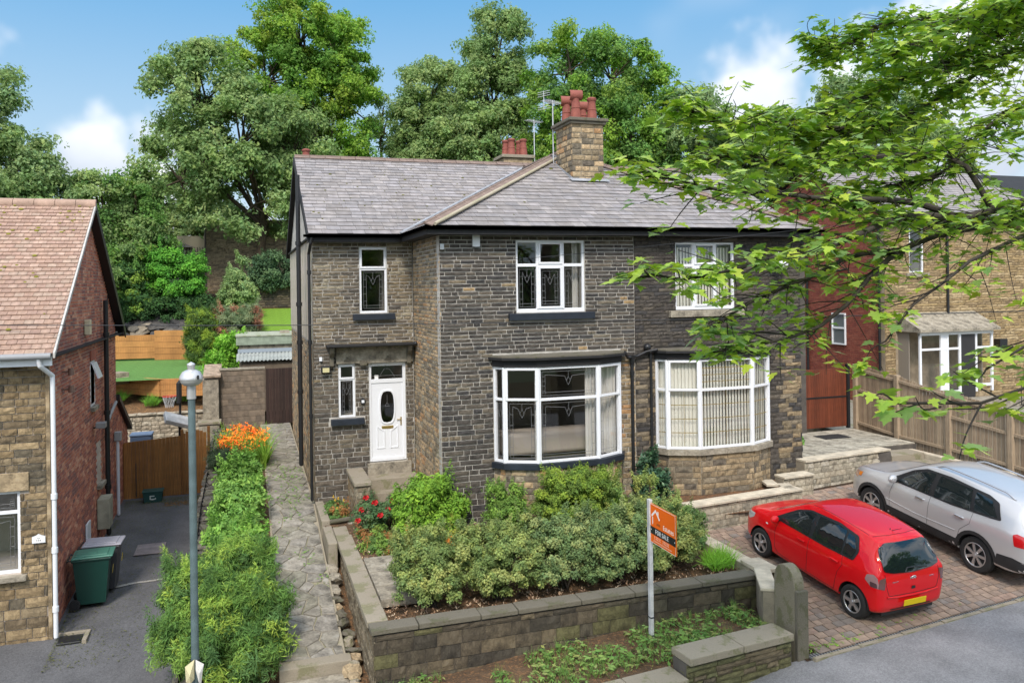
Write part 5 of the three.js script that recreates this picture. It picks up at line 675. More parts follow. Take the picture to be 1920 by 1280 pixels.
  part('gas_box', new GB().rbox(24.6, 25.0, 3.2, 3.6, ZF + 0.02, ZF + 0.3).geo(1), M.black, h);
  const deck = new GB(), ky = (10.95 - EV) / 4.9; tri(deck, [X0 - 0.3, EV, ZF + 0.4], [X0 + 14, EV, ZF + 0.4], [X0 + 14, 10.95, ZF - 4.5], [X0 - 0.3, 10.95, ZF - 4.5]); tri(deck, [X0 - 0.3, 10.95, ZF - 4.5], [X0 + 14, 10.95, ZF - 4.5], [X0 + 14, EV, ZF - 9.4], [X0 - 0.3, EV, ZF - 9.4]); const rf = part('roof', deck.geo(1), M.blackMatt, h), T = new Pieces(); slating(T, V(0, EV + 0.01, ZF + 0.4), V(1, 0, 0), V(0, ky, -1).normalize(), [[X0 - 0.3, 0], [X0 + 9, 0], [X0 + 9, 5.48], [X0 - 0.3, 5.48]], 0.25, [0.28, 0.42], slateGeo, 7); T.build(rf, 'slate', 'far_slates', slateC, M.stuffFine, 120);
  part('gutter', new GB().cyl(V(X0 - 0.3, EV - 0.04, ZF + 0.45), V(X0 + 14, EV - 0.04, ZF + 0.45), 0.06).geo(1), M.black, rf); part('fascia', box(X0 - 0.2, X0 + 14, EV - 0.25, EV - 0.05, ZF + 0.32, ZF + 0.36), M.blackMatt, rf);
  struct('neighbour_yard', box(14.0, 34, 0.2, 1.2, -16, 6), mat(0.3, 0.29, 0.26, 0.95, { map: mossTex }));
  const rl = thing('railing', 'black iron railing in front of the yellow sandstone house', 'railing', [23.6, 1.2, -5.6]); part('rail', box(0, 5, 1.0, 1.04, 0, 0.04), M.black, rl); for (let i = 0; i < 34; i++) part('bar', box(0.02 + i * 0.15, 0.04 + i * 0.15, 0.06, 1.0, 0.01, 0.03), M.black, rl); part('rail', box(0, 5, 0.05, 0.08, 0, 0.04), M.black, rl);
}
// ================================================================ back garden on the left
{
  const wb = [[0.40, 0.19, 0.06], [0.44, 0.215, 0.07], [0.36, 0.17, 0.055], [0.42, 0.20, 0.065]].map(([r, g, b]) => mat(r * 1.45, g * 1.5, b * 1.5, 0.85, { map: woodTex, bumpMap: woodTex, bumpScale: 0.004 }));
  struct('artificial_lawn', sheet(-13, -5.4, -27, -17.9, 12, 12, (x, z) => mix(2.62, 2.45, (z + 27) / 9.1), 1.2), mat(0.27, 0.60, 0.16, 1, { map: grassTex, bumpMap: grassTex, bumpScale: 0.03 }));
  struct('upper_lawn', sheet(-5.2, 10, -31, -23.5, 12, 12, (x, z) => mix(4.9, 4.0, (z + 31) / 7.5), 1.2), mat(0.38, 0.70, 0.06, 1, { map: grassTex, bumpMap: grassTex, bumpScale: 0.03 }));
  const sw = thing('sleeper_wall', 'low wall of orange timber sleepers at the front of the artificial lawn', 'wall'); const seg = (x0, z0, x1, z1, y0, n, hh) => { const L = Math.hypot(x1 - x0, z1 - z0), a = Math.atan2(-(z1 - z0), x1 - x0); for (let i = 0; i < n; i++) { const cuts = [0, rr(0.35, 0.65), 1]; for (let k = 0; k < 2; k++) { const A = cuts[k], B = cuts[k + 1], m = (A + B) / 2; part('sleeper', new GB().add(new RoundedBoxGeometry(L * (B - A) - 0.01, hh - 0.008, 0.13, 1, 0.01), MX(mix(x0, x1, m), y0 + hh * (i + 0.5), mix(z0, z1, m), 0, a, 0)).geo(1), pick(wb), sw); } } };
  seg(-9.3, -20.2, -7.35, -18.0, 1.75, 3, 0.24); seg(-7.35, -18.0, -5.3, -17.55, 1.75, 3, 0.24);
  const tw = thing('timber_wall', 'tall orange timber sleeper wall at the back of the artificial lawn', 'wall'); for (const [x0, x1, z0, z1, y1, n] of [[-13, -8.35, -26.6, -26.1, 3.85, 4], [-8.35, -6.55, -26.1, -25.6, 4.05, 5]]) for (let i = 0; i < n; i++) { const hh = 0.29, y = y1 - (i + 0.5) * hh, a = Math.atan2(-(z1 - z0), x1 - x0), L = Math.hypot(x1 - x0, z1 - z0); part('sleeper', new GB().add(new RoundedBoxGeometry(L, hh - 0.01, 0.14, 1, 0.01), MX((x0 + x1) / 2, y, (z0 + z1) / 2, 0, a, 0)).geo(1), pick(wb), tw); }
  const pv = [[0.40, 0.345, 0.26], [0.46, 0.40, 0.31], [0.35, 0.30, 0.23], [0.50, 0.45, 0.36]].map(([r, g, b]) => stoneM(r, g, b));
  const lw = thing('retaining_wall', 'pale stone retaining wall behind the wooden drive gate', 'wall'), P = new Pieces(); part('core', box(-9.6, -5.3, -0.3, 1.12, -17.8, -17.4), M.mortarTan, lw); masonry(P, [-9.6, -0.3, -17.4], 0, 4.3, coursesTo(1.42, () => 0.17), [0.2, 0.5], [], HEWN, 0.05, () => Math.floor(R() * 4), 0.02); P.build(lw, 'block', 'far_blocks', pv, M.stuffStone, 60); for (let i = 0; i < 6; i++) part('coping', new GB().rbox(-9.6 + i * 0.717, -8.9 + i * 0.717, 1.125, 1.2, -17.9, -17.3, 0.015).geo(1), pv[3], lw);
  struct('pebble_bed', sheet(-9.6, -5.3, -20.2, -17.4, 14, 10, (x, z) => mix(1.7, 1.18, (z + 20.2) / 2.8) + (fbm(x * 3, z * 3 + 90, 900, 2, 4) - 0.5) * 0.1, 1), mat(0.62, 0.55, 0.44, 1, { map: soilTex, bumpMap: soilTex, bumpScale: 0.05 }));
  const pl = thing('lawn_pier', 'pale stone block pier beside the artificial lawn', 'pier', [-9.15, 2.2, -19.4], 0.6); for (let i = 0; i < 3; i++) part('block', new GB().rbox(-0.35, 0.35, i * 0.16, i * 0.16 + 0.155, -0.35, 0.35, 0.02).geo(1), pv[i], pl);
  // block wall with coped pillar, dark gate, shed
  const bw = thing('block_wall', 'plain brown block wall next to the dark plank gate', 'wall'), Q = new Pieces(), bk = [[0.26, 0.205, 0.15], [0.23, 0.185, 0.14], [0.285, 0.225, 0.165]].map(([r, g, b]) => mat(r, g, b, 0.93, { map: fineTex, bumpMap: fineBump, bumpScale: 0.006 })); part('core', box(-5.0, -3.42, 0.4, 3.0, -14.85, -14.62), M.mortarTan, bw); masonry(Q, [-5.0, 0.6, -14.62], 0, 1.58, coursesTo(2.4, () => 0.22), [0.43, 0.44], [], SMOOTH, 0.02, () => Math.floor(R() * 3), 0.012); Q.build(bw, 'block', 'far_blocks', bk, M.stuffFine); part('coping', new GB().rbox(-5.03, -3.4, 3.0, 3.07, -14.9, -14.57, 0.01).geo(1), M.flag, bw);
  const pi = thing('stone_pillar', 'tall stone pillar with sloping slab top at the end of the block wall', 'pillar', [-5.32, 0, -14.7]); part('shaft', new GB().rbox(-0.28, 0.28, 0.5, 2.75, -0.4, 0.4, 0.03).geo(1), M.flag, pi); part('cap', new GB().add(new RoundedBoxGeometry(0.62, 0.09, 1.5, 1, 0.015), MX(0.05, 2.98, -0.25, 0.2)).geo(1), mat(0.42, 0.33, 0.25, 0.9, { map: stoneTex }), pi); part('foot', new GB().rbox(-0.4, 0.3, 0.4, 1.15, 0.35, 0.9, 0.03).geo(1), M.flag, pi); part('foot_cap', new GB().rbox(-0.45, 0.36, 1.155, 1.26, 0.3, 0.95, 0.02).geo(1), M.cope, pi);
  const dg = thing('plank_gate', 'dark brown plank gate at the end of the crazy-paved path', 'gate', [-3.38, 0.92, -14.5]); const dm = [[0.05, 0.027, 0.022], [0.042, 0.023, 0.019], [0.06, 0.033, 0.027]].map(([r, g, b]) => mat(r, g, b, 0.65, { map: woodTex, bumpMap: woodTex, bumpScale: 0.003 })); for (let i = 0; i < 10; i++) part('plank', new GB().rbox(i * 0.117, i * 0.117 + 0.113, 0.02, 2.1, 0, 0.024, 0.004).geo(1), pick(dm), dg);
  const sh = thing('garden_shed', 'stone garden shed with pale green flat roof and corrugated lean-to', 'shed', [-4.35, 0, -18.6]); part('wall', box(0, 4.5, 1.0, 3.75, -3, 0), stoneM(0.26, 0.24, 0.19), sh); part('fascia', new GB().rbox(-0.12, 4.6, 3.66, 4.02, -3.1, 0.1, 0.02).geo(1), mat(0.30, 0.36, 0.27, 0.8, { map: fineTex }), sh); part('roof_felt', box(-0.14, 4.62, 4.025, 4.07, -3.12, 0.12), mat(0.42, 0.47, 0.40, 0.9, { map: mossTex }), sh);
  { const c = new THREE.PlaneGeometry(4.6, 1.3, 120, 1), p = c.attributes.position; for (let i = 0; i < p.count; i++) p.setZ(i, Math.sin(p.getX(i) * 2 * Math.PI / 0.15) * 0.028); c.rotateX(-Math.PI / 2 + 0.18); c.computeVertexNormals(); c.translate(2.2, 3.22, 0.72); part('corrugated_roof', c, mat(0.42, 0.45, 0.42, 0.7, { side: THREE.DoubleSide, map: fineTex }), sh); part('lead_flashing', box(-0.05, 4.5, 3.34, 3.5, 0.005, 0.06), mat(0.28, 0.33, 0.38, 0.6), sh); part('lean_to_wall', box(0.1, 4.4, 1.0, 3.02, 1.0, 1.2), mat(0.18, 0.14, 0.10, 0.9, { map: fineTex }), sh); part('vent', new GB().rbox(1.7, 2.1, 4.07, 4.2, -1.2, -0.9).geo(1), M.flag, sh); }
  // hillside bank with stones
  const bank = thing('rock_bank', 'dark stony bank rising behind the timber wall', 'bank'), bms = [[0.07, 0.068, 0.07], [0.10, 0.095, 0.09], [0.06, 0.06, 0.062], [0.15, 0.14, 0.12], [0.3, 0.26, 0.2]].map(([r, g, b]) => stoneM(r, g, b)), q = rng(31);
  for (let i = 0; i < 150; i++) { const x = -13 + q() * 9.5, t = q(), o = part('rock', __rocks[Math.floor(q() * 4)], bms[Math.floor(q() * q() * 5)], bank, [x, mix(3.3, 5.2, t), mix(-27.4, -31, t)]); o.scale.set(0.3 + q() * 0.4, 0.1 + q() * 0.14, 0.25 + q() * 0.2); o.rotation.set(q(), q() * 0.6, (q() - 0.5) * 0.5); }
  part('earth', sheet(-14, 4, -33.5, -26.8, 30, 10, (x, z) => mix(5.9, 2.5, sm(-33.5, -26.8, z)) + (fbm(x * 1.2 + 40, z + 90, 900, 3, 4) - 0.5) * 0.4 - (x > -5 ? 0.8 * sm(-5, -3, x) : 0), 0.6), mat(0.13, 0.12, 0.11, 1, { map: soilTex, bumpMap: soilTex, bumpScale: 0.06 }), bank);
  const uw = thing('upper_wall', 'dark stone wall at the back of the upper lawn', 'wall'); part('core', box(-4, 10, 4.2, 6.3, -31.6, -31.2), M.mortarDark, uw); const U = new Pieces(); masonry(U, [-4, 4.4, -31.2], 0, 6, coursesTo(1.9, () => 0.14), [0.25, 0.6], [], HEWN, 0.06, () => pick([0, 1, 2, 3]), 0.015); U.build(uw, 'stone', 'far_stones', gardenStone, M.stuffStone, 60);
  // far stone building and hut
  const fb = thing('far_building', 'plain stone building high up behind the big lime tree', 'building', [-6.45, 5.2, -36.2]); part('core', box(0, 12, 0, 5.2, -6, -0.01), M.mortarTan, fb); const F = new Pieces(), fm = [[0.26, 0.205, 0.14], [0.22, 0.175, 0.125], [0.30, 0.24, 0.165], [0.18, 0.145, 0.105]].map(([r, g, b]) => stoneM(r * 1.5, g * 1.5, b * 1.5)); masonry(F, [0, 0.2, -0.01], 0, 8, coursesTo(5, () => 0.13), [0.25, 0.6], [], HEWN, 0.03, () => Math.floor(R() * 4), 0.012); F.build(fb, 'stone', 'far_stones', fm, M.stuffStone, 0); pipe('downpipe', [[0.06, 5, 0.1], [0.06, 0, 0.1]], 0.05, mat(0.1, 0.08, 0.07, 0.6), fb); part('side_wing', new GB().box(-1.6, -0.02, 2.4, 4.2, -3, -0.6).geo(1), mat(0.55, 0.48, 0.36, 0.9), fb); part('stair', box(-1.2, -0.05, 0, 2.4, -1.5, -0.5), M.mortarDark, fb); for (let i = 0; i < 8; i++) part('baluster', box(-1.2 + i * 0.15, -1.17 + i * 0.15, 2.4, 3.5, -0.56, -0.53), M.black, fb);
  const hut = thing('garden_hut', 'hut with pale pyramid slate roof among the shrubs', 'hut', [-9.0, 6.0, -37.2], 0.4); part('wall', box(-1.1, 1.1, 0, 2.7, -1.1, 1.1), mat(0.5, 0.48, 0.42, 0.9), hut); part('roof', new GB().add(new THREE.ConeGeometry(2.1, 0.85, 4), MX(0, 3.1, 0, 0, Math.PI / 4)).geo(1), mat(0.27, 0.26, 0.25, 0.9, { map: woodTex }), hut);
}
// ================================================================ vegetation
const leafMat = (o = {}) => mat(1, 1, 1, 0.85, { kind: 'p', transmission: 0.34, thickness: 0, side: THREE.DoubleSide, specularIntensity: 0.4, ...o });
const LM = leafMat(), LMtree = leafMat({ transmission: 0.52 }), LMgloss = mat(1, 1, 1, 0.5, { side: THREE.DoubleSide });
// a sprig: n leaves (folded lozenges) set round a point
function sprig(n, len, wid, spread, seed, fold = 0.25) {
  const q = rng(seed), a = [];
  for (let i = 0; i < n; i++) {
    const m = MX((q() - 0.5) * spread, (q() - 0.5) * spread, (q() - 0.5) * spread, (q() - 0.5) * 1.9, q() * 6.28, (q() - 0.5) * 1.4), s = 0.75 + q() * 0.5, L = len * s, w = wid * s * 0.5, f = w * fold;
    const P = [V(0, 0, 0), V(-w, f, L * 0.45), V(0, 0, L), V(w, f, L * 0.45), V(0, -f * 0.5, L * 0.45)].map((v) => v.applyMatrix4(m));
    for (const [x, y, z] of [[0, 1, 4], [1, 2, 4], [2, 3, 4], [3, 0, 4]]) for (const k of [x, y, z]) a.push(P[k].x, P[k].y, P[k].z);
  }
  const g = new THREE.BufferGeometry(); g.setAttribute('position', new THREE.Float32BufferAttribute(a, 3)); g.computeVertexNormals(); g.setAttribute('uv', new THREE.Float32BufferAttribute(new Float32Array(a.length / 3 * 2), 2)); return g;
}
function scatter(parent, name, geo, m, items, kind) {                   // items: [x, y, z, scale, [r,g,b], normal?]
  const im = new THREE.InstancedMesh(geo, m, items.length), c = new THREE.Color(), q = new THREE.Quaternion(), q2 = new THREE.Quaternion(), up = V(0, 1, 0), M4 = new THREE.Matrix4();
  items.forEach(([x, y, z, s, k, n], i) => { q2.setFromAxisAngle(up, R() * 6.2832); if (n) { q.setFromUnitVectors(up, n); q.multiply(q2); } else q.copy(q2); im.setMatrixAt(i, M4.compose(V(x, y, z), q, V(s, s, s))); im.setColorAt(i, c.setRGB(k[0], k[1], k[2])); });
  im.name = name; im.castShadow = im.receiveShadow = true; im.userData.kind = kind || 'stuff'; parent.add(im); return im;
}
const tint = (k, a) => { const e = 1.55 * (1 + (R() - 0.5) * a), w = 1 + (R() - 0.5) * a * 0.4; return [k[0] * e * w, k[1] * e, k[2] * e / w]; };
// leaves gathered in clumps through the volume of some lobes [x, y, z, rx, ry, rz, weight]
function clumps(lobes, nClump, cr, per, pal, size, shell = 0.55) {
  const it = [], tw = lobes.reduce((s, l) => s + l[3] * l[4] * l[5], 0), ctr = [];
  for (const [lx, ly, lz, rx, ry, rz] of lobes) {
    const n = Math.max(3, Math.round(nClump * rx * ry * rz / tw));
    for (let i = 0; i < n; i++) {
      const d = V(R() - 0.5, R() - 0.45, R() - 0.5).normalize(), t = mix(shell, 1, Math.sqrt(R())), cx = lx + d.x * rx * t, cy = ly + d.y * ry * t, cz = lz + d.z * rz * t, r = cr * rr(0.6, 1.35), col = pick(pal); ctr.push(V(cx, cy, cz));
      for (let k = 0; k < per; k++) {
        const e = V(R() + R() + R() - 1.5, R() + R() + R() - 1.5, R() + R() + R() - 1.5), n2 = V(e.x + d.x * 0.5, e.y * 0.8 + 0.75 + rr(-0.4, 0.4), e.z + d.z * 0.5).normalize();
        it.push([cx + e.x * r, cy + e.y * r * 0.7, cz + e.z * r, size * rr(0.7, 1.3), tint(col, 0.5), n2]);
      }
    }
  }
  it.ctr = ctr; return it;
}
const SPR = [sprig(6, 0.30, 0.17, 0.42, 3), sprig(6, 0.26, 0.16, 0.45, 4)], SMALL = sprig(7, 0.035, 0.02, 0.07, 5), MED = sprig(5, 0.085, 0.035, 0.10, 6), BROAD = sprig(4, 0.13, 0.065, 0.14, 7), NEEDLE = sprig(12, 0.07, 0.011, 0.09, 8), STRAP = (() => { const a = [], q = rng(4); for (let i = 0; i < 7; i++) { const th = q() * 6.28, L = 0.5 + q() * 0.5, w = 0.014, dx = Math.cos(th), dz = Math.sin(th), pts = []; for (let k = 0; k <= 4; k++) { const t = k / 4; pts.push([dx * t * t * L * 0.45, t * L * (1 - 0.18 * t * t), dz * t * t * L * 0.45, w * (1 - t * 0.9)]); } for (let k = 0; k < 4; k++) { const [x, y, z, s] = pts[k], [X, Y, Z, S] = pts[k + 1]; a.push(x - dz * s, y, z + dx * s, x + dz * s, y, z - dx * s, X + dz * S, Y, Z - dx * S, x - dz * s, y, z + dx * s, X + dz * S, Y, Z - dx * S, X - dz * S, Y, Z + dx * S); } } const g = new THREE.BufferGeometry(); g.setAttribute('position', new THREE.Float32BufferAttribute(a, 3)); g.computeVertexNormals(); g.setAttribute('uv', new THREE.Float32BufferAttribute(new Float32Array(a.length / 3 * 2), 2)); return g; })();
const G = { lime: [[0.175, 0.26, 0.085], [0.21, 0.30, 0.10], [0.15, 0.23, 0.075], [0.235, 0.315, 0.12]], bright: [[0.15, 0.28, 0.03], [0.19, 0.31, 0.035], [0.12, 0.24, 0.035], [0.21, 0.30, 0.035]], dark: [[0.045, 0.11, 0.03], [0.06, 0.135, 0.035], [0.035, 0.085, 0.025]], pale: [[0.20, 0.285, 0.11], [0.23, 0.315, 0.125], [0.165, 0.245, 0.095]], mid: [[0.11, 0.22, 0.045], [0.135, 0.25, 0.05], [0.09, 0.185, 0.04], [0.18, 0.28, 0.045]] };
function tree(name, label, base, lobes, pal, nClump, cr, per, size, group, trunkR = 0.35) {
  const t = thing(name, label, 'tree', base, 0, group), L = lobes.map(([x, y, z, ...r]) => [x - base[0], y - base[1], z - base[2], ...r]), g = new GB(), fork = V(rr(-0.3, 0.3), Math.min(...L.map((l) => l[1] - l[4] * 0.6)), rr(-0.3, 0.3)); if (fork.y < 1.5) fork.y = 1.5;
  const it = clumps(L, nClump * 1.5, cr * 1.02, Math.round(per * 1.4), pal, size * 0.78);
  g.add(limb([V(0, -0.8, 0), V(rr(-0.15, 0.15), fork.y * 0.5, 0), fork], trunkR, trunkR * 0.75, 8));
  for (const [x, y, z, rx, ry, rz] of L) g.add(limb([fork, fork.clone().lerp(V(x, y, z), 0.5).add(V(rr(-0.5, 0.5), 0.5, rr(-0.5, 0.5))), V(x, y + ry * 0.55, z)], trunkR * 0.55, 0.05, 6));
  for (const c of it.ctr.filter((_, i) => i % 3 === 0)) { const l = L.reduce((b, l2) => (V(...l2).distanceTo(c) < V(...b).distanceTo(c) ? l2 : b)); g.add(limb([V(l[0], l[1] - l[4] * 0.2, l[2]), V(l[0], l[1], l[2]).lerp(c, 0.55).add(V(0, -0.15, 0)), c], 0.08, 0.015, 4)); }
  part('trunk', g.geo(1), M.bark, t); const a = it.filter((_, i) => i % 2), b = it.filter((_, i) => !(i % 2)); scatter(t, 'crown', SPR[0], LMtree, a); scatter(t, 'crown', SPR[1], LMtree, b); return t;
}
// trees behind the houses
tree('lime_tree', 'large grey-green lime tree whose trunk stands before the far stone building', [-3.1, 5.3, -34.6], [[-6.6, 17.6, -34.5, 2.9, 3.1, 3], [-4.2, 15.2, -34, 3.6, 3.2, 3.2], [-7.6, 12.9, -33.5, 2.4, 2.4, 2.6], [-3.6, 11.6, -33.5, 4.0, 2.8, 3.2], [-1.4, 14.2, -34, 3.0, 3.2, 3]], G.lime, 150, 0.75, 46, 1.0, 'trees behind the houses', 0.32);
tree('tall_tree', 'tallest bright green tree with airy pointed top behind the left gable', [0.4, 5.3, -38.5], [[-0.4, 23.0, -38.5, 3.2, 3.2, 3], [1.9, 22.0, -38.5, 2.5, 2.8, 2.8], [-2.6, 20.2, -38.3, 3.0, 3.2, 3], [2.5, 19.0, -38.3, 2.6, 3.0, 3], [0.4, 17.0, -38, 4.0, 3.4, 3.4], [1.8, 13.4, -38, 3.4, 2.8, 3]], G.bright, 250, 0.62, 38, 0.9, 'trees behind the houses');
tree('bare_tree', 'thin half-bare tree in the gap between the crowns above the roof', [5.6, 6, -40], [[5.4, 17.5, -40, 0.9, 2.4, 1], [6.2, 14.6, -40, 0.8, 1.5, 1]], G.lime, 26, 0.4, 14, 0.7, 'trees behind the houses', 0.2);
tree('beech_tree', 'rounded grey-green tree right of the half-bare tree', [8.6, 6, -41], [[9.0, 20.2, -41, 2.2, 2.8, 2.6], [8.1, 17.4, -41, 2.0, 2.6, 2.6], [9.8, 17.0, -40.5, 2.8, 3, 3], [9.0, 13.8, -40, 3.2, 2.8, 3]], G.lime, 160, 0.7, 44, 1.0, 'trees behind the houses');
tree('ash_tree', 'tall conical pale tree rising behind the rear chimney pots', [12.6, 6, -37], [[13.0, 22.6, -37, 2.2, 3.0, 2.4], [12.4, 19.2, -37, 2.8, 3, 2.8], [12.2, 15.6, -36.5, 3.3, 3, 3], [12.6, 12.4, -36, 3.4, 2.4, 3]], G.lime, 185, 0.65, 44, 0.95, 'trees behind the houses');
tree('maple_tree', 'broad leafy maple directly behind the tall sandstone chimney', [18.4, 6, -32], [[16.2, 20.4, -32, 2.8, 2.6, 2.8], [19.4, 20.2, -32, 2.8, 2.8, 2.8], [21.6, 18.2, -31.6, 2.4, 3, 2.6], [15.6, 16.8, -31.6, 2.6, 2.8, 2.8], [18.6, 16.2, -31, 3.6, 3, 3], [20.8, 13.6, -31, 3, 2.8, 3], [16.2, 12.8, -30.6, 3.2, 2.6, 3]], G.mid.concat(G.bright.slice(0, 2)), 190, 0.66, 42, 0.95, 'trees behind the houses');
tree('pale_tree', 'pale hazy tree behind the right-hand roof slope', [26, 5, -30], [[24.2, 16.2, -30, 2.6, 2.8, 2.6], [26.5, 13.4, -29.6, 3.2, 2.8, 3], [29.5, 14.8, -30, 3, 3, 3]], G.pale, 100, 0.75, 40, 1.05, 'trees behind the houses');
tree('pale_tree', 'pale tree standing behind the yellow sandstone house', [37, 4, -30], [[34, 14.5, -30, 3, 3, 3], [38.5, 17, -30, 4, 4, 3.4], [42.5, 14.6, -29, 3.4, 3.4, 3]], G.pale, 100, 0.85, 40, 1.15, 'trees behind the houses');
tree('elder_tree', 'tall tree with drooping sprays at the left edge of the view', [-16.4, 4.5, -30.5], [[-16.3, 16.4, -30.5, 1.5, 1.7, 1.6], [-17.6, 14.0, -30.5, 2.0, 2.2, 2], [-15.3, 12.4, -30.2, 1.9, 2.2, 2.2], [-16.4, 10.6, -30, 2.8, 2.4, 2.4], [-13.6, 10.4, -30, 1.7, 1.8, 1.9]], G.pale.concat(G.lime), 130, 0.6, 40, 0.85, 'trees behind the houses');
tree('young_tree', 'bushy yellow-green tree between the left roof and the lime tree', [-10.4, 4.8, -32], [[-11.6, 10.8, -32, 1.7, 2.0, 1.8], [-9.9, 10.6, -32.5, 1.5, 1.9, 1.8], [-12.4, 8.6, -31.5, 1.8, 1.6, 1.8], [-9.6, 8.4, -31.8, 1.6, 1.6, 1.6], [-10.8, 7.4, -31, 2.0, 1.6, 1.6]], G.mid.concat(G.lime), 120, 0.5, 40, 0.75, 'trees behind the houses', 0.18);
tree('small_tree', 'leafy tree behind the red tiled ridge at far left', [-17.6, 4, -27], [[-16.4, 9.6, -27, 2.2, 2.2, 2], [-13.8, 8.6, -27, 1.9, 1.9, 1.8], [-19, 10, -27, 2.2, 2.4, 2], [-12.2, 7.2, -27.4, 1.6, 1.6, 1.5]], G.pale.concat(G.lime), 110, 0.55, 40, 0.8, 'trees behind the houses', 0.2);
tree('hedgerow_tree', 'bushy tree closing the gap between the hut and the lime trunk', [-9.4, 5.5, -43], [[-11.2, 10.2, -43, 2.2, 2.0, 2], [-8.6, 9.8, -43, 2.2, 2.0, 2], [-9.8, 12.0, -43.5, 2.4, 1.8, 2], [-6.4, 11.2, -43, 2.0, 1.8, 2]], G.pale, 90, 0.6, 40, 0.9, 'trees behind the houses', 0.2);
// trees across the street, mirrored in the windows and car glass
for (const [x, z, h, l] of [[-15, 33, 11, 'first'], [-4, 36, 13, 'second'], [8, 34, 12, 'third'], [20, 35, 12, 'fourth'], [31, 30, 11, 'fifth']]) tree('street_tree', l + ' tree from the left in the row across the street, mirrored in the windows', [x, -2, z], [[x, h * 0.72, z, 4, 3.4, 3], [x - 2.6, h * 0.5, z, 3, 3, 3], [x + 2.8, h * 0.5, z, 3.2, 3, 3], [x, h * 0.34, z, 4.2, 2.6, 3]], G.mid, 80, 1.0, 30, 1.6, 'trees across the street');
// shrubs: one builder; lobes are relative to the base
function shrub(name, label, base, lobes, pal, nClump, cr, per, geo, size, m = LM, stems = 5, group) {
  const t = thing(name, label, 'shrub', base, 0, group), it = clumps(lobes, nClump, cr, per, pal, size, 0.35), g = new GB();
  for (let i = 0, n = Math.round(nClump / 9); i < n; i++) { const l = pick(lobes), a = R() * 6.28, e = rr(0.5, 1), x = l[0] + Math.cos(a) * l[3] * 0.8, z = l[2] + Math.sin(a) * l[5] * 0.8, y = l[1] + l[4] * rr(0.3, 0.85), H = (0.12 + 0.3 * R()) * Math.max(0.5, cr / 0.12), dx = Math.cos(a) * 0.35, dz = Math.sin(a) * 0.35, c = pick(pal); for (let k = 0; k < 16; k++) { const u = k / 15; it.push([x + dx * u * H + rr(-0.02, 0.02), y + u * H, z + dz * u * H + rr(-0.02, 0.02), size * (1.1 - u * 0.5), tint(c, 0.3), V(dx + rr(-0.4, 0.4), 1, dz + rr(-0.4, 0.4)).normalize()]); } } /* stray shoots */ for (let i = 0; i < stems; i++) { const c = it.ctr[Math.floor(R() * it.ctr.length)]; g.add(limb([V(rr(-0.08, 0.08), -0.15, rr(-0.08, 0.08)), V(c.x * 0.4, c.y * 0.5, c.z * 0.4), c], 0.022, 0.006, 5)); } part('stems', g.geo(1), M.barkDark, t).userData.kind = 'stuff'; scatter(t, 'foliage', geo, m, it); t.ctr = it.ctr; return t;
}
shrub('golden_shrub', 'bright yellow-green leafy shrub in front of the door steps', [-0.35, 0.62, -0.05], [[0, 0.62, 0, 0.78, 0.52, 0.62], [0.1, 0.92, 0, 0.5, 0.35, 0.45], [-0.35, 0.35, 0.2, 0.45, 0.35, 0.4], [0.45, 0.4, 0.2, 0.5, 0.4, 0.45]], [[0.155, 0.28, 0.03], [0.19, 0.325, 0.035], [0.12, 0.225, 0.025]], 170, 0.13, 16, MED, 1.0);
shrub('privet_shrub', 'upright light green shrub between the golden shrub and the round bush', [1.2, 0.62, 0.95], [[0, 0.45, 0, 0.5, 0.45, 0.42], [0.0, 0.85, 0, 0.36, 0.32, 0.32], [-0.28, 0.9, 0, 0.16, 0.35, 0.16]], [[0.14, 0.24, 0.04], [0.17, 0.28, 0.05], [0.11, 0.19, 0.035]], 130, 0.1, 26, SMALL, 1.2);
shrub('round_shrub', 'big rounded yellow-green bush under the left bay window', [2.75, 0.62, 1.15], [[0, 0.72, 0, 1.02, 0.62, 0.7], [-0.2, 1.02, 0, 0.7, 0.42, 0.5], [0.4, 0.98, 0, 0.62, 0.42, 0.5], [0, 0.35, 0.2, 1.0, 0.4, 0.6]], [[0.17, 0.25, 0.035], [0.21, 0.29, 0.04], [0.12, 0.19, 0.03], [0.10, 0.16, 0.03]], 330, 0.11, 34, SMALL, 1.2);
{ const cot = [[0.18, 0.235, 0.07], [0.23, 0.28, 0.085], [0.14, 0.19, 0.06], [0.25, 0.28, 0.09], [0.115, 0.165, 0.05]], cot2 = [[0.12, 0.18, 0.065], [0.165, 0.225, 0.085], [0.095, 0.145, 0.055], [0.22, 0.26, 0.10]];
  const spots = [[-1.05, 3.75, 0.85, 'first', cot], [0.15, 3.85, 0.95, 'second', cot], [1.35, 3.8, 1.0, 'third', cot2], [2.5, 3.75, 1.0, 'fourth', cot2], [3.45, 3.6, 0.85, 'fifth', cot]];
  for (const [x, z, s, o, pal] of spots) { const t = shrub('cotoneaster_shrub', o + ' arching small-leaved shrub from the left in the row behind the front garden wall', [x, 0.55, z], [[0, 0.66 * s, -0.1, 0.82 * s, 0.44, 0.64], [-0.25, 0.85 * s, -0.2, 0.55, 0.32, 0.5], [0.3, 0.82 * s, 0, 0.55, 0.32, 0.5], [0, 0.38, 0.25, 0.74, 0.22, 0.36], [0, 0.75, -0.6, 0.75, 0.4, 0.45], [-0.5, 0.95, -0.3, 0.1, 0.3, 0.12], [0.1, 1.05, -0.2, 0.1, 0.28, 0.12], [0.55, 1.0, -0.4, 0.1, 0.3, 0.12]], pal, 240, 0.09, 32, SMALL, 1.15, LM, 9, 'small-leaved shrubs behind the garden wall'); } }
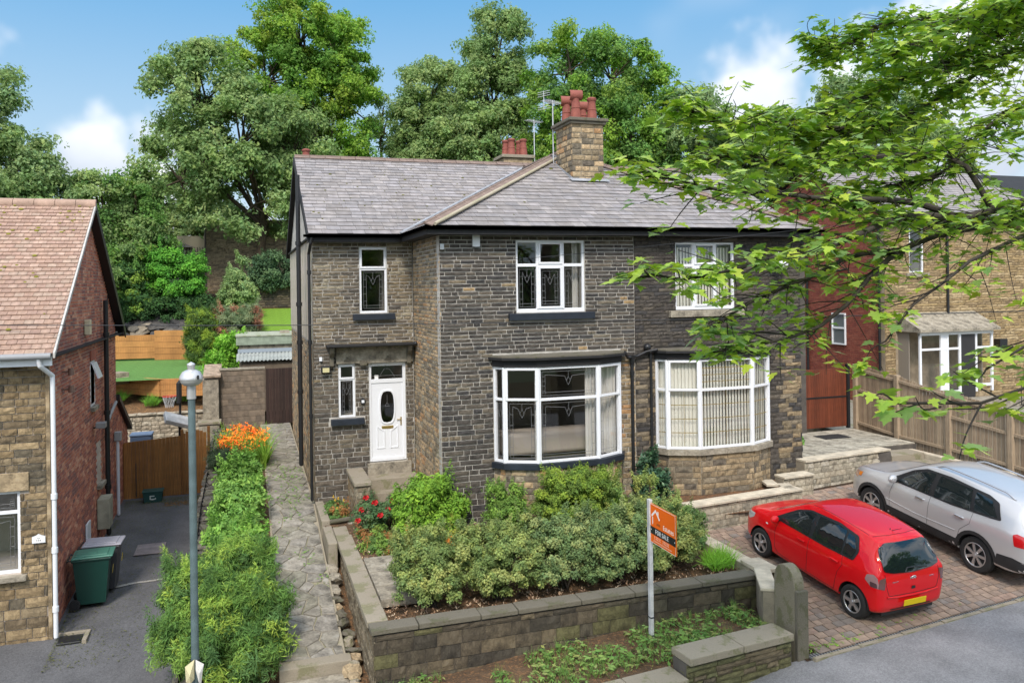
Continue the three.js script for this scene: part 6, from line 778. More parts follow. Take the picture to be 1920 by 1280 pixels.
shrub('low_shrub', 'low plant with orange-tinged leaves behind the arching shrubs', [-0.5, 0.6, 1.3], [[0, 0.25, 0, 0.75, 0.25, 0.5]], [[0.22, 0.25, 0.04], [0.42, 0.17, 0.03], [0.15, 0.2, 0.04]], 60, 0.1, 22, SMALL, 1.3);
shrub('spire_plant', 'pale yellowish plant with upright spires behind the sale board', [3.7, 0.6, 1.9], [[0, 0.45, 0, 0.7, 0.45, 0.6], [-0.4, 0.95, 0, 0.12, 0.45, 0.12], [0.1, 1.0, 0.1, 0.12, 0.5, 0.12], [0.45, 0.9, 0, 0.1, 0.45, 0.1]], [[0.26, 0.29, 0.08], [0.2, 0.26, 0.07], [0.13, 0.2, 0.05]], 110, 0.09, 24, SMALL, 1.3);
shrub('wall_shrub', 'feathery green shrub against the pale terrace wall', [4.35, 0.6, 2.6], [[0, 0.45, 0, 0.6, 0.45, 0.6], [-0.3, 0.3, 0.6, 0.5, 0.3, 0.5]], [[0.12, 0.2, 0.06], [0.15, 0.23, 0.07], [0.09, 0.16, 0.05]], 110, 0.1, 24, SMALL, 1.4);
shrub('laurel_shrub', 'dark glossy shrub growing between the two bay windows', [4.85, 0.7, 0.55], [[0, 0.5, 0, 0.42, 0.5, 0.35], [-0.05, 1.0, -0.1, 0.2, 0.4, 0.2]], [[0.03, 0.075, 0.035], [0.045, 0.10, 0.045], [0.025, 0.06, 0.03]], 70, 0.1, 14, BROAD, 0.8, LMgloss);
shrub('ground_cover', 'mixed low leafy plants along the inside of the left garden wall', [-1.5, 0.62, 0.45], [[0, 0.12, 0, 0.42, 0.16, 0.8], [0.8, 0.12, 0.6, 0.8, 0.14, 0.5]], [[0.13, 0.22, 0.04], [0.2, 0.25, 0.05], [0.09, 0.16, 0.04], [0.26, 0.12, 0.04]], 80, 0.09, 18, MED, 0.7);
{ const t = shrub('rose_bush', 'rose bush with red blooms beside the garden wall corner', [-1.5, 0.65, -0.35], [[0, 0.4, 0, 0.42, 0.32, 0.4], [0.4, 0.3, -0.4, 0.4, 0.25, 0.4]], [[0.06, 0.12, 0.045], [0.085, 0.15, 0.06]], 70, 0.09, 16, MED, 0.75); const fg = sprig(14, 0.055, 0.06, 0.03, 9, 0.6); for (const [x, y, z] of [[-0.25, 0.62, 0.25], [0.05, 0.7, 0.1], [0.3, 0.55, 0.2], [-0.35, 0.42, 0.35], [0.12, 0.5, 0.4], [0.5, 0.62, -0.2], [-0.1, 0.75, -0.2]]) part('bloom', fg, mat(0.55, 0.02, 0.025, 0.7, { side: THREE.DoubleSide }), t, [x, y, z]).scale.setScalar(rr(0.9, 1.5)); }
{ const t = shrub('flower_bed_plants', 'small bedding plants with yellow and red flowers by the step pier', [-2.1, 0.72, -1.9], [[0, 0.1, 0, 0.26, 0.14, 0.7]], [[0.08, 0.16, 0.04], [0.12, 0.2, 0.05], [0.3, 0.14, 0.05]], 50, 0.07, 16, MED, 0.6); const fg = sprig(9, 0.04, 0.03, 0.03, 19); for (let i = 0; i < 9; i++) part('bloom', fg, i % 3 ? mat(0.6, 0.38, 0.03, 0.7, { side: THREE.DoubleSide }) : mat(0.45, 0.03, 0.04, 0.7, { side: THREE.DoubleSide }), t, [rr(-0.2, 0.25), rr(0.15, 0.3), rr(-0.6, 0.6)]); }
// left bed
shrub('yew_bush', 'large spreading dark green conifer bush with pale tips behind the lamp post', [-4.5, -0.15, 2.6], [[0.1, 0.3, 1.25, 0.8, 0.45, 0.5], [0, 0.75, 0, 1.0, 0.75, 0.9], [0.35, 1.25, -0.4, 0.65, 0.45, 0.55], [-0.35, 1.15, -0.2, 0.65, 0.45, 0.6], [0.2, 0.4, 0.6, 0.95, 0.5, 0.6], [-0.5, 0.35, 0.3, 0.65, 0.45, 0.6], [0.4, 0.75, 0.4, 0.7, 0.6, 0.6]], [[0.11, 0.20, 0.04], [0.08, 0.16, 0.035], [0.17, 0.27, 0.05], [0.065, 0.13, 0.03], [0.26, 0.36, 0.06], [0.09, 0.17, 0.05]], 430, 0.15, 26, NEEDLE, 1.35, LM, 12);
shrub('hydrangea_shrub', 'light green broad-leaved shrub beside the path, nearest the conifer bush', [-4.25, 0.1, 0.2], [[0, 0.6, 0, 0.62, 0.55, 0.7], [0.2, 0.4, 0.9, 0.45, 0.45, 0.5], [-0.2, 0.9, -0.2, 0.45, 0.35, 0.5]], [[0.15, 0.29, 0.05], [0.19, 0.34, 0.06], [0.12, 0.23, 0.045]], 150, 0.13, 15, BROAD, 0.85);
shrub('hydrangea_shrub', 'pale-tipped light green shrub in the middle of the left bed', [-4.3, 0.5, -2.1], [[0, 0.5, 0, 0.62, 0.5, 0.75], [0.1, 0.8, -0.3, 0.45, 0.35, 0.5], [-0.1, 0.3, 0.9, 0.5, 0.35, 0.5]], [[0.17, 0.30, 0.07], [0.21, 0.36, 0.08], [0.13, 0.25, 0.055]], 150, 0.13, 15, BROAD, 0.85);
shrub('leafy_shrub', 'leafy shrub between the pale-tipped shrub and the orange flowers', [-4.25, 0.75, -4.6], [[0, 0.4, 0, 0.55, 0.42, 0.9], [0.05, 0.7, 0.2, 0.35, 0.3, 0.5]], [[0.14, 0.27, 0.05], [0.18, 0.32, 0.06], [0.1, 0.2, 0.04]], 100, 0.13, 15, BROAD, 0.85);
shrub('heather_bush', 'compact dark green bush by the dry stone wall', [-4.7, 0.75, -7.0], [[0, 0.35, 0, 0.45, 0.4, 0.5]], [[0.035, 0.06, 0.03], [0.05, 0.08, 0.04], [0.028, 0.05, 0.026]], 80, 0.1, 26, NEEDLE, 1.0);
{ const t = thing('crocosmia', 'clump of strap leaves with bright orange flowers beside the path', 'flowers', [-4.05, 0.8, -8.4]), it = [], fl = []; for (let i = 0; i < 220; i++) { const x = rr(-0.75, 0.55), z = rr(-1.5, 1.3); it.push([x, -0.02, z, rr(0.85, 1.35), tint(pick([[0.17, 0.3, 0.035], [0.12, 0.24, 0.03], [0.22, 0.34, 0.05]]), 0.3), V(rr(-0.25, 0.25), 1, rr(-0.1, 0.4)).normalize()]); } for (let i = 0; i < 320; i++) { const a = R() * 6.28, r = Math.sqrt(R()); fl.push([-0.1 + Math.cos(a) * r * 0.75, rr(0.62, 1.18) - r * 0.3, Math.sin(a) * r * 1.4, rr(0.8, 1.5), tint(pick([[0.72, 0.16, 0.008], [0.65, 0.11, 0.008], [0.78, 0.24, 0.012]]), 0.25)]); } scatter(t, 'leaves', STRAP, LM, it, 'stuff'); scatter(t, 'flowers', sprig(6, 0.05, 0.03, 0.06, 23), mat(1, 1, 1, 0.7, { side: THREE.DoubleSide }), fl, 'stuff'); }
// back garden shrubs
shrub('ball_shrub', 'dense bright green ball-shaped shrub on the bank', [-7.7, 5.0, -30.4], [[0, 1.7, 0, 1.65, 1.55, 1.4], [-0.6, 2.4, 0, 1.0, 0.8, 0.9], [0.7, 2.2, 0, 0.9, 0.8, 0.9]], [[0.09, 0.26, 0.03], [0.12, 0.31, 0.035], [0.07, 0.21, 0.025]], 170, 0.28, 44, SPR[1], 0.42);
shrub('bank_shrub', 'dark mixed bush left of the ball-shaped shrub', [-10.4, 4.6, -30], [[0, 1.6, 0, 1.4, 1.7, 1.2], [-1.4, 1.4, 0, 1.2, 1.5, 1], [0.9, 0.8, 0.3, 1.0, 1.0, 0.9]], G.mid.concat(G.dark), 170, 0.3, 34, SPR[0], 0.5);
shrub('ivy_bank', 'ivy spreading over the stony bank below the ball-shaped shrub', [-8.2, 4.2, -29.4], [[0, 0.75, 0, 2.4, 0.7, 0.5], [2.2, 0.9, -0.4, 1.4, 0.6, 0.5], [-2.6, 0.6, 0, 1.2, 0.6, 0.5]], G.dark, 190, 0.22, 30, SPR[1], 0.36);
shrub('olive_shrub', 'olive green shrub in front of the far building wall', [-4.4, 4.5, -27.5], [[0, 1.1, 0, 0.95, 1.0, 0.8], [-0.1, 1.9, 0, 0.55, 0.6, 0.5], [0.2, 2.7, -0.2, 0.18, 0.7, 0.2]], G.pale.concat(G.lime), 130, 0.2, 34, SPR[0], 0.36);
shrub('dark_shrub', 'dark arching shrub at the top of the upper lawn beside the gable', [-2.3, 6.0, -31.4], [[0, 1.0, 0, 1.5, 1.1, 0.9], [-0.8, 0.6, 0, 1.0, 0.8, 0.8]], [[0.06, 0.115, 0.05], [0.08, 0.14, 0.06], [0.045, 0.09, 0.04]], 120, 0.28, 30, SPR[0], 0.45);
shrub('golden_conifer', 'clipped golden-topped conifer hedge beside the artificial lawn', [-6.0, 2.3, -23.2], [[0, 1.3, 0, 0.72, 1.4, 0.7], [0, 2.3, 0, 0.6, 0.45, 0.6]], [[0.16, 0.24, 0.03], [0.09, 0.16, 0.03], [0.22, 0.30, 0.035], [0.055, 0.10, 0.025]], 150, 0.16, 34, NEEDLE, 2.0);
{ shrub('tufted_shrub', 'grey-green shrub with reddish feathery tips above the shed', [-4.5, 3.4, -23.6], [[0, 0.9, 0, 1.2, 0.8, 0.8], [-0.6, 1.4, 0, 0.5, 0.35, 0.5], [0.5, 1.45, 0, 0.6, 0.35, 0.5]], [[0.15, 0.2, 0.1], [0.19, 0.23, 0.12], [0.32, 0.16, 0.10], [0.11, 0.16, 0.07]], 130, 0.16, 34, NEEDLE, 2.0); }
shrub('fresh_shrub', 'fresh light green bush beside the garden shed', [-4.75, 2.3, -20.5], [[0, 0.9, 0, 0.6, 0.9, 0.6], [-0.5, 0.5, 0.3, 0.5, 0.5, 0.5]], [[0.16, 0.33, 0.035], [0.12, 0.26, 0.03], [0.2, 0.38, 0.05]], 110, 0.16, 26, BROAD, 1.3);
for (const [x, y, z, o] of [[-6.6, 1.5, -18.3, 'beneath the sleeper wall near the stone pillar'], [-9.0, 1.6, -18.6, 'at the left end of the pebble bed'], [-7.7, 1.4, -18.1, 'in the middle of the pebble bed']]) { const t = thing('fern', 'small green fern ' + o, 'fern', [x, y, z], 0, 'ferns in the pebble bed'), it = []; for (let i = 0; i < 60; i++) it.push([rr(-0.25, 0.25), 0, rr(-0.2, 0.2), rr(0.4, 0.7), tint([0.15, 0.32, 0.04], 0.4), V(rr(-0.7, 0.7), 1, rr(-0.3, 0.7)).normalize()]); scatter(t, 'fronds', STRAP, LM, it, 'stuff'); }
{ const t = thing('strap_plant', 'bright green strap-leaved plant beside the drive edging', 'plant', [4.45, 0.58, 3.9]), it = []; for (let i = 0; i < 90; i++) it.push([rr(-0.22, 0.22), 0, rr(-0.22, 0.22), rr(0.4, 0.62), tint([0.19, 0.38, 0.04], 0.3), V(rr(-0.9, 0.9), 1, rr(-0.9, 0.9)).normalize()]); scatter(t, 'leaves', STRAP, LM, it, 'stuff'); }
{ const it = clumps([[0, 0.12, 0, 0.13, 0.12, 0.13]], 14, 0.04, 14, [[0.1, 0.24, 0.04]], 0.8); scatter(__pot, 'foliage', MED, LM, it.map(([x, y, z, ...k]) => [x, y + 0.3, z, ...k])); }
// weeds on the verge, grass tufts between the path stones
{ const it = [], bl = []; const q = rng(91); for (let i = 0; i < 2600; i++) { const x = -2.2 + q() * 6.4, z = 4.85 + q() * (edgeZ(x) - 5.4), k = fbm(x * 1.1 + 12, z * 1.1 + 40, 900, 2, 6) + (x < 1.2 ? 0.06 : 0) + (x > 2.7 ? 0.05 : 0); if (k < 0.54) continue; const y = bedY(x) + 0.02; if (q() < 0.5) it.push([x, y + q() * 0.07, z, 0.5 + q() * 0.8, tint(pick([[0.13, 0.23, 0.05], [0.09, 0.18, 0.04], [0.17, 0.26, 0.07], [0.2, 0.23, 0.07]]), 0.4)]); else bl.push([x, y, z, 0.09 + q() * 0.17, tint([0.12, 0.22, 0.045], 0.5), V(rr(-0.4, 0.4), 1, rr(-0.4, 0.4)).normalize()]); }
  const w = thing('verge_weeds', 'rough weeds and grass on the soil below the garden wall', 'weeds'); w.userData.kind = 'stuff'; scatter(w, 'leaves', MED, LM, it, 'stuff'); scatter(w, 'grass', STRAP, LM, bl, 'stuff');
  const pl = thing('path_weeds', 'tiny weeds growing in the joints of the crazy-paved path', 'weeds'), a = []; pl.userData.kind = 'stuff'; for (let i = 0; i < 1100; i++) { const z = -9 + q() * 12.3, x = -3.55 + q() * 1.0; if (fbm(x * 2 + 9, z * 1.2 + 60, 900, 2, 3) < 0.52) continue; a.push([x, pathY(z) + 0.01, z, 0.25 + q() * 0.4, tint([0.14, 0.27, 0.04], 0.4)]); } scatter(pl, 'leaves', MED, LM, a, 'stuff');
  const bw = thing('drive_weeds', 'small weeds along the drainage channel of the drive', 'weeds'), b = []; bw.userData.kind = 'stuff'; for (let i = 0; i < 70; i++) { const x = 4.7 + q() * q() * 4, z = edgeZ(x) - 0.1 - q() * 0.25; b.push([x, driveY(z) + 0.02, z, 0.3 + q() * 0.5, tint([0.17, 0.31, 0.05], 0.4)]); } scatter(bw, 'leaves', MED, LM, b, 'stuff');
  const lt = thing('leaf_litter', 'dry brown leaves and bark chips on the front garden soil', 'litter'), l = []; lt.userData.kind = 'stuff'; for (let i = 0; i < 2600; i++) { const x = -1.95 + q() * 6.7, z = -0.6 + q() * 5; l.push([x, mix(0.5, 0.72, sm(4, -2, z)) + 0.02 + q() * 0.04, z, 0.4 + q() * 0.5, tint(pick([[0.2, 0.12, 0.07], [0.28, 0.19, 0.12], [0.14, 0.09, 0.06], [0.33, 0.25, 0.17]]), 0.4)]); } scatter(lt, 'chips', sprig(3, 0.07, 0.035, 0.1, 33), mat(1, 1, 1, 0.9, { side: THREE.DoubleSide }), l, 'stuff'); }
// ---- the sycamore reaching in from the right
{
  const limbs = [[[6.62, 8.86, 10.92], [4.47, 8.65, 10.42], [3.88, 8.34, 10.33], [3.19, 7.95, 10.32], [2.64, 7.72, 10.35], [2.07, 7.63, 10.37], [1.36, 7.25, 10.45]],
    [[6.95, 9.08, 10.71], [4.75, 9.07, 10.20], [4.31, 8.86, 10.16], [3.53, 8.45, 10.22], [2.86, 8.20, 10.21], [2.22, 7.92, 10.21], [1.53, 7.69, 10.30], [1.06, 7.72, 10.35]],
    [[5.58, 6.55, 11.52], [3.44, 6.61, 11.24], [2.82, 6.52, 11.25], [2.24, 6.42, 11.27], [1.80, 6.28, 11.33], [1.42, 6.10, 11.42], [1.05, 5.82, 11.51], [0.65, 5.61, 11.59], [0.16, 5.50, 11.64], [-0.43, 5.44, 11.65]],
    [[5.09, 6.65, 11.57], [2.89, 6.40, 11.69], [2.35, 6.26, 11.83], [1.91, 6.12, 11.90], [1.58, 5.96, 12.00], [1.28, 5.80, 12.00], [0.97, 5.50, 12.01]],
    [[5.58, 6.78, 11.52], [3.26, 6.75, 11.39], [2.79, 6.66, 11.45], [2.34, 6.57, 11.51], [1.89, 6.59, 11.57], [1.46, 6.55, 11.64], [0.93, 6.40, 11.78], [0.46, 6.26, 11.84], [-0.08, 6.20, 11.98], [-0.56, 6.10, 12.14], [-0.99, 6.03, 12.21], [-1.36, 6.07, 12.29]],
    [[2.34, 6.57, 11.51], [1.76, 6.71, 11.53], [0.67, 6.72, 11.59], [-0.03, 6.76, 11.68], [-0.44, 6.75, 11.75], [-0.86, 6.81, 11.83], [-1.15, 6.88, 11.9]],
    [[3.19, 7.95, 10.32], [2.12, 7.59, 10.60], [1.05, 7.56, 10.67], [0.23, 7.52, 10.82], [-0.24, 7.61, 10.87]],
    [[1.27, 5.59, 13.69], [0.14, 5.35, 13.94], [-0.15, 5.32, 13.96], [-0.43, 5.31, 13.97], [-0.61, 5.33, 13.96], [-0.78, 5.35, 13.96]],
    [[6.96, 9.72, 10.71], [4.45, 9.11, 10.31], [3.58, 8.99, 10.23], [2.68, 8.82, 10.15], [2.03, 8.53, 10.15], [1.75, 8.62, 10.16]],
    [[2.79, 6.66, 11.45], [2.58, 7.16, 11.27], [2.09, 7.22, 11.11], [1.42, 7.17, 11.00], [0.76, 7.09, 10.99], [0.31, 7.17, 11.05], [-0.21, 7.09, 11.09]],
    [[5.54, 7.55, 11.30], [3.82, 7.82, 10.94], [3.21, 7.51, 10.96], [2.63, 7.05, 10.97], [1.96, 6.93, 10.97], [1.52, 6.70, 11.03]],
    [[1.65, 5.85, 13.60], [0.54, 5.68, 13.76], [0.26, 5.60, 13.78], [0.03, 5.48, 13.80]],
    [[1.80, 6.28, 11.33], [1.22, 6.23, 11.35], [0.72, 6.04, 11.40], [0.15, 5.86, 11.42], [-0.32, 5.64, 11.48]],
    [[6.9, 9.6, 11], [4.6, 9.3, 10.9], [3.9, 9.0, 10.9], [3.2, 8.75, 10.9], [2.6, 8.5, 10.95], [2.0, 8.2, 11]]];
  const rad = [0.055, 0.06, 0.075, 0.05, 0.08, 0.035, 0.03, 0.028, 0.05, 0.03, 0.045, 0.022, 0.028, 0.04], den = [1.6, 2.0, 0.6, 0.25, 0.7, 0.9, 1.6, 0.22, 2.2, 1.7, 1.7, 0.25, 0.65, 1.8];
  const t = thing('sycamore_tree', 'sycamore with lobed leaves whose boughs reach in from the right', 'tree', [6.9, -0.5, 11.4]), inv = V(6.9, -0.5, 11.4), g = new GB();
  g.add(limb([V(0.3, -0.8, 0.1), V(0.1, 3, 0), V(-0.1, 6.6, 0), V(0, 9.2, -0.4), V(0.3, 13, -0.8)], 0.34, 0.1, 10)); part('trunk', g.geo(1), M.bark, t);
  g.l = []; for (const [i, a] of [[0, V(-0.1, 7.6, -0.1)], [1, V(0, 8.2, -0.2)], [2, V(-0.1, 5.6, 0)], [3, V(-0.1, 5.5, 0.1)], [4, V(-0.1, 5.9, 0)], [8, V(0, 9.0, -0.3)], [10, V(-0.1, 6.8, 0)], [7, V(-0.1, 5.0, 0.2)], [11, V(-0.1, 5.3, 0.2)], [13, V(0, 8.8, -0.2)]]) limbs[i].unshift([a.x + inv.x, a.y + inv.y, a.z + inv.z]);
  // one lobed leaf, slightly cupped
  const half = [[0, 0], [0.10, -0.06], [0.30, -0.10], [0.24, 0.06], [0.44, 0.16], [0.50, 0.34], [0.34, 0.36], [0.20, 0.42], [0.26, 0.62], [0.12, 0.72], [0, 1.0]];
  const leafGeo = [0.10, 0.22, -0.12, 0.3].map((cup, s) => { const q = rng(s + 50), out = [...half, ...half.slice(1, -1).reverse().map(([x, y]) => [-x, y])].map(([x, y]) => [x * (0.92 + q() * 0.18), y * (0.94 + q() * 0.12)]), c = [0, 0.3], a = [], Z = ([x, y]) => cup * (x * x * 1.6 - Math.abs(x) * 0.5 + (y - 0.3) * (y - 0.3) * -0.7); for (let i = 0; i < out.length; i++) { const p = out[i], r = out[(i + 1) % out.length]; a.push(c[0], Z(c), c[1], r[0], Z(r), r[1], p[0], Z(p), p[1]); } const ge = new THREE.BufferGeometry(); ge.setAttribute('position', new THREE.Float32BufferAttribute(a, 3)); ge.computeVertexNormals(); uvm(ge, 1); return ge; });
  const q = rng(301), pal = [[0.25, 0.37, 0.035], [0.30, 0.42, 0.04], [0.20, 0.32, 0.035], [0.35, 0.44, 0.045], [0.15, 0.26, 0.05], [0.23, 0.355, 0.045], [0.13, 0.23, 0.06]], leaves = [], twigs = new GB();
  const leafAt = (p, d, s) => { const yaw = Math.atan2(d.x, d.z) + (q() - 0.5) * 1.8, m = MX(p.x, p.y, p.z, 0.55 * q() + 0.05 + (q() - 0.5) * 0.5, yaw, (q() - 0.5) * 0.8, s, s, s); leaves.push({ m, c: Math.floor(q() * pal.length), g: Math.floor(q() * 4), a: s / p.distanceTo(eye) }); };
  limbs.forEach((L, i) => {
    const pts = L.map((p) => V(...p).sub(inv)); part('bough', limb(pts, rad[i], 0.007, 7), M.barkDark, t);
    const c = new THREE.CatmullRomCurve3(pts), len = c.getLength(), n = Math.round(len * 26 * den[i]), start = pts.length > 7 ? 0.22 : 0.16;
    for (let k = 0; k < n; k++) {
      const u = mix(start, 1, k / (n - 1)), p = c.getPointAt(u), tg = c.getTangentAt(u), d = V(q() - 0.5, (q() - 0.52) * 0.4, q() - 0.5).addScaledVector(tg, 0.4).normalize(), l = (0.16 + q() * 0.5) * (u > 0.93 ? 0.5 : 1), e = p.clone().addScaledVector(d, l).add(V(0, -0.06 * l, 0)), mid = p.clone().lerp(e, 0.5).add(V((q() - 0.5) * 0.08, (q() - 0.5) * 0.08, (q() - 0.5) * 0.08));
      twigs.add(limb([p, mid, e], 0.0065, 0.0025, 4)); const m = 4 + Math.floor(q() * 6);
      for (let j = 0; j < m; j++) { const b = mid.clone().lerp(e, 0.3 + 0.7 * q()), o = V(q() - 0.5, (q() - 0.5) * 0.5, q() - 0.5).normalize(), pet = b.clone().addScaledVector(o, 0.05 + q() * 0.06); leafAt(pet.add(inv), o, 0.062 + q() * 0.072); }
    }
  });
  part('twigs', twigs.geo(1), M.barkDark, t).userData.kind = 'stuff';
  leaves.sort((a, b) => b.a - a.a); const lm = pal.map(([r, g2, b]) => mat(r * 1.55, g2 * 1.55, b * 1.55, 0.6, { kind: 'p', transmission: 0.58, thickness: 0, side: THREE.DoubleSide, specularIntensity: 0.4 })), back = new THREE.Matrix4().makeTranslation(-inv.x, -inv.y, -inv.z);
  leaves.slice(0, 300).forEach((o) => { const x = part('leaf', leafGeo[o.g], lm[o.c], t); back.clone().multiply(o.m).decompose(x.position, x.quaternion, x.scale); });
  for (let k = 0; k < 4; k++) { const l = leaves.slice(300).filter((o) => o.g === k), im = new THREE.InstancedMesh(leafGeo[k], mat(1, 1, 1, 0.6, { kind: 'p', transmission: 0.58, thickness: 0, side: THREE.DoubleSide, specularIntensity: 0.4 }), l.length), c = new THREE.Color(); l.forEach((o, i) => { im.setMatrixAt(i, back.clone().multiply(o.m)); const e = tint(pal[o.c], 0.3); im.setColorAt(i, c.setRGB(...e)); }); im.name = 'far_leaves'; im.userData.kind = 'stuff'; im.castShadow = im.receiveShadow = true; t.add(im); }
  console.log('sycamore leaves', leaves.length);
}
// ================================================================ street furniture and small things
{ // lamp post
  const t = thing('lamp_post', 'grey-green steel lamp post with a bowl-shaped lantern', 'lamp post', [-4.81, -0.6, 4.93]), pm = mat(0.17, 0.24, 0.25, 0.45, { metalness: 0.2, map: fineTex }), am = mat(0.6, 0.6, 0.6, 0.32, { metalness: 0.55 });
  part('column', new GB().cyl(V(0, -0.4, 0), V(0, 5.1, 0), 0.056, 0.05, 18).geo(1), pm, t); part('collar', new GB().cyl(V(0, 5.05, 0), V(0, 5.25, 0), 0.064, 0.06, 18).geo(1), am, t);
  const l = part('lantern', new GB().lathe([[0.001, 5.52], [0.09, 5.515], [0.16, 5.48], [0.205, 5.41], [0.215, 5.36], [0.21, 5.345]], null, 28).geo(1), am, t); part('bowl', new GB().lathe([[0.205, 5.343], [0.19, 5.29], [0.13, 5.245], [0.06, 5.235]], null, 28).geo(1), mat(0.42, 0.42, 0.40, 0.25, { kind: 'p', clearcoat: 0.6 }), l);
  part('photocell', new GB().lathe([[0.06, 5.5], [0.065, 5.53], [0.075, 5.60], [0.072, 5.62], [0.001, 5.655]], null, 16).geo(1), am, l); part('clip', new GB().rbox(0.11, 0.15, 5.36, 5.43, 0.17, 0.2).geo(1), M.black, l);
  l.scale.set(0.76, 0.82, 0.76); l.position.y = 5.24 * 0.18;
  const pp = mat(0.62, 0.56, 0.34, 0.9, { side: THREE.DoubleSide }), sh = (pts, s) => { const g = new THREE.BufferGeometry(), a = []; const c = pts.reduce((m, p) => m.map((v, i) => v + p[i] / pts.length), [0, 0, 0]); c[2] += s; for (let i = 0; i < pts.length; i++) a.push(...c, ...pts[i], ...pts[(i + 1) % pts.length]); g.setAttribute('position', new THREE.Float32BufferAttribute(a, 3)); g.computeVertexNormals(); return uvm(g, 1); };
  const pn = thing('paper_notice', 'tattered paper notices tied to the lamp post', 'notice', [-4.81, 0.72, 5.0]); part('sheet', sh([[-0.005, 0.03, 0.01], [-0.13, -0.04, 0.05], [-0.12, -0.27, 0.03], [-0.06, -0.29, 0.05], [-0.01, -0.25, 0.02]], 0.06), pp, pn); part('sheet', sh([[0.01, 0.03, 0.02], [0.12, -0.06, 0.0], [0.10, -0.16, 0.02], [0.08, -0.35, 0.0], [0.05, -0.3, 0.03], [0.01, -0.12, 0.03]], 0.04), mat(0.7, 0.68, 0.64, 0.9, { side: THREE.DoubleSide }), pn); part('tie', new GB().add(new THREE.TorusGeometry(0.066, 0.008, 6, 18), MX(0, 0, -0.07, Math.PI / 2)).geo(1), M.black, pn);
}
{ // sale board
  const t = thing('sale_board', 'orange FOR SALE board on a white post in the verge', 'sign', [2.33, 0.0, 5.22]), c = document.createElement('canvas'); c.width = 512; c.height = 384; const x = c.getContext('2d');
  x.fillStyle = '#f26a12'; x.fillRect(0, 0, 512, 384); x.strokeStyle = '#f7f0ec'; x.lineWidth = 5; x.strokeRect(2, 2, 508, 380);
  x.fillStyle = '#fbe9e2'; x.lineJoin = 'miter'; x.lineWidth = 22; x.beginPath(); x.moveTo(28, 118); x.lineTo(112, 52); x.lineTo(196, 128); x.stroke(); x.lineWidth = 16; x.beginPath(); x.moveTo(50, 122); x.lineTo(50, 196); x.stroke(); x.fillRect(150, 48, 26, 50);
  x.fillStyle = '#5a3a1e'; x.font = 'bold 40px sans-serif'; x.fillText('ams', 130, 190); x.fillStyle = '#fdeee6'; x.font = 'bold 62px sans-serif'; x.fillText('Estates', 262, 200);
  x.fillStyle = '#222326'; x.fillRect(0, 222, 512, 76); x.fillStyle = '#e8e8e8'; x.font = 'bold 62px sans-serif'; x.textAlign = 'center'; x.fillText('FOR SALE', 238, 282); x.fillRect(8, 252, 16, 10); x.fillRect(488, 252, 16, 10);
  x.fillStyle = '#fbd9c8'; const q = rng(3); for (let i = 0, u = 84; i < 11; i++) { const w = 22; if (i !== 5) { x.fillRect(u, 308, w - 7, 6); x.fillRect(u, 332, w - 7, 6); x.fillRect(u + (q() > 0.5 ? 0 : 10), 308, 6, 28); } u += 28; } for (let i = 0, u = 64; i < 27; i++) { x.fillRect(u, 352, 8, 14 - (i % 3) * 3); u += 14; }
  const tx = new THREE.CanvasTexture(c); tx.colorSpace = THREE.SRGBColorSpace;
  part('post', new GB().rbox(-0.03, 0.03, -0.3, 2.4, -0.045, 0.045, 0.008).geo(1), mat(0.75, 0.75, 0.76, 0.5, { map: fineTex }), t);
  const b = part('board', new GB().rbox(-0.012, 0.012, 1.71, 2.35, 0.046, 0.88, 0.002).geo(1), mat(0.62, 0.15, 0.012, 0.5), t); const f = part('board_print', new THREE.PlaneGeometry(0.83, 0.635), mat(1, 1, 1, 0.5, { map: tx }), b, [-0.0145, 2.03, 0.463]); f.rotation.y = -Math.PI / 2;
  for (const y of [0.12, 0.42]) part('band', box(-0.034, 0.034, y, y + 0.02, -0.05, 0.05), M.navy, t);
}
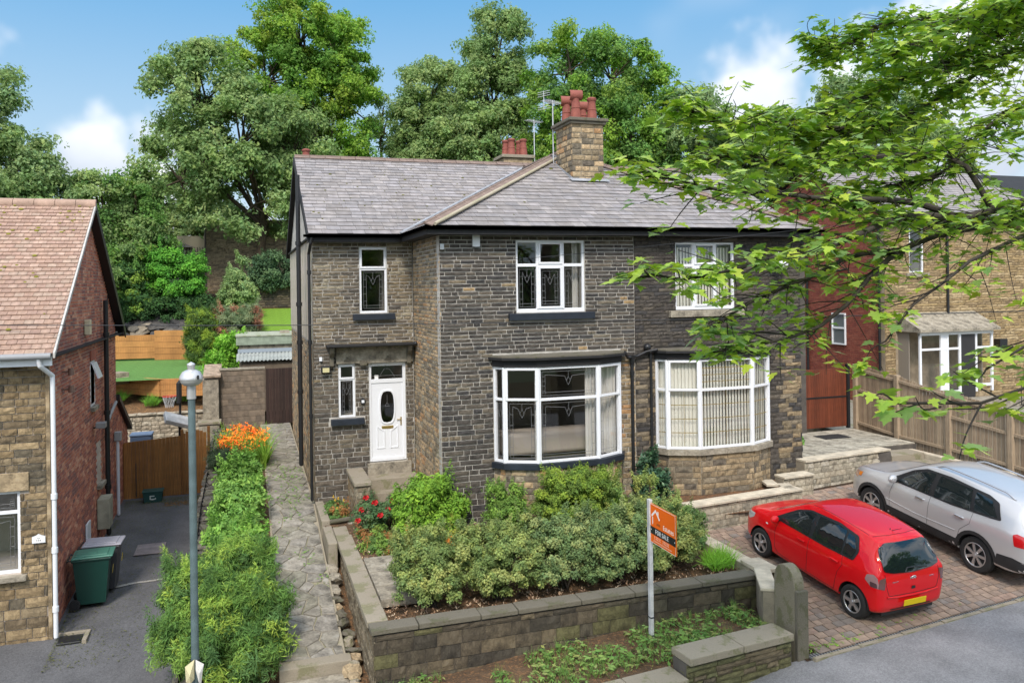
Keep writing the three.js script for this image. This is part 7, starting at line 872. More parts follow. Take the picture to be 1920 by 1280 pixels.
// wheelie bins: front faces +x, wheels to the wall
function bin(x, z, turn, body, lid, label, sticker) {
  const t = thing('wheelie_bin', label, 'bin', [x, ldriveY(z) + 0.01, z], turn, 'wheelie bins by the brick wall'), g = new THREE.BoxGeometry(0.66, 0.88, 0.55, 4, 4, 4), p = g.attributes.position; for (let i = 0; i < p.count; i++) { const k = mix(0.76, 1, (p.getY(i) + 0.44) / 0.88); p.setX(i, p.getX(i) * k); p.setZ(i, p.getZ(i) * mix(0.84, 1, (p.getY(i) + 0.44) / 0.88)); } g.computeVertexNormals();
  const bm = mat(...body, 0.42), lm = mat(...lid, 0.4); part('body', new GB().add(g, MX(0, 0.52, 0)).geo(1), bm, t); part('rim', new GB().rbox(-0.36, 0.37, 0.95, 0.995, -0.3, 0.3, 0.015).geo(1), bm, t);
  const l = part('lid', new GB().rbox(-0.36, 0.40, 0.998, 1.04, -0.305, 0.305, 0.02).rbox(-0.30, 0.30, 1.03, 1.062, -0.24, 0.24, 0.015).geo(1), lm, t); part('ridge', new GB().rbox(-0.28, 0.1, 1.06, 1.072, -0.02, 0.14, 0.005).geo(1), lm, l);
  part('handle', new GB().cyl(V(-0.43, 0.98, -0.27), V(-0.43, 0.98, 0.27), 0.016).cyl(V(-0.43, 0.98, -0.2), V(-0.34, 0.96, -0.2), 0.014).cyl(V(-0.43, 0.98, 0.2), V(-0.34, 0.96, 0.2), 0.014).geo(1), M.black, t);
  for (const s of [-1, 1]) { const w = part('wheel', new GB().cyl(V(-0.3, 0.1, s * 0.24), V(-0.3, 0.1, s * 0.3), 0.1, 0.1, 18).geo(1), M.rubber, t); part('hub', new GB().cyl(V(-0.3, 0.1, s * 0.3), V(-0.3, 0.1, s * 0.306), 0.055, 0.055, 14).geo(1), M.black, w); } part('axle', new GB().cyl(V(-0.3, 0.1, -0.24), V(-0.3, 0.1, 0.24), 0.012).geo(1), M.black, t);
  part('sticker', box(0.306, 0.309, 0.62, 0.78, -0.05, 0.04), mat(0.7, 0.5, 0.05, 0.5), t).rotation.z = -0.09;
}
bin(-7.1, -1.05, 0.04, [0.004, 0.04, 0.03], [0.06, 0.19, 0.14], 'dark green wheelie bin with paler lid standing in front of the grey one'); bin(-7.02, -1.78, -0.03, [0.055, 0.055, 0.06], [0.42, 0.41, 0.45], 'grey wheelie bin half hidden behind the green one');
{ const t = thing('recycling_box', 'dark green recycling box on the ground by the wooden gate', 'box', [-6.74, -0.22, -8.78]), gm = mat(0.01, 0.055, 0.05, 0.5); part('tub', new GB().ext([[-0.26, 0.28], [-0.23, 0], [0.23, 0], [0.26, 0.28]], 0.34, MX(0, 0, -0.17), 0.01).geo(1), gm, t); part('lid', new GB().rbox(-0.29, 0.29, 0.292, 0.33, -0.21, 0.21, 0.012).geo(1), mat(0.015, 0.07, 0.062, 0.45), t); part('symbol', new GB().ext([[-0.08, 0.09], [0.0, 0.07], [0.09, 0.09], [0.09, 0.13], [0.06, 0.13], [0.06, 0.11], [-0.05, 0.11], [-0.05, 0.17], [0.05, 0.17], [0.05, 0.2], [-0.08, 0.2]], 0.003, MX(0, 0, 0.181)).geo(1), mat(0.6, 0.65, 0.6, 0.6), t); }
{ const t = thing('basketball_hoop', 'basketball hoop with red ring and dark backboard seen edge-on', 'basketball hoop', [-6.37, 0.0, -13.88]); part('pole', new GB().cyl(V(0.03, -0.2, 0), V(0.03, 2.1, 0), 0.04).geo(1), M.black, t); part('backboard', new GB().rbox(-0.05, 0.06, 2.02, 2.75, -0.5, 0.5, 0.02).geo(1), M.blackMatt, t); part('ring', new GB().add(new THREE.TorusGeometry(0.23, 0.014, 8, 24), MX(-0.32, 2.24, 0, Math.PI / 2)).geo(1), mat(0.6, 0.06, 0.05, 0.5), t); const n = new GB(); for (let i = 0; i < 12; i++) { const a = i / 12 * 6.283; n.cyl(V(-0.32 + Math.cos(a) * 0.23, 2.23, Math.sin(a) * 0.23), V(-0.32 + Math.cos(a + 0.5) * 0.13, 1.85, Math.sin(a + 0.5) * 0.13), 0.006, 0.006, 4); n.cyl(V(-0.32 + Math.cos(a) * 0.23, 2.23, Math.sin(a) * 0.23), V(-0.32 + Math.cos(a - 0.5) * 0.13, 1.85, Math.sin(a - 0.5) * 0.13), 0.006, 0.006, 4); } part('net', n.geo(1), mat(0.6, 0.6, 0.58, 0.9), t).userData.kind = 'stuff'; }
{ const t = thing('tilted_panel', 'pale flat panel tilted on a short post behind the wooden gate', 'panel', [-6.1, 0, -10.2]); const o = part('slab', new GB().rbox(-0.46, 0.46, -0.07, 0.07, -0.3, 0.3, 0.02).geo(1), mat(0.62, 0.62, 0.61, 0.6, { map: fineTex }), t, [0, 1.9, 0]); o.rotation.set(0.35, 0.15, -0.42); part('post', new GB().cyl(V(0.02, -0.2, 0), V(0.02, 1.86, 0), 0.05).geo(1), M.black, t); }
{ const t = thing('blue_crate', 'blue-grey crate just showing over the wooden gate', 'crate', [-7.35, -0.2, -11.6]); part('tub', new GB().rbox(-0.32, 0.32, 0, 1.5, -0.3, 0.3, 0.04).geo(1), mat(0.12, 0.17, 0.26, 0.6), t); part('lid', new GB().rbox(-0.34, 0.34, 1.5, 1.56, -0.32, 0.32, 0.02).geo(1), mat(0.16, 0.22, 0.32, 0.6), t); }
// overhead wires
const wire = (pts, r, label) => solo('overhead_wire', new GB().tube(pts.map((p) => V(...p)), r, 5, 40).geo(1), M.black, label, 'wire');
wire([[-30, 5.65, -6.6], [-9.31, 5.42, -0.1], [-2.85, 5.31, 1.6], [4, 5.3, 3.4], [11.3, 5.36, 5.4], [30, 5.8, 10.6]], 0.009, 'dark telephone wire strung across the front of the houses');
wire([[0.06, 6.5, 0.06], [1.9, 6.6, 1.6], [3.66, 6.76, 3.1], [12, 7.6, 10]], 0.005, 'thin pale wire crossing in front of the upstairs windows');
{ const t = thing('hose_rail', 'short rusty handrail post between the bays', 'post', [4.55, 0.6, 1.1]); part('upright', new GB().rbox(-0.05, 0.05, 0, 1.0, -0.05, 0.05).geo(1), M.bark, t); part('arm', new GB().cyl(V(0, 0.98, 0), V(-0.42, 1.2, -0.35), 0.025).geo(1), M.barkDark, t); }
// ================================================================ cars
const lerpC = (tab, z) => { if (z <= tab[0][0]) return tab[0][1]; for (let i = 0; i + 1 < tab.length; i++) if (z <= tab[i + 1][0]) { const [z0, a] = tab[i], [z1, b] = tab[i + 1], m0 = i ? (b - tab[i - 1][1]) / (z1 - tab[i - 1][0]) : (b - a) / (z1 - z0), m1 = i + 2 < tab.length ? (tab[i + 2][1] - a) / (tab[i + 2][0] - z0) : (b - a) / (z1 - z0), h = z1 - z0, t = (z - z0) / h, t2 = t * t, t3 = t2 * t; return (2 * t3 - 3 * t2 + 1) * a + (t3 - 2 * t2 + t) * h * m0 + (-2 * t3 + 3 * t2) * b + (t3 - t2) * h * m1; } return tab[tab.length - 1][1]; };
function carShell(S) {                      // closed body: sections along z joined by skin
  const N = 110, J = 34, P = [], Z0 = S.top[0][0], Z1 = S.top[S.top.length - 1][0];
  const sec = (z) => {
    const w = lerpC(S.w, z), yt = lerpC(S.top, z), yb = Math.min(lerpC(S.bot, z), yt - 0.12), belt = Math.min(lerpC(S.belt, z), yt - 0.045), k = sm(0.02, 0.34, yt - belt), wr = mix(w * 0.90, lerpC(S.wr, z), k), H = belt - yb;
    const pts = [[0, yb], [w * 0.72, yb], [w * 0.93, yb + 0.035], [w * 0.975, yb + H * 0.2], [w * 0.99, yb + H * 0.42], [w, yb + H * 0.66], [w * 0.99, yb + H * 0.86], [mix(w * 0.965, w * 0.955, k), belt], [mix(mix(w * 0.955, wr, 0.5), mix(w * 0.955, wr, 0.42), k), mix(belt, yt, 0.5)], [wr, yt - mix(0.014, 0.05, k)], [wr * 0.9, yt - mix(0.004, 0.012, k)], [wr * 0.5, yt + 0.012], [0, yt + 0.02]];
    const c = new THREE.SplineCurve(pts.map(([x, y]) => new THREE.Vector2(x, y))); const out = []; for (let j = 0; j <= J; j++) { const p = c.getPoint(j / J); out.push([Math.max(0, p.x), p.y]); } out[0][0] = out[J][0] = 0; return out;
  };
  for (let i = 0; i <= N; i++) { const t = i / N, e = 0.5 - 0.5 * Math.cos(Math.PI * t), z = mix(Z0, Z1, mix(t, e, 0.72)); const s = sec(z); P.push([...s.map(([x, y]) => [x, y, z]), ...s.slice(1, -1).reverse().map(([x, y]) => [-x, y, z])]); }
  const n = P[0].length, pos = [], idx = []; for (const r of P) for (const p of r) pos.push(...p); for (let i = 0; i < N; i++) for (let j = 0; j < n; j++) { const a = i * n + j, b = i * n + (j + 1) % n, c = a + n, d = b + n; idx.push(a, b, c, b, d, c); }
  for (const [row, flip] of [[0, true], [N, false]]) { const c = pos.length / 3, yy = P[row].reduce((s, p) => s + p[1], 0) / n; pos.push(0, yy, P[row][0][2]); for (let j = 0; j < n; j++) { const a = row * n + j, b = row * n + (j + 1) % n; flip ? idx.push(c, b, a) : idx.push(c, a, b); } }
  const g = new THREE.BufferGeometry(); g.setAttribute('position', new THREE.Float32BufferAttribute(pos, 3)); g.setIndex(idx); g.computeVertexNormals(); const v0 = V(0, 0, 0).fromBufferAttribute(g.attributes.normal, Math.floor(N / 2) * n + 20); if (v0.x * pos[(Math.floor(N / 2) * n + 20) * 3] < 0) { for (let i = 0; i < idx.length; i += 3) [idx[i + 1], idx[i + 2]] = [idx[i + 2], idx[i + 1]]; g.setIndex(idx); g.computeVertexNormals(); }
  g.setAttribute('uv', new THREE.Float32BufferAttribute(new Float32Array(pos.length / 3 * 2), 2)); return g;
}
function makeCar(S, name, label, place) {
  const t = thing(name, label, 'car', place.p, 0); t.rotation.order = 'YXZ'; t.rotation.set(place.pitch, place.turn, 0);
  const shell = carShell(S), solid = new THREE.Mesh(shell, new THREE.MeshBasicMaterial({ side: THREE.DoubleSide })); solid.updateMatrixWorld(true); shell.boundsTree = new MeshBVH(shell); solid.raycast = acceleratedRaycast;
  const ray = new THREE.Raycaster(), hit = (o, d) => { ray.set(o, d); const h = ray.intersectObject(solid)[0]; if (!h) return null; const n = h.face.normal.clone(); if (n.dot(d) > 0) n.negate(); return { p: h.point, n }; };
  // cut wheel wells
  const ev = new Evaluator(); ev.useGroups = false; let br = new Brush(shell.clone()); br.updateMatrixWorld(); for (const z of [S.zf, S.zr]) { const c = new Brush(new THREE.CylinderGeometry(S.rw + 0.045, S.rw + 0.045, 4, 40)); c.rotation.z = Math.PI / 2; c.position.set(0, S.rw + 0.01, z); c.updateMatrixWorld(); br = ev.evaluate(br, c, SUBTRACTION); br.updateMatrixWorld(); }
  const body = part('body', br.geometry, S.paint, t);
  // floor and arch liners close the body where the wells were cut
  part('underbody', new GB().box(-S.half * 0.72, S.half * 0.72, 0.22, 0.62, S.zr - 0.45, S.zf + 0.45).geo(1), M.black, t);
  const from = { L: [(u, v) => V(3, v, u), V(-1, 0, 0)], R: [(u, v) => V(-3, v, u), V(1, 0, 0)], B: [(u, v) => V(u, v, -5), V(0, 0, 1)], F: [(u, v) => V(u, v, 5), V(0, 0, -1)], T: [(u, v) => V(u, 4, v), V(0, -1, 0)] };
  const round = (pts, r) => { const s = new THREE.Shape(); pts.forEach((p, i) => { const a = pts[(i + pts.length - 1) % pts.length], b = pts[(i + 1) % pts.length], d = (q) => { const L = Math.hypot(q[0] - p[0], q[1] - p[1]), k = Math.min(r, L * 0.45) / L; return [p[0] + (q[0] - p[0]) * k, p[1] + (q[1] - p[1]) * k]; }, s0 = d(a), s1 = d(b); i ? s.lineTo(...s0) : s.moveTo(...s0); s.quadraticCurveTo(...p, ...s1); }); s.closePath(); return s; };
  const tess = new TessellateModifier(0.07, 5);
  const panel = (nm, side, pts, m, off = 0.004, r = 0.03, parent = body) => { const [o, d] = from[side], g = tess.modify(new THREE.ShapeGeometry(round(pts, r), 5)), p = g.attributes.position, nr = []; for (let i = 0; i < p.count; i++) { const h = hit(o(p.getX(i), p.getY(i)), d) || { p: V(0, 0.6, 0), n: d.clone().negate() }; p.setXYZ(i, h.p.x + h.n.x * off, h.p.y + h.n.y * off, h.p.z + h.n.z * off); nr.push(h.n.x, h.n.y, h.n.z); } g.computeVertexNormals(); const gn = toCreasedNormals(g, 1.0); return part(nm, gn, m, parent); };
  const line = (nm, side, pts, m, r = 0.005, off = 0.0, parent = body) => { const [o, d] = from[side], c = new THREE.CatmullRomCurve3(pts.map(([u, v]) => V(u, v, 0)), false, 'catmullrom', 0.1), q = []; for (let i = 0; i <= 24; i++) { const p = c.getPoint(i / 24), h = hit(o(p.x, p.y), d); if (h) q.push(h.p.addScaledVector(h.n, off)); } return part(nm, new GB().tube(q, r, 5, 40).geo(1), m, parent); };
  // wheels
  const rimM = mat(0.55, 0.55, 0.56, 0.32, { metalness: 0.85 }), r = S.rw, rr2 = r * 0.66;
  for (const z of [S.zf, S.zr]) for (const s of [-1, 1]) {
    const tr = new THREE.LatheGeometry([[rr2, -0.095], [r * 0.9, -0.1], [r * 0.985, -0.075], [r, -0.04], [r, 0.04], [r * 0.985, 0.075], [r * 0.9, 0.1], [rr2, 0.095], [rr2 * 0.97, 0.06], [rr2 * 0.97, -0.06], [rr2, -0.095]].map(([a, b]) => new THREE.Vector2(a, b)), 44); const w = part('wheel', new GB().add(tr, MX(0, 0, 0, 0, 0, -Math.PI / 2 * s)).geo(1), M.rubber, t, [s * S.track, r, z]);
    const g = new GB(); g.add(new THREE.TorusGeometry(rr2 * 0.97, 0.014, 8, 40), MX(s * 0.085, 0, 0, 0, Math.PI / 2)); for (let i = 0; i < S.spokes; i++) { const a = i / S.spokes * 6.2832 + 0.3, g2 = new THREE.BoxGeometry(0.03, rr2 * 0.86, S.spokeW, 1, 3, 1), p = g2.attributes.position; for (let k = 0; k < p.count; k++) { const u = (p.getY(k) + rr2 * 0.43) / (rr2 * 0.86); p.setZ(k, p.getZ(k) * mix(0.75, 1.25, u)); p.setX(k, p.getX(k) + s * 0.018 * Math.sin(u * 3)); } g.add(g2, MX(s * 0.06, Math.cos(a) * rr2 * 0.54, Math.sin(a) * rr2 * 0.54, a, 0, 0)); } g.add(new THREE.CylinderGeometry(0.055, 0.065, 0.05, 20), MX(s * 0.07, 0, 0, 0, 0, Math.PI / 2)); part('rim', g.geo(1), rimM, w); part('hub_cap', new GB().add(new THREE.CylinderGeometry(0.03, 0.03, 0.01, 16), MX(s * 0.1, 0, 0, 0, 0, Math.PI / 2)).geo(1), M.steel, w); part('brake_disc', new GB().add(new THREE.CylinderGeometry(rr2 * 0.93, rr2 * 0.93, 0.02, 24), MX(s * 0.005, 0, 0, 0, 0, Math.PI / 2)).geo(1), mat(0.05, 0.05, 0.05, 0.6), w);
    const ar = new THREE.CylinderGeometry(r + 0.04, r + 0.04, 0.34, 32, 1, true, 0, Math.PI); part('wheel_arch', new GB().add(ar, MX(s * (S.half - 0.19), r + 0.01, z, 0, 0, Math.PI / 2)).geo(1), mat(0.012, 0.012, 0.012, 0.9, { side: THREE.DoubleSide }), t); }
  return { t, body, panel, line, hit };
}
const carGlass = mat(0.010, 0.016, 0.017, 0.03, { kind: 'p', clearcoat: 1, clearcoatRoughness: 0.02, specularIntensity: 1 }), trimM = mat(0.014, 0.014, 0.015, 0.45), seamM = mat(0.03, 0.01, 0.01, 0.7), chrome = mat(0.75, 0.75, 0.76, 0.12, { metalness: 1 });
{ // red hatchback
  const S = { half: 0.848, rw: 0.295, zf: 1.10, zr: -1.36, track: 0.745, spokes: 5, spokeW: 0.055, paint: mat(0.72, 0.003, 0.008, 0.42, { kind: 'p', clearcoat: 0.85, clearcoatRoughness: 0.03, specularIntensity: 0.3 }),
    top: [[-1.885, 0.62], [-1.865, 0.80], [-1.82, 0.965], [-1.72, 1.16], [-1.60, 1.36], [-1.52, 1.432], [-1.2, 1.49], [-0.6, 1.527], [-0.1, 1.515], [0.2, 1.455], [0.5, 1.30], [0.95, 1.055], [1.25, 0.975], [1.55, 0.89], [1.74, 0.79], [1.84, 0.66], [1.875, 0.52]],
    bot: [[-1.885, 0.40], [-1.84, 0.30], [-1.6, 0.24], [1.5, 0.2], [1.8, 0.24], [1.875, 0.32]], w: [[-1.885, 0.64], [-1.86, 0.735], [-1.78, 0.795], [-1.6, 0.83], [-1.2, 0.848], [0.9, 0.848], [1.3, 0.825], [1.6, 0.75], [1.78, 0.62], [1.875, 0.42]],
    wr: [[-1.885, 0.6], [-1.6, 0.565], [-1.0, 0.575], [0, 0.575], [0.5, 0.64], [1.2, 0.74], [1.875, 0.4]], belt: [[-1.885, 0.95], [-1.5, 1.0], [-0.6, 0.955], [0.9, 0.90], [1.4, 0.86], [1.875, 0.6]] };
  const ax = V(6.95, driveY(5.48), 5.48), turn = Math.PI + 0.075, pitch = -0.143, q = new THREE.Quaternion().setFromEuler(new THREE.Euler(pitch, turn, 0, 'YXZ')), off = V(0, 0, -S.zr).applyQuaternion(q);
  const C = makeCar(S, 'red_hatchback', 'red five-door hatchback parked nose-in on the block drive', { p: [ax.x + off.x, ax.y + off.y + 0.005, ax.z + off.z], turn, pitch }), { panel, line, body, t, hit } = C;
  for (const s of ['L', 'R']) {
    const w = panel('window_surround', s, [[0.82, 0.955], [0.32, 1.30], [0.02, 1.41], [-0.7, 1.455], [-1.18, 1.40], [-1.32, 1.19], [-1.27, 1.015], [-0.6, 0.975]], trimM, 0.009, 0.05);
    panel('side_window', s, [[0.62, 0.985], [0.26, 1.285], [0.0, 1.375], [-0.15, 1.39], [-0.15, 0.985]], carGlass, 0.014, 0.03, w); panel('side_window', s, [[-0.25, 0.99], [-0.25, 1.39], [-0.7, 1.415], [-0.92, 1.395], [-0.97, 1.015]], carGlass, 0.014, 0.03, w); panel('quarter_window', s, [[-1.01, 1.03], [-0.97, 1.385], [-1.12, 1.36], [-1.26, 1.18], [-1.22, 1.04]], carGlass, 0.014, 0.03, w);
    line('door_seam', s, [[0.66, 0.93], [0.70, 0.7], [0.68, 0.4], [0.58, 0.3]], seamM, 0.004); line('door_seam', s, [[-0.2, 0.96], [-0.21, 0.7], [-0.2, 0.31]], seamM, 0.004); line('door_seam', s, [[-1.02, 1.0], [-1.06, 0.85], [-0.97, 0.68], [-0.93, 0.5], [-0.9, 0.32]], seamM, 0.004); line('sill_line', s, [[0.6, 0.31], [0, 0.3], [-0.9, 0.31]], seamM, 0.004);
    for (const z of [-0.02, -0.88]) { const h = hit(V(s === 'L' ? 3 : -3, 0.86, z), V(s === 'L' ? -1 : 1, 0, 0)), o = part('door_handle', new GB().add(new RoundedBoxGeometry(0.035, 0.035, 0.2, 3, 0.015)).geo(1), S.paint, body); o.position.copy(h.p).addScaledVector(h.n, 0.02); }
    panel('tail_lamp', s, [[-1.60, 0.93], [-1.72, 0.97], [-1.80, 0.93], [-1.845, 0.76], [-1.72, 0.75], [-1.58, 0.84]], mat(0.36, 0.2, 0.2, 0.1, { kind: 'p', clearcoat: 1 }), 0.006, 0.02); panel('tail_lamp', 'B', (s === 'L' ? [[0.63, 0.94], [0.75, 0.92], [0.77, 0.76], [0.66, 0.74]] : [[-0.63, 0.94], [-0.75, 0.92], [-0.77, 0.76], [-0.66, 0.74]]), mat(0.16, 0.07, 0.075, 0.12, { kind: 'p', clearcoat: 1 }), 0.008, 0.02); panel('tail_lamp', s, [[-1.68, 0.84], [-1.80, 0.84], [-1.82, 0.76], [-1.70, 0.75]], mat(0.10, 0.05, 0.055, 0.15, { kind: 'p', clearcoat: 1 }), 0.007, 0.02); panel('head_lamp', s, [[1.35, 0.83], [1.62, 0.79], [1.70, 0.66], [1.55, 0.64], [1.38, 0.74]], mat(0.4, 0.41, 0.42, 0.08, { kind: 'p', clearcoat: 1 }), 0.004, 0.03); panel('side_repeater', s, [[0.92, 0.80], [0.98, 0.80], [0.98, 0.77], [0.92, 0.77]], mat(0.75, 0.75, 0.72, 0.3), 0.004, 0.01);
    const sg = s === 'L' ? 1 : -1, m = part('door_mirror', new GB().add(new THREE.SphereGeometry(0.1, 16, 10), MX(sg * 0.93, 1.0, 0.64, 0, sg * 0.3, 0, 1.05, 0.72, 0.7)).geo(1), S.paint, body); part('mirror_foot', new GB().cyl(V(sg * 0.78, 0.94, 0.68), V(sg * 0.92, 0.97, 0.65), 0.028).geo(1), trimM, m);
  }
  const bl = panel('rear_window', 'B', [[-0.655, 1.03], [-0.58, 1.35], [-0.46, 1.412], [0.46, 1.412], [0.58, 1.35], [0.655, 1.03], [0.45, 0.985], [0, 0.96], [-0.45, 0.985]], carGlass, 0.02, 0.06);
  panel('windscreen', 'F', [[-0.68, 1.06], [-0.52, 1.40], [0.52, 1.40], [0.68, 1.06], [0.3, 1.08], [-0.3, 1.08]], carGlass, 0.005, 0.05);
  line('wiper', 'B', [[0.18, 0.97], [0.12, 1.035], [-0.05, 1.03], [-0.34, 1.0]], M.black, 0.011, 0.02); line('tailgate_seam', 'B', [[-0.63, 0.98], [-0.62, 0.80], [-0.55, 0.62], [0, 0.60], [0.55, 0.62], [0.62, 0.80], [0.63, 0.98]], seamM, 0.005); line('bumper_crease', 'B', [[-0.6, 0.60], [-0.3, 0.57], [0, 0.565], [0.3, 0.57], [0.6, 0.60]], S.paint, 0.016, 0.004);
  { const g = new RoundedBoxGeometry(1.58, 0.30, 0.24, 5, 0.07), gp = g.attributes.position; for (let i = 0; i < gp.count; i++) { const x = gp.getX(i), y = gp.getY(i); gp.setZ(i, gp.getZ(i) + 0.24 * x * x + Math.max(0, -y - 0.02) * 0.35); gp.setX(i, x * (1 - Math.max(0, -y) * 0.12)); } g.computeVertexNormals(); const b = part('rear_bumper', new GB().add(g, MX(0, 0.465, -1.825)).geo(1), S.paint, body); part('number_plate', new GB().add(new RoundedBoxGeometry(0.52, 0.11, 0.012, 2, 0.005), MX(0, 0.475, -1.95, -0.03)).geo(1), mat(0.72, 0.52, 0.0, 0.5), b); } panel('camera_button', 'B', [[-0.04, 0.73], [0.04, 0.73], [0.05, 0.68], [-0.05, 0.68]], M.black, 0.01, 0.01); panel('diffuser', 'B', [[-0.5, 0.36], [0.5, 0.36], [0.46, 0.33], [-0.46, 0.33]], trimM, 0.004, 0.01);
  { const h = hit(V(0, 0.865, -5), V(0, 0, 1)), o = part('badge', new GB().add(new THREE.TorusGeometry(0.05, 0.009, 8, 24), MX(0, 0, 0, 0, 0, 0, 1.25, 0.85, 1)).add(new THREE.TorusGeometry(0.034, 0.007, 8, 20), MX(0, 0.008, 0, 0, 0, 0, 1.5, 0.5, 1)).add(new THREE.TorusGeometry(0.034, 0.007, 8, 20), MX(0, 0.0, 0, 0, 0, 0, 0.5, 1.05, 1)).geo(1), chrome, body); o.position.copy(h.p).addScaledVector(h.n, 0.006); o.lookAt(0, 0, 0); o.rotation.set(-0.35, Math.PI, 0); }
  const font = await new FontLoader().loadAsync('fonts/droid/droid_sans_bold.typeface.json'); for (const [x, s, w] of [[0.42, 'YARIS', 0.036], [-0.44, 'VVT-i', 0.034]]) { const h = hit(V(x, 0.84, -5), V(0, 0, 1)), g = new TextGeometry(s, { font, size: w, depth: 0.004, curveSegments: 3 }); g.center(); const o = part('lettering', uvm(g.index ? g.toNonIndexed() : g), chrome, body); o.position.copy(h.p).addScaledVector(h.n, 0.004); o.rotation.set(-0.3, Math.PI, 0); }
  line('roof_seam', 'T', [[-0.5, -1.36], [-0.2, -1.42], [0.2, -1.42], [0.5, -1.36]], seamM, 0.005); for (const s of [-1, 1]) line('roof_gutter', 'T', [[s * 0.52, 0.05], [s * 0.53, -0.6], [s * 0.52, -1.3]], seamM, 0.005); part('aerial', new GB().cyl(V(0, 1.47, -1.28), V(0, 1.62, -1.52), 0.006, 0.003).add(new THREE.ConeGeometry(0.03, 0.06, 10), MX(0, 1.5, -1.28)).geo(1), trimM, body);
}
{ // silver sport utility car
  const S = { half: 0.94, rw: 0.365, zf: 1.42, zr: -1.28, track: 0.815, spokes: 7, spokeW: 0.05, paint: mat(0.60, 0.60, 0.605, 0.3, { kind: 'p', metalness: 0.4, clearcoat: 1, clearcoatRoughness: 0.04 }),
    top: [[-2.345, 0.82], [-2.33, 0.98], [-2.28, 1.10], [-2.18, 1.34], [-2.06, 1.54], [-1.96, 1.63], [-1.4, 1.69], [-0.5, 1.715], [0.05, 1.69], [0.35, 1.62], [0.7, 1.44], [1.1, 1.22], [1.45, 1.14], [1.9, 1.06], [2.18, 0.96], [2.30, 0.8], [2.345, 0.64]],
    bot: [[-2.345, 0.5], [-2.25, 0.4], [-1.9, 0.32], [1.9, 0.28], [2.2, 0.3], [2.345, 0.42]], w: [[-2.345, 0.72], [-2.31, 0.82], [-2.2, 0.885], [-1.9, 0.93], [-1.3, 0.94], [1.4, 0.94], [1.8, 0.91], [2.1, 0.8], [2.28, 0.64], [2.345, 0.5]],
    wr: [[-2.345, 0.7], [-2.0, 0.655], [-1.0, 0.67], [0, 0.66], [0.7, 0.72], [1.5, 0.84], [2.345, 0.5]], belt: [[-2.345, 1.08], [-1.8, 1.17], [-0.8, 1.11], [1.0, 1.05], [1.7, 0.99], [2.345, 0.7]] };
  const ax = V(10.68, driveY(4.75), 4.75), turn = Math.PI + 0.05, pitch = -0.143, q = new THREE.Quaternion().setFromEuler(new THREE.Euler(pitch, turn, 0, 'YXZ')), off = V(0, 0, -S.zr).applyQuaternion(q);
  const C = makeCar(S, 'silver_suv', 'silver sport utility car with roof rails parked beside the fence', { p: [ax.x + off.x, ax.y + off.y + 0.005, ax.z + off.z], turn, pitch }), { panel, line, body, hit } = C, clad = mat(0.028, 0.029, 0.031, 0.6, { map: fineTex }), red = mat(0.5, 0.01, 0.012, 0.1, { kind: 'p', clearcoat: 1 });
  const arc = (zc, r0, r1, a0, a1) => { const o = []; for (let i = 0; i <= 14; i++) { const a = mix(a0, a1, i / 14); o.push([zc + Math.cos(a) * r1, S.rw + Math.sin(a) * r1]); } for (let i = 14; i >= 0; i--) { const a = mix(a0, a1, i / 14); o.push([zc + Math.cos(a) * r0, S.rw + Math.sin(a) * r0]); } return o; };
  for (const s of ['L', 'R']) {
    const w = panel('window_surround', s, [[1.02, 1.10], [0.52, 1.46], [0.2, 1.60], [-0.4, 1.635], [-1.3, 1.60], [-1.55, 1.53], [-1.72, 1.25], [-1.5, 1.22], [-0.6, 1.14]], trimM, 0.009, 0.04); panel('side_window', s, [[0.78, 1.14], [0.45, 1.42], [0.12, 1.56], [-0.05, 1.575], [-0.05, 1.14]], carGlass, 0.014, 0.03, w); panel('side_window', s, [[-0.17, 1.15], [-0.17, 1.58], [-0.95, 1.575], [-1.05, 1.2]], carGlass, 0.014, 0.03, w); panel('quarter_window', s, [[-1.12, 1.22], [-1.03, 1.565], [-1.4, 1.53], [-1.63, 1.27]], carGlass, 0.014, 0.03, w);
    panel('sill_cladding', s, [[0.98, 0.32], [0.98, 0.52], [-0.84, 0.52], [-0.84, 0.34]], clad, 0.006, 0.02); panel('arch_cladding', s, arc(S.zf, S.rw + 0.042, S.rw + 0.115, 0.15, Math.PI + 0.1), clad, 0.008, 0.005); panel('arch_cladding', s, arc(S.zr, S.rw + 0.042, S.rw + 0.115, -0.1, Math.PI - 0.1), clad, 0.008, 0.005); panel('bumper_cladding', s, [[-1.72, 0.4], [-1.74, 0.62], [-2.05, 0.66], [-2.3, 0.62], [-2.3, 0.42]], clad, 0.006, 0.02);
    line('door_seam', s, [[0.86, 1.07], [0.92, 0.8], [0.9, 0.53]], trimM, 0.004); line('door_seam', s, [[-0.11, 1.12], [-0.11, 0.53]], trimM, 0.004); line('door_seam', s, [[-1.12, 1.19], [-1.1, 0.95], [-0.9, 0.75], [-0.85, 0.55]], trimM, 0.004); line('body_crease', s, [[1.0, 0.66], [0.2, 0.63], [-0.8, 0.68]], S.paint, 0.01, 0.002);
    for (const z of [0.12, -0.86]) { const h = hit(V(s === 'L' ? 3 : -3, 1.0, z), V(s === 'L' ? -1 : 1, 0, 0)), o = part('door_handle', new GB().add(new RoundedBoxGeometry(0.04, 0.035, 0.22, 3, 0.015)).geo(1), chrome, body); o.position.copy(h.p).addScaledVector(h.n, 0.02); }
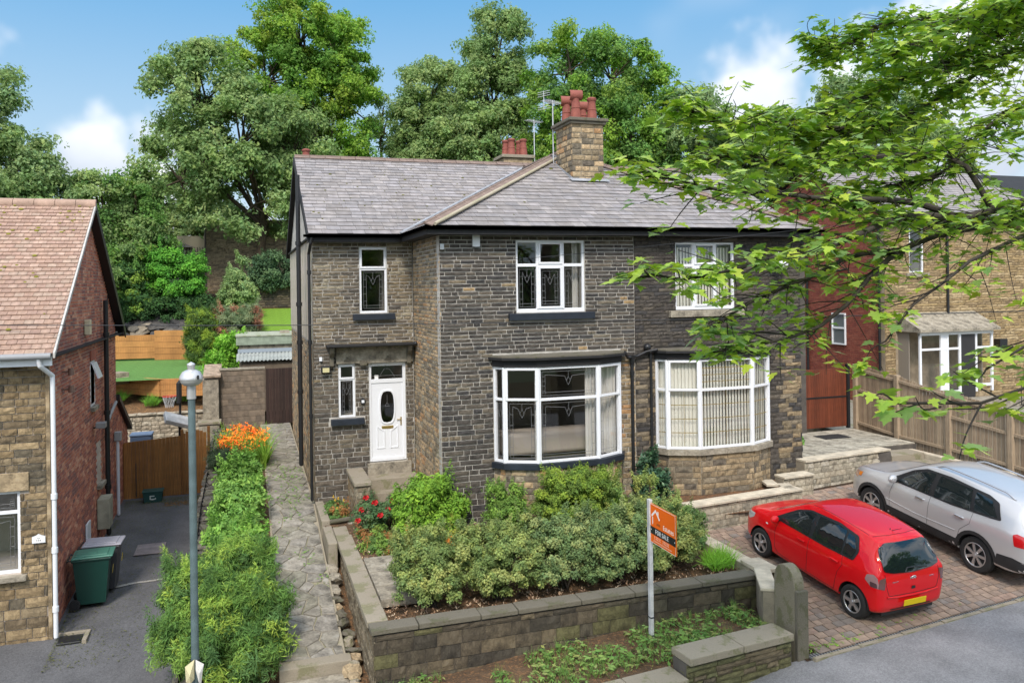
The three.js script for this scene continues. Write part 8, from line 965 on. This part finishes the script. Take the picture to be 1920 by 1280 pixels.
    panel('tail_lamp', s, [[-2.0, 1.10], [-2.06, 1.14], [-2.24, 1.12], [-2.3, 0.92], [-2.06, 0.9]], red, 0.005, 0.02); panel('head_lamp', s, [[1.75, 1.0], [2.1, 0.92], [2.2, 0.82], [1.95, 0.8]], mat(0.5, 0.3, 0.2, 0.1, { kind: 'p', clearcoat: 1 }), 0.005, 0.02); panel('indicator', s, [[1.78, 0.98], [1.92, 0.95], [1.9, 0.87], [1.8, 0.88]], mat(0.65, 0.2, 0.02, 0.2), 0.008, 0.02);
    const sg = s === 'L' ? 1 : -1, m = part('door_mirror', new GB().add(new THREE.SphereGeometry(0.12, 18, 12), MX(sg * 1.04, 1.2, 0.78, 0, sg * 0.25, 0, 1.05, 0.75, 0.7)).geo(1), S.paint, body); part('mirror_foot', new GB().cyl(V(sg * 0.88, 1.11, 0.82), V(sg * 1.02, 1.16, 0.8), 0.03).geo(1), trimM, m);
    const rl = []; for (let i = 0; i <= 10; i++) { const z = mix(0.05, -1.75, i / 10), h = hit(V(sg * 0.56, 4, z), V(0, -1, 0)); rl.push(V(sg * 0.58, h.p.y + (i === 0 || i === 10 ? 0.0 : 0.055), z)); } part('roof_rail', new GB().tube(rl, 0.018, 8, 40).geo(1), M.steel, body);
  }
  panel('rear_window', 'B', [[-0.66, 1.24], [-0.58, 1.52], [0.58, 1.52], [0.66, 1.24], [0.3, 1.2], [-0.3, 1.2]], carGlass, 0.018, 0.05); panel('tail_lamp', 'B', [[0.5, 1.1], [0.84, 1.1], [0.84, 0.9], [0.58, 0.92]], red, 0.005, 0.02); panel('tail_lamp', 'B', [[-0.5, 1.1], [-0.84, 1.1], [-0.84, 0.9], [-0.58, 0.92]], red, 0.005, 0.02); panel('bumper_cladding', 'B', [[-0.82, 0.64], [0.82, 0.64], [0.78, 0.44], [-0.78, 0.44]], clad, 0.006, 0.02); panel('windscreen', 'F', [[-0.76, 1.24], [-0.6, 1.58], [0.6, 1.58], [0.76, 1.24], [0.3, 1.26], [-0.3, 1.26]], carGlass, 0.005, 0.05); panel('glass_roof', 'T', [[-0.42, -0.9], [0.42, -0.9], [0.42, -1.55], [-0.42, -1.55]], S.paint, 0.002, 0.05); panel('number_plate', 'B', [[-0.26, 0.86], [0.26, 0.86], [0.26, 0.75], [-0.26, 0.75]], mat(0.72, 0.52, 0.0, 0.5), 0.012, 0.008); line('bonnet_seam', 'T', [[0.78, 1.25], [0.74, 1.7], [0.6, 2.1]], trimM, 0.005); line('bonnet_seam', 'T', [[-0.78, 1.25], [-0.74, 1.7], [-0.6, 2.1]], trimM, 0.005);
}
renderer.render(scene, camera);
